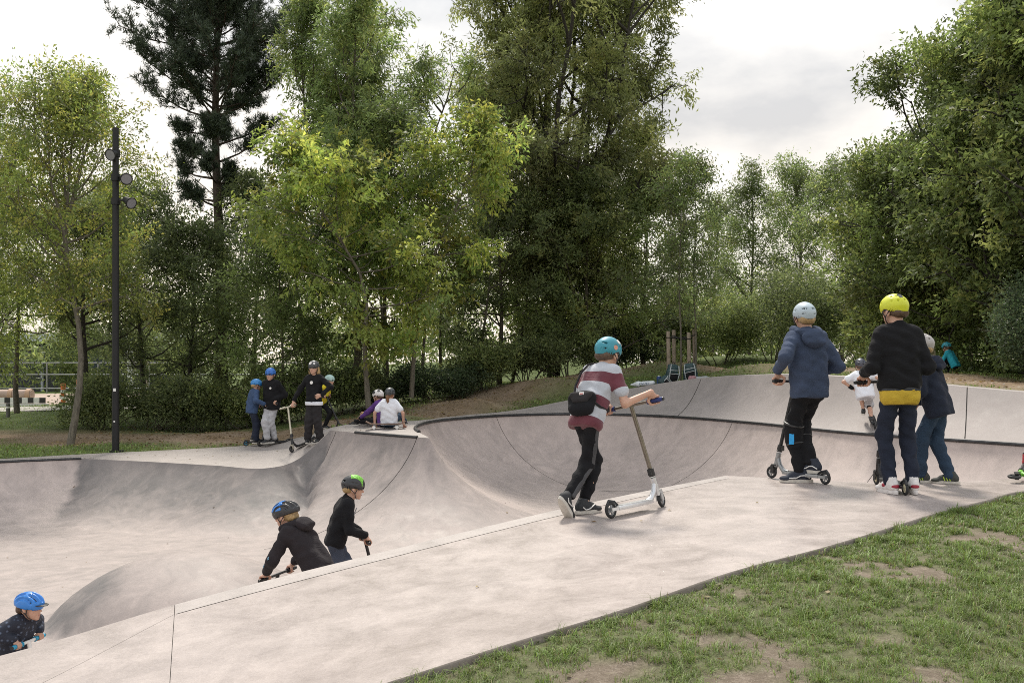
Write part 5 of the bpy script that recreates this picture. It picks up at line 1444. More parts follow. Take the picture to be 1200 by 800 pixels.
def grip_hand(f, W, G, a, sd, s, n):
    "fingers closed round a bar at G with axis a; n points from the bar towards the wrist"
    a = nrm(a); n = nrm(n - a * (n @ a)); u = np.cross(a, n); u = u if u[2] > 0 else -u
    P = lambda o, th, r: G + a * o + (n * math.cos(th) + u * math.sin(th)) * r
    f.cap(W, G + n * .030 + u * .020, .019 * s, .021 * s, k=.012)
    for o, sc in ((-.030, .95), (-.010, 1.04), (.010, 1.0), (.029, .82)):
        pts = [P(o * s, .35, .036 * s), P(o * s, 1.25, .034 * s), P(o * s, 2.35, .031 * s), P(o * s, 3.5, .030 * s), P(o * s, 4.3, .027 * s)]
        f.cap(W * .35 + pts[0] * .65, pts[0], .012 * s, .0105 * s, k=.012); f.chain(pts, [.0105 * s * sc, .0098 * s * sc, .0092 * s * sc, .0085 * s * sc, .0078 * s * sc], k=.003)
    t = -sd * .040 * s
    f.chain([W * .6 + G * .4 + a * t * .5, P(t, -.5, .036 * s), P(t * .8, -1.4, .031 * s), P(t * .6, -2.3, .029 * s)], [.013 * s, .011 * s, .0095 * s, .008 * s], k=.006)

def free_hand(f, W, d, pn, s, sd, curl=.35):
    "relaxed hand leaving the wrist along d, palm facing pn"
    d = nrm(d); pn = nrm(pn - d * (pn @ d)); x = np.cross(d, pn) 
    K = W + d * .062 * s
    for o in (-.020, 0, .020): f.cap(W + x * o * .5 * s, K + x * o * s, .015 * s, .013 * s, k=.012)
    for o, ln_ in ((-.030, .058), (-.010, .072), (.010, .076), (.029, .066)):
        p = K + x * o * s; dd = nrm(d + x * o * 2.5); pts = [p]
        for j in range(3): dd = nrm(dd + pn * curl); pts.append(pts[-1] + dd * ln_ * s * (.45, .32, .23)[j])
        f.chain(pts, [.0105 * s, .0092 * s, .0085 * s, .0075 * s], k=.004)
    side = x * (1 if sd > 0 else -1); p0 = W + d * .018 * s + side * .018 * s
    f.chain([p0, p0 + nrm(d + side * .9 + pn * .3) * .032 * s, p0 + nrm(d + side * .5 + pn * .5) * .062 * s, p0 + nrm(d + side * .2 + pn * .6) * .085 * s], [.014 * s, .0115 * s, .010 * s, .008 * s], k=.008)

def person(label, loc, yaw, H, pelvis, lean=0.0, side=0.0, twist=0.0, head=(0, 0, 0), feet=None, hands=None, elbow=None, knee=None, top=("hoodie", M_blackcl), legs=("trousers", M_blackcl),
           shoes=(M_blk, M_sole, None, None), helm=None, hair=None, h=0.0075, group=None, face=False, extras=None, bag=.012, hem=-.035, cuff=None, name="person", hood=False, curve=0.0, sleeve=1.0, wr=.0062, slim=.93):
    s = H / 1.45; root = empty(name, loc, yaw); MI = (Matrix.Translation(loc) @ Matrix.Rotation(yaw, 4, 'Z')).inverted()
    toL = lambda p: np.array(MI @ Vector(p)); dirL = lambda v: np.array(MI.to_3x3() @ Vector(v))
    P0 = np.array(pelvis, float)
    Rt = rotz(twist) @ rotx(-lean) @ roty(side); Rt2 = rotz(twist) @ rotx(-lean - curve) @ roty(side)
    chest = P0 + Rt @ np.array([0, 0, .235]) * s; neckb = chest + Rt2 @ np.array([0, -.004, .185]) * s
    shl = {sd: chest + Rt2 @ np.array([sd * .128 * (.5 + .5 * slim), 0, .145]) * s for sd in (-1, 1)}
    Rh = rotz(twist + head[0]) @ rotx(-head[1]) @ roty(head[2])
    hc = neckb + Rt2 @ np.array([0, .012, .048]) * s + Rh @ np.array([0, .014, .083]) * s
    hip = {sd: P0 + Rt @ np.array([sd * .068 * slim, 0, -.035]) * s for sd in (-1, 1)}
    La, Lf, Lt, Lc = .265 * s, .225 * s, .345 * s, .335 * s
    J = dict(P0=P0, chest=chest, neckb=neckb, hc=hc, Rt=Rt, Rt2=Rt2, Rh=Rh, s=s, toL=toL, root=root, h=h)
    body = Field()
    # trunk and head
    for sd in (-1, 1):
        body.cap(P0 + Rt @ np.array([sd * .055 * slim, 0, -.02]) * s, chest + Rt2 @ np.array([sd * .065 * slim, 0, .06]) * s, .078 * s * slim, .083 * s * slim, k=.05 * s)
    body.cap(shl[-1] * .85 + shl[1] * .15, shl[1] * .85 + shl[-1] * .15, .055 * s, k=.06 * s)
    body.cap(neckb - Rt2 @ np.array([0, 0, .02]) * s, hc + Rh @ np.array([0, -.012, -.03]) * s, .048 * s, .046 * s, k=.03 * s)
    hs = s ** .4
    hp = lambda x, y, z: hc + Rh @ np.array([x, y, z]) * hs
    body.ell(hp(0, -.010, .022), np.array([.074, .091, .090]) * hs, Rh.T, k=.02); body.ell(hp(0, .030, -.045), np.array([.055, .060, .066]) * hs, Rh.T, k=.035)
    body.cap(hp(0, .086, .002), hp(0, .103, -.026), .009 * hs, .0125 * hs, k=.012); body.cap(hp(-.018, .078, -.062), hp(.018, .078, -.062), .010 * hs, k=.012); body.ell(hp(0, .072, -.095), np.array([.022, .018, .016]) * hs, Rh.T, k=.02)
    for sd in (-1, 1):
        body.ell(hp(sd * .077, -.006, -.020), np.array([.011, .022, .030]) * hs, Rh.T, k=.008); body.ell(hp(sd * .032, .098, .003), np.array([.015, .012, .010]) * hs, Rh.T, sub=True, k=.004)
    # legs
    feet = feet or {-1: dict(p=(-.09, 0, .085 * s)), 1: dict(p=(.09, 0, .085 * s))}
    kn, an = {}, {}
    for sd in (-1, 1):
        fp = feet[sd]; pole = (knee or {}).get(sd, (-math.sin(fp.get('yaw', 0)), math.cos(fp.get('yaw', 0)), .1)); kn[sd], an[sd] = ik(hip[sd], fp['p'], Lt, Lc, pole)
        body.cap(hip[sd], kn[sd], .055 * s * slim, .042 * s, k=.03 * s); body.cap(kn[sd], an[sd], .043 * s, .030 * s, k=.012 * s); body.cap(kn[sd] * .65 + an[sd] * .35, kn[sd] * .4 + an[sd] * .6, .044 * s, .038 * s, k=.02 * s)
        fd = rotz(fp.get('yaw', 0)) @ rotx(fp.get('pitch', 0)); body.cap(an[sd] + fd @ np.array([0, -.03, -.045]) * s, an[sd] + fd @ np.array([0, .10, -.058]) * s, .026 * s, .020 * s, k=.02 * s)
    # arms
    el, wrp = {}, {}
    for sd in (-1, 1):
        hd = (hands or {}).get(sd, dict(free=(sd * .20, .02, P0[2] - .06 * s))); pole = (elbow or {}).get(sd, (sd * .5, -1.0, -.3))
        if 'grip' in hd:
            G = toL(hd['grip']); a = nrm(dirL(hd['axis'])); back = shl[sd] + np.array([sd * .06, 0, -.16]) * s - G; n_ = nrm(back - a * (back @ a)); u = np.cross(a, n_); u = u if u[2] > 0 else -u
            W = G + n_ * .072 * s + u * .030 * s; el[sd], W = ik(shl[sd], W, La, Lf, pole); wrp[sd] = W; grip_hand(body, W, G, a, sd, s, n_)
        else:
            W = np.array(hd['free'], float); el[sd], W = ik(shl[sd], W, La, Lf, pole); wrp[sd] = W
            d = np.array(hd.get('dir', W - el[sd]), float); free_hand(body, W, d, np.array(hd.get('palm', (-sd, 0, 0)), float), s, sd, hd.get('curl', .3))
        body.cap(shl[sd], el[sd], .038 * s, .031 * s, k=.02 * s); body.cap(el[sd], wrp[sd], .0325 * s, .022 * s, k=.015 * s)
    J.update(kn=kn, an=an, el=el, wr=wrp, shl=shl, hip=hip)
    bo = fobj("body", body, min(h, .0068 if h < .009 else h), M_skin, root)
    dm_ = bo.modifiers.new("fewer_faces", 'DECIMATE'); dm_.ratio = .33
    # upper garment
    kind_, tm = top[0], top[1]
    t = Field(); z0 = np.array([0, 0, hem]) * s; g = bag
    for sd in (-1, 1):
        t.cap(P0 + Rt @ (np.array([sd * .058 * slim, 0, 0]) * s + z0), chest + Rt2 @ np.array([sd * .066 * slim, 0, .055]) * s, .086 * s * slim + g + .007, .088 * s * slim + g * .8, k=.05 * s)
    t.cap(shl[-1] * .84 + shl[1] * .16, shl[1] * .84 + shl[-1] * .16, .056 * s + g * .6, k=.06 * s); t.cap(neckb - Rt2 @ np.array([0, 0, .05]) * s, neckb + Rt2 @ np.array([0, -.002, .012 if kind_ != "tee" else -.012]) * s, .060 * s, .056 * s, k=.03 * s)
    for sd in (-1, 1):
        if kind_ == "tee":
            e_ = shl[sd] + (el[sd] - shl[sd]) * .62 * sleeve; t.cap(shl[sd], e_, .047 * s + g * .5, .049 * s + g * .6, k=.03 * s); ax_ = nrm(el[sd] - shl[sd])
        else:
            t.cap(shl[sd], el[sd], .046 * s + g * .7, .037 * s + g * .8, k=.03 * s); wc = wrp[sd] + (el[sd] - wrp[sd]) * .06; t.cap(el[sd], wc, .038 * s + g * .8, .028 * s + g * .6, k=.02 * s)
    if hood:
        hf = Field()
        q = lambda w: neckb + Rt2 @ np.array([math.cos(w) * .098, .012 - math.sin(w) * .100, .022 - .045 * math.sin(w)]) * s
        for k_ in range(10):
            a_ = math.pi * (-.06 + 1.12 * k_ / 10); b_ = math.pi * (-.06 + 1.12 * (k_ + 1) / 10); hf.cap(q(a_), q(b_), .034 * s, k=.012 * s)
        hf.ell(neckb + Rt2 @ np.array([0, -.112, -.060]) * s, np.array([.104, .048, .078]) * s, Rt2.T, k=.02 * s)
        hf.cap(neckb + Rt2 @ np.array([-.06, -.135, -.095]) * s, neckb + Rt2 @ np.array([.06, -.135, -.095]) * s, .026 * s, k=.015 * s)
        fobj("hood", hf, max(h, .0085), tm, root, .004 * s, 1.4, H)
    t.cut(P0 + Rt @ (z0 + np.array([0, 0, -.045]) * s), -(Rt @ np.array([0, 0, 1.0])))
    def stripe_attr(V):
        upv = Rt @ np.array([0, 0, 1.0]); tz = (V - (P0 + Rt @ (z0 + np.array([0, 0, -.045]) * s))) @ upv / (.55 * s)
        out = tz.copy()
        for sd in (-1, 1):
            ax_ = nrm(el[sd] - shl[sd]); q = (V - shl[sd]) @ ax_; lat = np.linalg.norm((V - shl[sd]) - q[:, None] * ax_, axis=1)
            m_ = (q > .035 * s) & (lat < .085 * s) & ((V - chest) @ (Rt2 @ np.array([1.0, 0, 0])) * sd > .114 * slim * s); out[m_] = .80 - (q[m_] - .03 * s) / s * 1.15
        return {"stripe": np.clip(out, 0, 1)}
    to = fobj({"tee": "t_shirt", "hoodie": "hooded_top", "jacket": "jacket", "sweater": "sweater"}[kind_], t, max(h, .0092), tm, root, wr * s, 1.0, yaw * 3 + H, stripe_attr if kind_ == "tee" else None)
    # legwear
    lk, lm = legs[0], legs[1]; q = Field(); lb = legs[2] if len(legs) > 2 else .012
    for sd in (-1, 1):
        q.cap(P0 + Rt @ np.array([sd * .052 * slim, -.004, .03]) * s, P0 + Rt @ np.array([sd * .060 * slim, -.008, -.05]) * s, .078 * s * slim + .003, .078 * s * slim + .003, k=.05 * s); q.cap(hip[sd], kn[sd], .066 * s * slim + lb * .5, .048 * s + lb, k=.025 * s)
        if lk == "trousers":
            ce = an[sd] + (kn[sd] - an[sd]) * (cuff if cuff is not None else .06); q.cap(kn[sd], ce, .050 * s + lb, .037 * s + lb * 1.0, k=.02 * s); 
        else: q.cap(kn[sd], kn[sd] + (an[sd] - kn[sd]) * .1, .054 * s + lb * 1.3, .056 * s + lb * 1.3, k=.02 * s)
    lo_ = fobj("trousers" if lk == "trousers" else "shorts", q, max(h, .0098), lm, root, wr * 1.25 * s, 1.0, yaw + H * 2)
    # shoes
    for sd in (-1, 1):
        fp = feet[sd]; shoe_mesh(root, an[sd] , fp.get('yaw', 0), fp.get('pitch', 0), s * fp.get('k', 1.0), shoes[0], shoes[1], shoes[2], shoes[3], fp.get('roll', 0), h=max(h, .008), chunky=1.06)
    # hair and helmet
    if hair:
        hm, style = hair; f = Field(); f.ell(hp(0, -.020, .020), np.array([.081, .094, .095]) * hs, Rh.T, k=.02)
        f.cut(hp(0, .035, 0), Rh @ np.array([0, 1.0, .25])); 
        if style == "short": f.cap(hp(-.03, -.075, -.03), hp(.03, -.075, -.03), .036 * hs, k=.03); f.cut(hp(0, -.06, -.062), Rh @ np.array([0, .35, -1.0]))
        if style == "long":
            for xx, yy in ((-.07, -.02), (-.045, -.065), (0, -.08), (.045, -.065), (.07, -.02)): f.chain([hp(xx, yy, 0), hp(xx * 1.12, yy * 1.1, -.08), hp(xx * 1.15, yy * 1.15 , -.155), hp(xx * .95, yy * 1.15, -.205)], [.030 * hs, .032 * hs, .028 * hs, .010 * hs], k=.015)
        if style == "tail": f.chain([hp(0, -.085, -.03), hp(0, -.115, -.07), hp(.01, -.115, -.13), hp(.01, -.105, -.185)], [.035 * hs, .032 * hs, .026 * hs, .010 * hs], k=.015)
        fobj("hair", f, max(.0075, h * .9), hm, root, .002, 2.5, H)
    if face:
        for sd in (-1, 1):
            MB().ball(hp(sd * .031, .0835, .003), .0105 * hs).build("eye", M_eye, root); MB().tube([hp(sd * .018, .0885, .024), hp(sd * .033, .088, .029), hp(sd * .048, .079, .024)], .0035 * hs, 5).build("eyebrow", M_brow, root)
        MB().tube([hp(-.021, .083, -.062), hp(0, .0915, -.0635), hp(.021, .083, -.062)], [.003 * hs, .0052 * hs, .003 * hs], 6).build("lips", M_lip, root)
    if helm:
        hk = dict(helm); m_ = hk.pop('mat'); helmet(root, hp(0, 0, 0.004), Rh, hs * 1.0, m_, h=max(h * .9, .0068), **hk)
    for ex in (extras or []): ex(J)
    tag(root, label, "person", group); J['top'] = to; return J
# ================================================================ riders and scooters
GRP_R = "riders at the skatepark"
def foot(loc, yaw, w, s, fy=0.0, pitch=0.0, lift=0.0, center=True):
    "ankle position (local) for a flat shoe whose middle stands at world point w; fy is the shoe's yaw relative to the person"
    MI = (Matrix.Translation(loc) @ Matrix.Rotation(yaw, 4, 'Z')).inverted(); p = np.array(MI @ Vector(w))
    if pitch == 0: p = p + rotz(fy) @ np.array([0, -.035 * s, .086 * s])
    else: p = p - rotz(fy) @ rotx(pitch) @ np.array([0, .115, -.086]) * s
    p[2] += lift
    return dict(p=p, yaw=fy, pitch=pitch)
def gripd(sc, side): return dict(grip=sc['L' if side < 0 else 'R'], axis=sc['axis'])

# ---- boy in the striped shirt pushing a silver scooter
yw = R(-39); loc = hit(688, 602)
sc = scooter("kick_scooter", hit(717, 607), R(-45), "silver scooter with bronze bars and blue grips pushed by the boy in the striped shirt", lean=R(8), steer=R(16), deck=M_silver, bar=M_bronze, grip=M_bluegrip, core=M_greyal, bar_h=.83, wheel_r=.062)
m_str = stripe_mat("striped_tee", [(0, (.135, .032, .048)), (.135, (.47, .49, .54)), (.31, (.135, .032, .048)), (.46, (.47, .49, .54)), (.665, (.135, .032, .048)), (.83, (.47, .49, .54))])
def bag(J):
    s, Rt = J['s'], J['Rt2']; c = J['P0'] + J['Rt'] @ np.array([.0, -.112, .060]) * s; r = J['root']
    e = empty("shoulder_bag", (0, 0, 0)); e.parent = r; Mb = Matrix.Translation(c) @ Matrix([list(q) for q in (J['Rt'] @ rotz(R(10)) @ roty(R(-10)))]).to_4x4(); e.matrix_local = Mb
    f = Field(); f.ell((0, 0, -.01), (.112, .045, .095), k=.03).cap((-.075, 0, .045), (.075, 0, .045), .034, k=.04).cap((-.05, -.01, -.07), (.05, -.01, -.07), .034, k=.05); fobj("pouch", f, .008, M_blackcl, e, .003)
    f = Field(); f.cap((-.068, -.034, .045), (.068, -.034, .045), .026, k=.03).cap((-.045, -.042, -.005), (.045, -.042, -.005), .018, k=.05); fobj("flap", f, .007, M_charcoal, e)
    MB().box((.015, -.060, .045), (.038, .006, .024), bevel=.002).build("label_patch", M_white, e); MB().box((.015, -.0635, .041), (.026, .003, .008)).build("label_print", plain("red_print", (.45, .05, .05), .6), e)
    Rt0 = J['Rt']; st = []
    for fr, (x, y, z) in ((0, (-.09, -.112, .105)), (0, (-.118, -.095, .205)), (1, (-.110, -.094, .08)), (1, (-.085, -.080, .165)), (1, (-.060, -.030, .212)), (1, (-.035, .055, .185)), (1, (.02, .100, .08)), (0, (.08, .108, .14)), (0, (.135, .06, .07)), (0, (.130, -.05, .055)), (0, (.09, -.108, .075))):
        o_ = J['P0'] if fr == 0 else J['chest']; st.append(o_ + (Rt0 if fr == 0 else Rt) @ np.array([x, y, z]) * s)
    MB().tube(st, .0095, 6).build("strap", M_charcoal, e, Mb.inverted())
def side_stripes(mat, w=.019, both=True, off=.075):
    def fn(J):
        s = J['s']
        for sd in (-1, 1):
            out = J['Rt'] @ np.array([sd, 0, 0]); h_, k_, a_ = J['hip'][sd], J['kn'][sd], J['an'][sd]; f = Field()
            def lat(p, q): d = nrm(q - p); o = out - d * (out @ d); return nrm(o)
            o1, o2 = lat(h_, k_), lat(k_, a_); fw1 = np.cross(o1, nrm(k_ - h_)); fw2 = np.cross(o2, nrm(a_ - k_))
            pts = [h_ + o1 * .060 * s + np.array([0, 0, .02]), h_ * .5 + k_ * .5 + o1 * .056 * s, k_ + (o1 + o2) * .5 * .052 * s, k_ * .5 + a_ * .5 + o2 * .046 * s, a_ * .9 + k_ * .1 + o2 * .041 * s]
            for p, q in zip(pts, pts[1:]): f.cap(p, q, .022, k=.01, flat=(o1 if q is pts[1] or q is pts[2] else o2, .55))
            fobj("side_stripe", f, .007, mat, J['root'], .002)
    return fn
H1 = 1.47; s1 = H1 / 1.45
person("boy in maroon and white striped shirt and teal helmet pushing a silver scooter", loc, yw, H1, (-.01, .02, .755), lean=R(27), curve=R(9), head=(R(-4), R(12), 0), slim=.84, 
       feet={-1: foot(loc, yw, hit(689, 601), s1, R(-14)), 1: foot(loc, yw, hit(666, 606), s1, R(6), R(-48))}, hands={-1: gripd(sc, -1), 1: gripd(sc, 1)}, elbow={-1: (-.8, -.6, -.4), 1: (.3, -.3, -1.0)},
       top=("tee", m_str), legs=("trousers", M_blackcl, .008), shoes=(plain("shoe_black_mesh", (.030, .032, .036), .8), M_sole, MK_SWOOSH, M_white), bag=.013, hem=-.065, cuff=.14,
       helm=dict(mat=H_teal, vents="slots", extra=[sticker((.75, .15, .62), .020, M_white), sticker((.96, -.25, .08), .019, plain("orange_print", (.62, .30, .22), .6)), sticker((.55, .60, .50), (.022, .014), plain("grey_print", (.45, .40, .42), .6), False)]), hair=(M_hair_d, "short"), h=.0068, group=GRP_R,
       extras=[bag, side_stripes(M_grstripe)])

# ---- boy in slate blue hoodie on a scooter, back view
yw = R(14); loc = hit(946, 565); H2 = 1.66; s2 = H2 / 1.45
sc = scooter("kick_scooter", hit(967, 567.5), R(33), "black scooter under the boy in the slate blue hoodie", lean=R(-2), steer=R(4), deck=M_greyal, bar=M_blk, grip=M_blk, core=M_greyal, fork=M_blk, bar_h=.92, bar_w=.60, level=True)
def kneepads(J):
    s = J['s']
    for sd in (-1, 1):
        k_, a_, h_ = J['kn'][sd], J['an'][sd], J['hip'][sd]; d1, d2 = nrm(h_ - k_), nrm(a_ - k_); fw = nrm(np.array([0, 1.0, 0]) - d2 * d2[1]); e = empty("knee_pad", (0, 0, 0)); e.parent = J['root']
        f = Field(); f.cap(k_ + d1 * .05 * s, k_ + d2 * .12 * s, .074 * s, .066 * s, k=.02); f.cap(k_ + d1 * .02 + fw * .02, k_ + d2 * .09 + fw * .02, .066 * s, k=.02); fobj("pad", f, .008, M_blackcl, e, .002)
        MB().torus(k_ + d1 * .055 * s, d1, .074 * s, .012, 24, 8).build("pad_strap", M_blk, e); MB().torus(k_ + d2 * .11 * s, d2, .066 * s, .010, 24, 8).build("pad_strap", M_blk, e)
        c = k_ + d2 * .065 * s + np.array([-.050, -.052, 0]) * s if sd < 0 else k_ + d2 * .065 * s + np.array([-.073, -.012, 0]) * s
        q = Vector((-.6, -.7, .1) if sd < 0 else (-1, -.15, .1)).to_track_quat('Z', 'Y').to_matrix(); MB().box(c, (.040 * s, .085 * s, .014), q, bevel=.004).build("pad_patch", plain("cyan_patch", (.02, .33, .72), .6), e)
def hoodpocket(J): pass
dk = sc['M'] @ Vector((0, .20, .0865))
person("tall boy in slate blue hoodie and pale grey helmet, seen from behind", loc, yw, H2, (.03, .02, .885), lean=R(4), curve=R(5), head=(R(-8), R(4), 0),
       feet={-1: foot(loc, yw, hit(933, 565), s2, R(62)), 1: foot(loc, yw, dk, s2, R(28))}, hands={-1: gripd(sc, -1), 1: gripd(sc, 1)}, elbow={-1: (-.5, -1, -.1), 1: (.75, -1, -.1)}, knee={-1: (-.35, 1, 0), 1: (-.2, 1, 0)},
       top=("hoodie", M_bluehood), legs=("trousers", M_blackcl, .014), shoes=(plain("shoe_navy", (.022, .028, .045), .8), M_sole, MK_WAVE, M_white), bag=.022, hem=-.055, hood=True, helm=dict(mat=H_grey, vents="slots"), hair=(M_hair_b, "short"), h=.0072, group=GRP_R, extras=[kneepads], cuff=.04)

# ---- boy in black jacket, yellow helmet
yw = R(5); loc = hit(1054, 578); H3 = 1.68; s3 = H3 / 1.45
sc = scooter("kick_scooter", hit(1061, 580), R(2), "dark scooter with cream wheels standing between the red and white shoes", lean=R(2), deck=M_blk, core=M_cream, bar_h=.93, bar_w=.52)
def shirt_tail(J):
    s = J['s']; f = Field()
    for sd in (-1, 1): f.cap(J['P0'] + J['Rt'] @ np.array([sd * .052, 0, .03]) * s, J['P0'] + J['Rt'] @ np.array([sd * .054, -.004, -.075]) * s, .090 * s, .093 * s, k=.05 * s)
    f.cut(J['P0'] + np.array([0, 0, -.140]) * s, (0, -.15, -1)); f.cut(J['P0'] + np.array([0, 0, .012]) * s, (0, 0, 1)); fobj("shirt_tail", f, .0075, M_yellowcl, J['root'], .005, 1.3, 2)
    f = Field()
    for sd in (-1, 1): f.cap(J['P0'] + J['Rt'] @ np.array([sd * .054, 0, .02]) * s, J['P0'] + J['Rt'] @ np.array([sd * .054, 0, -.01]) * s, .099 * s, .099 * s, k=.05 * s)
    f.cut(J['P0'] + np.array([0, 0, -.036]) * s, (0, 0, -1)); f.cut(J['P0'] + np.array([0, 0, .0]) * s, (0, 0, 1)); fobj("jacket_hem", f, .0075, cloth("grey_ribbing", (.055, .058, .066)), J['root'], .001)
M_rw = plain("shoe_white_leather", (.66, .63, .62), .5); M_redm = plain("shoe_red", (.30, .02, .04), .55)
def red_heels(J):
    s = J['s']
    for sd in (-1, 1):
        a_ = J['an'][sd]; fy = R(8) if sd < 0 else R(-12); M = Matrix.Translation(a_) @ Matrix.Rotation(fy, 4, 'Z') @ Matrix.Diagonal((s, s, s, 1)); e = [c for c in J['root'].children if c.name.startswith("shoe")][0 if sd < 0 else 1]
        f = Field(); f.ell((0, -.055, -.03), (.034, .036, .022), k=.01); f.ell((-.025, .03, -.03), (.020, .03, .018), k=.01); f.ell((.025, .03, -.03), (.020, .03, .018), k=.01); fobj("heel_panel", f, .006, M_redm, e)
person("tall boy in black jacket over a mustard shirt with neon yellow helmet", loc, yw, H3, (0, 0, .905), lean=R(3), curve=R(4), head=(R(22), R(8), 0),
       feet={-1: foot(loc, yw, hit(1040, 577), s3, R(8)), 1: foot(loc, yw, hit(1068, 577), s3, R(-12))}, hands={-1: gripd(sc, -1), 1: gripd(sc, 1)}, elbow={-1: (-.25, -1, -.1), 1: (.25, -1, -.1)},
       top=("jacket", M_blackcl), legs=("trousers", M_navycl, .011), shoes=(M_rw, M_rw, None, M_redm), bag=.020, hem=.005, helm=dict(mat=H_yel, vents="dots", extra=[sticker((-.12, -.72, .68), (.016, .024), plain("dark_print", (.05, .055, .06), .5), False)]), hair=(M_hair_d, "short"), h=.0072, group=GRP_R, extras=[shirt_tail, red_heels], cuff=-.02)

# ---- child in jeans behind him
yw = R(48); loc = drop((1094 - 600) / FPX * 9.6, 9.6); H4 = 1.36; s4 = H4 / 1.45
person("child in navy hooded top, blue jeans and whitish helmet behind the black jacket", loc, yw, H4, (0, -.03, .725), lean=R(15), side=R(-3), head=(R(12), R(8), 0), feet={-1: foot(loc, yw, loc + Vector((-.13, .05, 0)), s4, R(34)), 1: foot(loc, yw, loc + Vector((.10, -.02, 0)), s4, R(16))},
       hands={-1: dict(free=(-.17, .22, .74)), 1: dict(free=(.17, .20, .72))}, elbow={1: (1, -.6, -.3)}, top=("hoodie", M_navycl), legs=("trousers", M_denim, .016), shoes=(plain("shoe_olive", (.05, .055, .05), .8), M_sole, MK_THREE, plain("neon_stripe", (.45, .62, .06), .5)),
       bag=.028, hem=-.09, hood=True, helm=dict(mat=gloss('helmet_dull_white', (.42, .39, .38), .5), vents="dots", extra=[sticker((-.6, .2, .6), .02, plain("pink_print", (.55, .2, .2), .5))]), hair=(M_hair_b, "short"), h=.0075, group=GRP_R, cuff=.02)

# ---- child in white shirt riding along the far bank
loc = hit(1018, 502); yw = R(-14); H5 = 1.32; s5 = H5 / 1.45
def pads5(J):
    for sd in (-1, 1):
        f = Field(); k_ = J['kn'][sd]; f.cap(k_ + nrm(J['hip'][sd] - k_) * .03, k_ + nrm(J['an'][sd] - k_) * .06, .064, .058, k=.02); fobj("knee_pad", f, .013, M_blackcl, J['root'])
        w = J['wr'][sd]; f = Field(); f.cap(w, w + (J['el'][sd] - w) * .25, .034, .038, k=.01); fobj("wrist_guard", f, .013, M_blackcl, J['root'])
sk = scooter("kick_scooter", loc + Vector((.05, -.15, 0)), R(-10), "small dark scooter of the child in white on the far bank", s=.95, bar_h=.75)
dk = sk['M'] @ Vector((0, .26, .0865))
J5 = person("child in white t-shirt and grey shorts riding on the far bank beside the black jacket", loc, yw, H5, (-.06, -.02, .60), lean=R(22), side=R(-8), head=(0, R(5), 0), feet={-1: dict(p=(-.07, .22, .30), yaw=0), 1: dict(p=(.05, .05, .18), yaw=0)}, hands={-1: dict(free=(-.26, .10, .68)), 1: gripd(sk, 1)}, elbow={-1: (-1, -.5, -.4)},
       top=("tee", M_whitecl), legs=("shorts", M_greycl, .022), shoes=(M_blk, M_sole, None, None), bag=.030, hem=-.06, helm=dict(mat=H_plum), hair=(M_hair_d, "short"), h=.012, group=GRP_R, extras=[pads5])

# ---- someone in turquoise crouching far behind, right
loc = Vector(gbase(1117, 23.5)); yw = R(35)
person("crouching person in turquoise jacket and dark trousers beside the ivy thicket", loc, yw, 1.15, (0, -.05, .18), lean=R(28), head=(0, R(20), 0), feet={-1: dict(p=(-.10, .18, .068)), 1: dict(p=(.10, .18, .068))}, hands={-1: dict(free=(-.12, .32, .24)), 1: dict(free=(.12, .32, .24))}, top=("jacket", M_turq), legs=("trousers", M_blackcl), hair=(M_hair_d, "short"), helm=dict(mat=gloss("helmet_turquoise", (.04, .32, .42))), h=.014, group=GRP_R)

# ---- boy in black hoodie bending forward in the bowl
x, y = (364 - 600) / FPX * 9.6, 9.6; loc = drop(x, y); yw = R(66); H7 = 1.50; s7 = H7 / 1.45
sc = scooter("kick_scooter", drop(x + .06, y + .12) , R(66), "scooter under the boy in the black hoodie, hidden by the deck edge", bar_h=.74, lean=R(3))
dk = sc['M'] @ Vector((0, .30, .0865))
def sleeve_print(J):
    d = J['wr'][-1] - J['el'][-1]; n_ = nrm(np.cross(d, (0, 0, 1.0))); n_ = n_ if n_[0] < 0 else -n_
    for k in range(6):
        c = J['el'][-1] * .88 + J['wr'][-1] * .12 + d * (-.55 + .24 * k) * .62; b = MB(); c = c + n_ * .050
        b.tube([c - nrm(d) * .012, c + nrm(d) * .012 + np.array([0, 0, .012])], .006, 5); b.tube([c + nrm(d) * .012, c - nrm(d) * .010 + np.array([0, 0, .016])], .004, 5); b.build("sleeve_print", plain("pale_blue_print", (.16, .33, .46), .7), J['root'])
hk7 = [shell_panel([((0, -.01, 0), (0, -1, -.25)), ((0, 0, .045), (0, 0, -1)), ((.02, 0, 0), (1, 0, 0))], H_bike, "bike", "blue_panel")]
person("boy in black hoodie and black and blue helmet bending forward in the bowl", loc, yw, H7, (0, -.08, .86), lean=R(34), curve=R(12), head=(R(4), R(14), 0), feet={-1: foot(loc, yw, dk, s7, R(10)), 1: dict(p=(.10, -.16, .09 * s7), yaw=0)}, hands={-1: gripd(sc, -1), 1: gripd(sc, 1)}, elbow={-1: (-.8, -.2, -.5), 1: (1, -.3, -.5)},
       top=("hoodie", cloth("washed_black_fabric", (.026, .022, .025))), legs=("trousers", M_blackcl), bag=.022, hood=True, helm=dict(mat=H_blk, style="bike", extra=hk7), hair=(M_hair_b, "short"), h=.0075, group=GRP_R, extras=[sleeve_print])

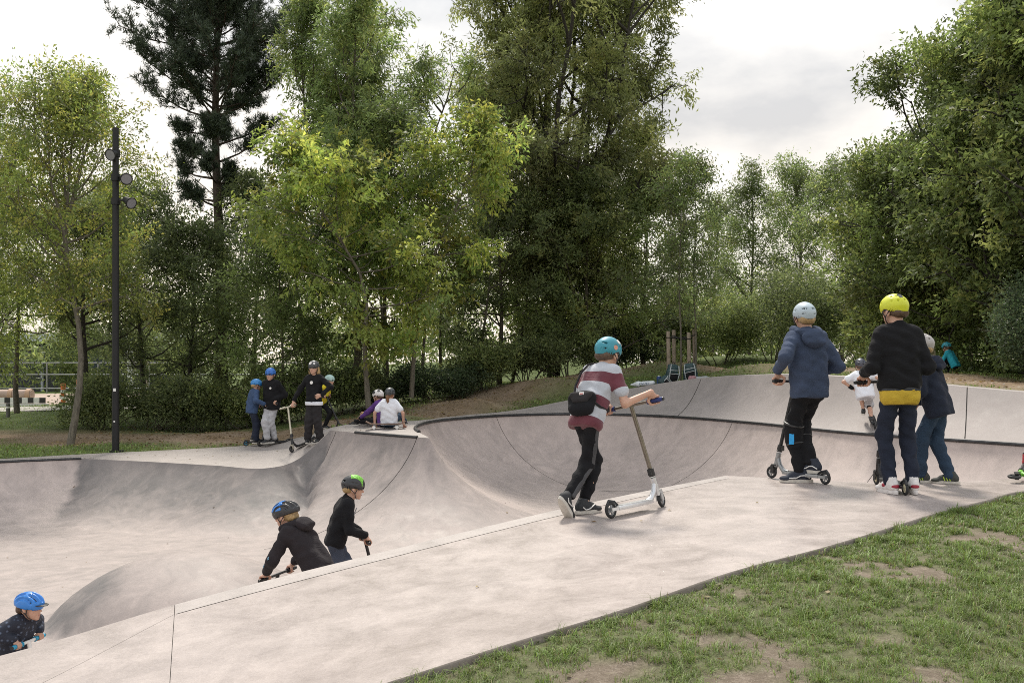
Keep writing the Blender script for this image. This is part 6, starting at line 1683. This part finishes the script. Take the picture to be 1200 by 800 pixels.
# ---- boy with black and lime helmet beyond him
x, y = (399 - 600) / FPX * 11.1, 11.1; loc = drop(x, y); yw = R(-74); H8 = 1.45; s8 = 1.0
sc = scooter("kick_scooter", drop(x - .16, y + .02), R(-70), "black scooter of the boy with the black and lime helmet", bar_h=.80, bar_w=.46)
dk = sc['M'] @ Vector((0, .26, .0865))
hk8 = [shell_panel([((0, -.03, 0), (0, -1, -.2)), ((0, 0, .050), (0, -.3, -1)), ((.07, 0, 0), (1, 0, 0)), ((-.055, 0, 0), (-1, 0, 0)), ((0, .085, 0), (0, 1, 0))], H_green, "skate", "lime_panel")]
def zip8(J):
    f = Field(); s = J['s']; pts = [J['chest'] + J['Rt2'] @ np.array([.02, .112, .14]) * s, J['chest'] + J['Rt2'] @ np.array([.02, .117, 0]) * s, J['P0'] + J['Rt'] @ np.array([.02, .112, .0]) * s]; MB().tube(pts, .006, 6).build("zip", M_greycl, J['root'])
person("boy in black sweater and blue-grey trousers with black and lime helmet in the bowl", loc, yw, H8, (0, -.05, .855), lean=R(14), curve=R(10), head=(R(-6), R(10), 0), feet={-1: foot(loc, yw, dk, s8, R(0)), 1: foot(loc, yw, sc['M'] @ Vector((0, .08, .0865)), s8, R(-8))}, hands={-1: gripd(sc, -1), 1: gripd(sc, 1)}, elbow={-1: (-.7, -1, -.2), 1: (.7, -1, -.2)},
       top=("sweater", M_blackcl), legs=("trousers", M_slacks, .024), bag=.018, helm=dict(mat=H_blk, extra=hk8), hair=(M_hair_b, "short"), h=.009, group=GRP_R, face=True, extras=[zip8])

# ---- small child with the blue bicycle helmet, lower left corner
x, y = (20 - 600) / FPX * 8.1, 8.1; loc = drop(x, y); yw = R(-108); H9 = 1.02; s9 = H9 / 1.45
sc = scooter("kick_scooter", drop(x - .30, y + .04), R(-100), "scooter with white bar and cyan grips of the smallest child", bar_h=.66, bar_w=.42, s=.92, bar=M_white, grip=M_cyan)
m9, nt9, b9 = new_mat("patterned_navy_jacket"); v9 = nt9.nodes.new("ShaderNodeTexVoronoi"); v9.inputs["Scale"].default_value = 28; tc9 = nt9.nodes.new("ShaderNodeTexCoord"); nt9.links.new(tc9.outputs["Object"], v9.inputs["Vector"])
nt9.links.new(ramp(nt9, v9.outputs["Distance"], [(.10, (.10, .13, .19)), (.26, (.045, .06, .10)), (.34, (.012, .016, .03))]), b9.inputs["Base Color"]); b9.inputs["Roughness"].default_value = .75
person("small child in dark patterned jacket with bright blue vented helmet at lower left", loc, yw, H9, (0, -.05, .53), lean=R(22), curve=R(12), head=(R(6), R(4), 0), feet={-1: foot(loc, yw, sc['M'] @ Vector((0, .28, .0865)), s9), 1: foot(loc, yw, sc['M'] @ Vector((.10, .10, .0)), s9)}, hands={-1: gripd(sc, -1), 1: gripd(sc, 1)}, elbow={-1: (-1, -.6, -.5), 1: (1, -.6, -.5)},
       top=("jacket", m9), legs=("trousers", M_navycl), bag=.032, helm=dict(mat=H_bike, style="visor"), hair=(M_hair_d, "short"), h=.0068, group=GRP_R, face=True)

# ---- far group on the left platform
def far_spot(px, py): return hit(px, py)
loc = far_spot(297, 522); yw = R(-55); sc = scooter("kick_scooter", loc + Vector((-.12, -.10, 0)), R(-60), "dark scooter of the small boy in navy, far left", s=.95, bar_h=.78, grip=M_blk, core=M_cyan)
person("small boy in blue t-shirt and sky blue helmet, leftmost of the far group", loc, yw, 1.26, (-.02, -.02, .735), lean=R(8), head=(R(-8), R(14), 0), feet={-1: foot(loc, yw, sc['M'] @ Vector((0, .20, .0865)), .87), 1: foot(loc, yw, loc + Vector((.10, -.05, 0)), .87)}, hands={-1: gripd(sc, -1), 1: gripd(sc, 1)}, top=("sweater", M_bluetee), legs=("trousers", M_navycl, .026), helm=dict(mat=H_sky), hair=(M_hair_b, "short"), h=.011, group=GRP_R, bag=.028, hem=-.06)
loc = far_spot(318, 522); yw = R(160); sc = scooter("kick_scooter", loc + Vector((.30, .30, 0)), R(128), "black scooter in front of the boy in pale grey trousers", bar_h=.86, bar_w=.5, lean=R(2))
def chest_mark(sz, x, z, mat=M_white):
    def fn(J):
        c = J['chest'] + J['Rt2'] @ np.array([x, .118, z]) * J['s']; MB().cyl(c, c + J['Rt2'] @ np.array([0, .012, 0]), sz, seg=14).build("chest_badge", mat, J['root'])
    return fn
person("boy in black jacket and pale grey trousers with deep blue helmet, facing the camera", loc, yw, 1.50, (0, -.02, .845), lean=R(3), head=(R(4), R(6), 0), feet={-1: foot(loc, yw, loc + Vector((.02, .05, .05)), 1.03, R(-20)), 1: foot(loc, yw, loc + Vector((-.08, -.12, .05)), 1.03, R(-14))}, hands={-1: gripd(sc, -1), 1: gripd(sc, 1)}, top=("hoodie", M_blackcl), legs=("trousers", M_greycl, .026), helm=dict(mat=H_blue), hair=(M_hair_d, "short"), h=.011, group=GRP_R, face=True, bag=.034, hem=-.08, extras=[chest_mark(.022, -.055, .06)], cuff=.08)
loc = far_spot(368, 521); yw = R(158); sc = scooter("kick_scooter", loc + Vector((-.06, .46, 0)), R(150), "scooter with a pale pole beside the long-haired rider", bar=M_champ, grip=M_champ, fork=M_champ, bar_h=.80, bar_w=.40, lean=R(-12))
def hem12(J):
    f = Field(); s = J['s']
    for sd in (-1, 1): f.cap(J['P0'] + np.array([sd * .058, 0, -.03]) * s, J['P0'] + np.array([sd * .060, 0, -.075]) * s, .104 * s, .108 * s, k=.05 * s)
    f.cut(J['P0'] + np.array([0, 0, -.115]) * s, (0, 0, -1)); f.cut(J['P0'] + np.array([0, 0, -.05]) * s, (0, 0, 1)); fobj("shirt_hem", f, .011, M_whitecl, J['root'])
person("long-haired rider in black sweater with white badge, one hand on the hip", loc, yw, 1.48, (0, 0, .835), lean=R(-2), head=(R(6), R(4), 0), feet={-1: foot(loc, yw, loc + Vector((.08, .03, 0)), 1.02, R(-30)), 1: foot(loc, yw, loc + Vector((-.12, .02, 0)), 1.02, R(25))}, hands={-1: dict(free=(-.19, .06, .90), dir=(.8, .4, -.3), palm=(.6, -.6, 0)), 1: gripd(sc, -1)}, elbow={-1: (-1, -.25, 0), 1: (1, -.4, -.2)},
       top=("sweater", M_blackcl), legs=("trousers", M_charcoal, .030), helm=dict(mat=H_dgrey, vents="dots", extra=[sticker((.2, .8, .55), .03, H_white), sticker((-.5, .7, .5), .02, H_white)]), hair=(M_hair_b, "long"), h=.011, group=GRP_R, face=True, extras=[chest_mark(.03, -.02, .05), hem12], cuff=.0)
loc = drop((379 - 600) / FPX * 22.9, 22.9); yw = R(-112); sc = scooter("kick_scooter", loc + Vector((-.15, .05, 0)), R(-105), "black scooter of the child in the yellow top", s=.95, bar_h=.80, bar_w=.42)
person("child in yellow top and mint helmet leaning on a scooter behind the long-haired rider", loc, yw, 1.30, (0, -.06, .73), lean=R(22), curve=R(10), head=(0, R(8), 0), feet={-1: foot(loc, yw, sc['M'] @ Vector((0, .26, .0865)), .9), 1: foot(loc, yw, sc['M'] @ Vector((.08, .08, 0)), .9)}, hands={-1: gripd(sc, -1), 1: gripd(sc, 1)}, top=("sweater", M_yel2), legs=("trousers", M_blackcl), helm=dict(mat=H_mint), hair=(M_hair_d, "short"), h=.011, group=GRP_R, face=True)

# ---- two children sitting on the nose platform
loc = hit(447, 500); yw = R(62)
def glove(J):
    for sd in (-1, 1):
        w = J['wr'][sd]; d = nrm(w - J['el'][sd]); f = Field(); f.cap(w - d * .01, w + d * .04, .034, .034, k=.01); fobj("wrist_guard", f, .011, plain("neon_band", (.65, .62, .03), .5) if sd > 0 else M_blackcl, J['root'])
person("seated child in purple sweater with white and black helmet", loc, yw, 1.34, (0, -.06, .115), lean=R(8), curve=R(14), head=(R(4), R(10), 0), feet={-1: dict(p=(-.10, .62, .095), yaw=0), 1: dict(p=(.10, .60, .095), yaw=0)}, knee={-1: (-.2, .1, 1), 1: (.2, .1, 1)}, hands={-1: dict(free=(-.14, .42, .16)), 1: dict(free=(.05, .46, .24))}, elbow={-1: (-.6, -.3, -.4), 1: (.6, -.3, -.3)},
       top=("sweater", M_purple), legs=("trousers", M_blackcl), helm=dict(mat=H_white, vents="dots", extra=[sticker((-.8, .3, .45), .032, H_blk), sticker((-.5, .75, .4), .026, H_blk), sticker((-.5, -.5, .6), .03, H_blk), sticker((-.2, .35, .9), .026, H_blk)]), hair=(M_hair_d, "short"), h=.011, group=GRP_R, face=True, extras=[glove], bag=.022)
loc = hit(456, 501); yw = R(-8)
person("seated child in white t-shirt and dark grey helmet with long auburn hair, seen from behind", loc, yw, 1.34, (0, 0, .115), lean=R(-3), curve=R(12), head=(R(-10), R(6), 0), feet={-1: dict(p=(-.14, .58, .095)), 1: dict(p=(.16, .56, .095))}, knee={-1: (-.3, .1, 1), 1: (.3, .1, 1)}, hands={-1: dict(free=(-.27, -.02, .07), dir=(-.3, .3, -.5), palm=(0, 0, -1)), 1: dict(free=(.27, .02, .07), dir=(.3, .3, -.5), palm=(0, 0, -1))}, elbow={-1: (-1, -.4, 0), 1: (1, -.4, 0)},
       top=("tee", M_whitecl), legs=("trousers", M_denim), helm=dict(mat=H_dgrey), hair=(M_hair_r, "tail"), h=.011, group=GRP_R, bag=.032, hem=-.02)
# ================================================================ floodlight pole, stakes, bags, building site
def prism_obj(name, mat, parent, boxes, bevel=0.0):
    b = MB()
    for c, sz in boxes: b.box(c, sz, bevel=bevel)
    return b.build(name, mat, parent)

# ---- floodlight pole
lb = hit(135.5, 529); lp = empty("floodlight_pole", lb)
M_pole = plain("pole_black_paint", (0.006, 0.006, 0.0075), .6, 0, .25, 6)
ptop = 2 * 0 + (at(135.5, 150, lb.y).z - lb.z)
MB().tube([(0, 0, -.1), (0, 0, 1.2), (0, 0, ptop)], [.070, .069, .060], 16).build("pole", M_pole, lp); MB().cyl((0, 0, 0), (0, 0, .025), .15, seg=20).build("base_plate", M_pole, lp)
MB().box((.005, -.071, 1.22), (.05, .006, .06)).build("notice_sticker", M_white, lp); MB().box((0, -.071, .60), (.03, .006, .03)).build("notice_sticker", M_white, lp)
M_lens = plain("floodlight_glass", (.22, .22, .24), .25)
for (px, py, dx, dirv) in ((131.5, 181, -1, (-.25, -.9, -.35)), (148, 209, 1, (.35, -.85, -.38)), (152, 237, 1, (.75, -.55, -.42))):
    w = at(px, py, lb.y - .12) - lb; d = Vector(dirv).normalized(); e = empty("floodlight", w); e.parent = lp
    b = MB(); b.cyl(-d * .17, -d * .02, .060, .085, 16); b.cyl(-d * .02, d * .06, .085, .115, 20, True); b.build("housing", M_pole, e)
    MB().torus(d * .062, d, .108, .012, 24, 8).build("bezel", M_pole, e); MB().cyl(d * .058, d * .066, .100, seg=20).build("lens", M_lens, e)
    MB().tube([-d * .10, Vector((-w.x * .6, 0.06, .05)), Vector((-w.x, .12, .04))], .018, 8).build("bracket", M_pole, e); MB().cyl(Vector((-w.x, .12, -.03)), Vector((-w.x, .12, .10)), .084, seg=16).build("collar", M_pole, e)
tag(lp, "slim black pole with three round floodlights on the left", "lamp post")

# ---- wooden stakes round the sapling
M_stake = bark("stake_wood", (0.29, 0.235, 0.18), .85)
SP = [(783, 26.9, 388), (789.5, 27.55, 386.5), (807, 26.9, 389.5), (813.5, 27.55, 385.5)]
labs = ["front left stake round the sapling", "rear left stake round the sapling", "front right stake round the sapling", "rear right stake round the sapling"]
tops = []
for (px, Y, pt), lab in zip(SP, labs):
    g_ = gbase(px, Y); hgt = at(px, pt, Y).z - g_[2]; e = empty("wooden_stake", tuple(g_)); MB().tube([(0, 0, -.1), (.01, 0, hgt * .5), (0, 0, hgt - .015), (0, 0, hgt)], [.052, .051, .050, .040], 10).build("post", M_stake, e)
    MB().torus((0, 0, hgt - .16), (0, 0, 1), .053, .012, 16, 6).build("strap_loop", M_rubber, e); tag(e, "pale round wooden " + lab, "stake", "stakes round the sapling"); tops.append(Vector(g_) + Vector((0, 0, hgt - .16)))
for a_, b_, lab in ((0, 3, "black rubber tie from the front left stake to the rear right stake"), (1, 2, "black rubber tie from the rear left stake to the front right stake")):
    m_ = (tops[a_] + tops[b_]) / 2 + Vector((0, 0, -.05)); tag(MB().tube([tops[a_], (tops[a_] + m_) / 2, m_, (tops[b_] + m_) / 2, tops[b_]], .020, 8).build("rubber_tie", M_rubber), lab, "tree tie", "ties between the stakes")

# ---- backpacks and clothes left by the stakes
M_teal = plain("teal_nylon", (.020, .050, .055), .6, 0, .3, 8, .5, 20, .01); M_pale = plain("pale_webbing", (.40, .43, .44), .7)
def backpack(px, Y, rz, tilt, label, w=.17, h_=.44):
    g_ = gbase(px, Y); e = empty("backpack", tuple(g_ + np.array([0, 0, .0]))); e.rotation_euler = (tilt[0], tilt[1], rz)
    f = Field(); f.ell((0, 0, h_ * .42), (w, .11, h_ * .40), k=.05).cap((-w * .6, 0, .07), (w * .6, 0, .07), .075, k=.06).cap((-w * .4, 0, h_ * .8), (w * .4, 0, h_ * .8), .07, k=.07); fobj("pack", f, .014, M_teal, e, .006)
    f = Field(); f.ell((0, -.11, h_ * .3), (w * .7, .05, h_ * .22), k=.03); fobj("pocket", f, .014, M_blackcl, e, .004)
    for sx in (-.6, .6): MB().tube([(w * sx, -.10, h_ * .86), (w * sx * 1.25, -.155, h_ * .5), (w * sx, -.10, .06)], .012, 6).build("strap", M_pale, e)
    MB().tube([(-.035, 0, h_ * .95), (0, 0, h_ * 1.03), (.035, 0, h_ * .95)], .010, 6).build("handle", M_blackcl, e)
    for k in range(2): MB().tube([(-w * .8, -.125, h_ * (.42 + .16 * k)), (0, -.165, h_ * (.44 + .16 * k)), (w * .8, -.12, h_ * (.50 + .16 * k))], .009, 6).build("stripe", M_pale, e)
    tag(e, label, "backpack", "backpacks by the stakes")
backpack(786, 26.3, R(15), (R(-8), R(12)), "dark teal backpack with pale stripes leaning on the left stakes", .17, .56)
backpack(810, 26.3, R(-12), (R(-10), R(-6)), "dark teal backpack leaning on the right stakes", .18, .50)
backpack(775, 25.9, R(30), (R(-20), R(55)), "small dark striped bag slumped left of the stakes", .13, .34)
def heap(name, px, Y, rx, ry, h_, mat, label, rz=0, cat="clothing"):
    g_ = gbase(px, Y); f = Field()
    for k in range(7): a = k * 2.4; f.ell((math.cos(a) * rx * .5, math.sin(a) * ry * .5, h_ * .35 * (1 + .4 * math.sin(k * 3))), (rx * .5, ry * .5, h_ * .5), k=.03)
    o = fobj(name, f, .012, mat, None, .008, 1.5, px); o.location = tuple(g_); o.rotation_euler = (0, 0, rz); tag(o, label, cat)
heap("crumpled_jacket", 822, 25.9, .24, .14, .12, cloth("pale_grey_fabric", (.34, .35, .36)), "pale grey jacket dropped right of the stakes"); heap("crumpled_scarf", 811, 25.7, .10, .10, .15, cloth("dusty_pink_fabric", (.36, .20, .22)), "dusty pink garment in front of the right backpack")
# white packet and blue can on the edge of the bank
k = int(((TO[:, 0] - (753 - 600) / FPX * 26.2) ** 2 + (TO[:, 1] - 26.2) ** 2).argmin()); q = TO[k]; t_ = TO[k - 6] - TO[k + 6]; rz = math.atan2(t_[1], t_[0])
f = Field(); f.cap((-.12, 0, .075), (.24, 0, .075), .075, .078, k=.02, flat=(np.array([0, 0, 1.0]), .8)).cap((-.12, 0, .075), (-.30, 0, .065), .072, .022, k=.03); pk = fobj("drinks_carton", f, .010, plain("white_packet", (.62, .66, .70), .4), None, .003, 1.0, 1.0); pk.location = (q[0], q[1] + .05, q[2] + CZ + .012); pk.rotation_euler = (0, R(-4), rz)
lab_ = empty("label_print", (0, 0, 0)); lab_.parent = pk
for i in range(7): MB().box((-.06 + i * .036, -.0735, .082 + .006 * math.sin(i * 2)), (.020, .010, .030 + .012 * (i % 2))).build("letter", plain("blue_grey_print", (.12, .17, .24), .6), lab_)
tag(pk, "white bottle-shaped packet with blue print lying on the edge of the bank", "packet")
f2 = q + nrm(t_) * .40; cn = empty("drinks_can", (f2[0], f2[1] + .02, f2[2] + CZ + .015)); MB().cyl((0, 0, 0), (0, 0, .19), .055, .055, 18).build("can", plain("blue_can", (.03, .07, .20), .35, .3), cn); MB().cyl((0, 0, .19), (0, 0, .20), .048, .045, 18).build("lid", M_silver, cn); tag(cn, "upright blue can beside the white packet", "can")

# ---- skateboard behind the seated children
g_ = hit(452, 502.5); sk_ = empty("skateboard", g_, R(4))
b = MB(); prof = [(-.36, .045), (-.27, .0), (.27, .0), (.36, .045)]
for (x0, z0_), (x1, z1_) in zip(prof, prof[1:]): b.box(((x0 + x1) / 2, 0, .095 + (z0_ + z1_) / 2), (math.hypot(x1 - x0, z1_ - z0_) + .006, .20, .014), Matrix.Rotation(-math.atan2(z1_ - z0_, x1 - x0), 3, 'Y'), bevel=.003)
b.build("board", plain("brown_maple", (.13, .075, .05), .6), sk_)
for x_ in (-.21, .21):
    tr_ = empty("truck", (x_, 0, .06)); tr_.parent = sk_; prism_obj("hanger", M_greyal, tr_, [((0, 0, 0), (.03, .13, .03)), ((0, 0, .018), (.05, .05, .02))])
    for y_ in (-.085, .085): MB().cyl((0, y_ - .017, -.027), (0, y_ + .017, -.027), .030, seg=16).build("wheel", M_white, tr_)
tag(sk_, "brown skateboard with white wheels lying beside the seated child in white", "skateboard")

# ---- green scooter lying at the right edge
g_ = hit(1192, 569); lay = Matrix.Rotation(R(74), 3, 'Z') @ Matrix.Rotation(R(82), 3, 'Y')
scooter("kick_scooter", Vector((g_.x + .66, g_.y - .05, g_.z + .055)), 0, "green and black scooter with red grips lying at the right edge", lay=lay, deck=plain("lime_paint", (.16, .42, .05), .4), bar=M_blk, grip=plain("red_rubber", (.45, .05, .06), .6), fork=M_blk, bar_h=.56, bar_w=.20)

# ---- building site far left
def strip(name, pts, w, mat, label, cat, lift=.02, kind="structure"):
    V = []
    for x_, y_ in pts: V += [(x_, y_ - w / 2, ground_z(x_, y_ - w / 2) + lift), (x_, y_ + w / 2, ground_z(x_, y_ + w / 2) + lift)]
    n = len(pts); o = link(name, np_mesh(name, V, [(2*i, 2*i+2, 2*i+3, 2*i+1) for i in range(n-1)]), mat); tag(o, label, cat, kind=kind)
M_road = concrete("path_asphalt", (.40, .375, .34), (.33, .30, .27), .5, .8, 11.0)
strip("path", [(-32 + 2 * i, 33.0 - .05 * i) for i in range(12)], 2.2, M_road, "pale footpath crossing behind the left trees", "path")
strip("building_site", [(-40 + 3 * i, 44) for i in range(11)], 9.0, concrete("site_sand", (.42, .33, .27), (.30, .24, .20), .6, .9, 12.0), "sandy ground of the building site far left", "ground", .03)
sp = lambda px, py, Y: at(px, py, Y)
def pipe(px0, px1, py, Y, r_, label):
    a, b_ = sp(px0, py, Y), sp(px1, py, Y); e = empty("concrete_pipe", ((a.x + b_.x) / 2, Y, a.z)); L_ = (b_.x - a.x) / 2; m_ = plain("terracotta_pipe", (.42, .31, .25), .7, 0, .15, 3)
    MB().cyl((-L_, 0, 0), (L_, 0, 0), r_, seg=24).build("barrel", m_, e)
    for f_ in (-.3, .55, .93): MB().cyl((L_ * f_ - .08, 0, 0), (L_ * f_ + .08, 0, 0), r_ * 1.14, seg=24).build("collar", plain("orange_collar", (.48, .31, .20), .6), e)
    gz = ground_z(e.location.x + L_ * .8, Y)
    for f_ in (-.6, 0.1, .8): prism_obj("timber_support", M_stake, e, [((L_ * f_, 0, (gz - a.z - r_) / 2 - .0), (.2, .3, abs(gz - a.z + r_) + .02))])
    tag(e, label, "pipe")
pipe(-70, 38, 462.5, 40, .20, "long terracotta pipe lying on the building site far left")
e = empty("site_barrier", tuple(sp(0, 470, 38.5))); 
for k in range(12):
    x_ = -3.4 + k * .42; MB().box((x_ + .105, 0, .03), (.208, .05, .20)).build("white_block", M_white, e)
    MB().box((x_ + .315, 0, .03), (.208, .05, .20)).build("black_block", M_blk, e)
MB().box((-.85, .02, -.14), (5.2, .06, .12)).build("rail", M_white, e)
for x_ in (-3.2, -1.2, .9): MB().box((x_, .05, -.26), (.08, .08, .40)).build("foot", M_greyal, e)
tag(e, "white and black barrier board in front of the terracotta pipe", "barrier")
M_or = plain("orange_plastic", (.62, .16, .04), .5)
for px, py0, py1, Y, lab in ((74, 449, 471, 37, "orange and white beacon left of the bent pale trunk"), (92, 445, 464, 38, "orange and white beacon just right of the bent pale trunk"), (98.5, 445, 464, 38.3, "orange and white beacon furthest right behind the bent trunk")):
    a, b_ = sp(px, py1, Y), sp(px, py0, Y); e = empty("traffic_beacon", (a.x, Y, ground_z(a.x, Y))); hh = b_.z - e.location.z; MB().cyl((0, 0, 0), (0, 0, .08), .16, .13, 12).build("base", M_rubber, e)
    for i in range(6): MB().cyl((0, 0, .08 + (hh - .08) * i / 6), (0, 0, .08 + (hh - .08) * (i + 1) / 6 - .004), .082, seg=14).build("band", M_or if i % 2 == 0 or i == 5 else M_white, e)
    tag(e, lab, "beacon", "beacons on the building site")
fe = empty("site_fence", tuple(sp(0, 450, 50))); gzf = ground_z(fe.location.x, 50) - fe.location.z; ft_ = sp(0, 425, 50).z - fe.location.z
for k in range(9): x_ = -5 + k * 2.4; MB().cyl((x_, 0, gzf), (x_, 0, ft_), .035, seg=8).build("fence_post", M_greyal, fe)
for z_ in (ft_, ft_ * .45, -.2): MB().cyl((-5, 0, z_), (14.2, 0, z_), .025, seg=6).build("rail", M_greyal, fe)
tag(fe, "grey metal site fence behind the pipe far left", "fence")
# bollard
g_ = at_z(9.5, 499, -1.755); e = empty("bollard", (g_.x, g_.y, ground_z(g_.x, g_.y))); hb = at(9.5, 473, g_.y).z - e.location.z; MB().cyl((0, 0, -.05), (0, 0, hb), .055, seg=14).build("post", plain("grey_bollard", (.13, .125, .115), .7), e); MB().cyl((0, 0, hb), (0, 0, hb + .02), .055, .035, 14).build("cap", plain("grey_bollard", (.13, .125, .115), .7), e); MB().cyl((0, 0, hb - .12), (0, 0, hb - .07), .057, seg=14).build("band", M_white, e)
tag(e, "short grey bollard by the footpath at the left edge", "bollard")
# dark hall behind the site
bx, by = (60 - 600) / FPX * 64, 64.0; bz = ground_z(bx, by); hall = empty("hall", (bx, by, bz)); hz = at(60, 400, 64).z - bz
MB().box((-4, 3, hz / 2), (22, 6, hz)).build("wall", plain("dark_cladding", (.035, .038, .048), .5), hall); rf = MB().box((-4, 2.6, hz + .22), (23, 7.4, .44)).build("roof", plain("white_roof_edge", (.62, .66, .70), .5), hall)
M_win = plain("dark_window", (.05, .065, .09), .1); M_fr = plain("light_frame", (.45, .47, .50), .5)
for k in range(8):
    w_ = MB().box((-12.4 + k * 2.6, -.04, hz * .62), (2.0, .1, hz * .34)).build("window", M_win, hall); MB().box((-13.5 + k * 2.6, -.09, hz * .5), (.12, .16, hz * .98)).build("mullion", M_fr, hall)
for x_ in (5.1, 6.0): MB().box((x_, -1.0, hz * .45), (.28, .28, hz * .9)).build("column", M_white if x_ < 5.5 else plain("pink_column", (.55, .40, .36), .6), hall)
tag(hall, "dark hall with a white roof edge behind the building site", "building")
# pale rail far right behind the opening
a, b_ = sp(1092, 393, 31), sp(1122, 393, 31); e = empty("wooden_rail", (a.x, 31, ground_z(a.x, 31))); zt_ = a.z - e.location.z
MB().cyl((-.1, 0, zt_), (b_.x - a.x + .6, 0, zt_), .05, seg=10).build("rail", M_stake, e)
for x_ in (.05, b_.x - a.x + .4): MB().cyl((x_, 0, -.05), (x_, 0, zt_), .05, seg=10).build("post", M_stake, e)
tag(e, "pale horizontal wooden rail behind the person in turquoise", "rail")
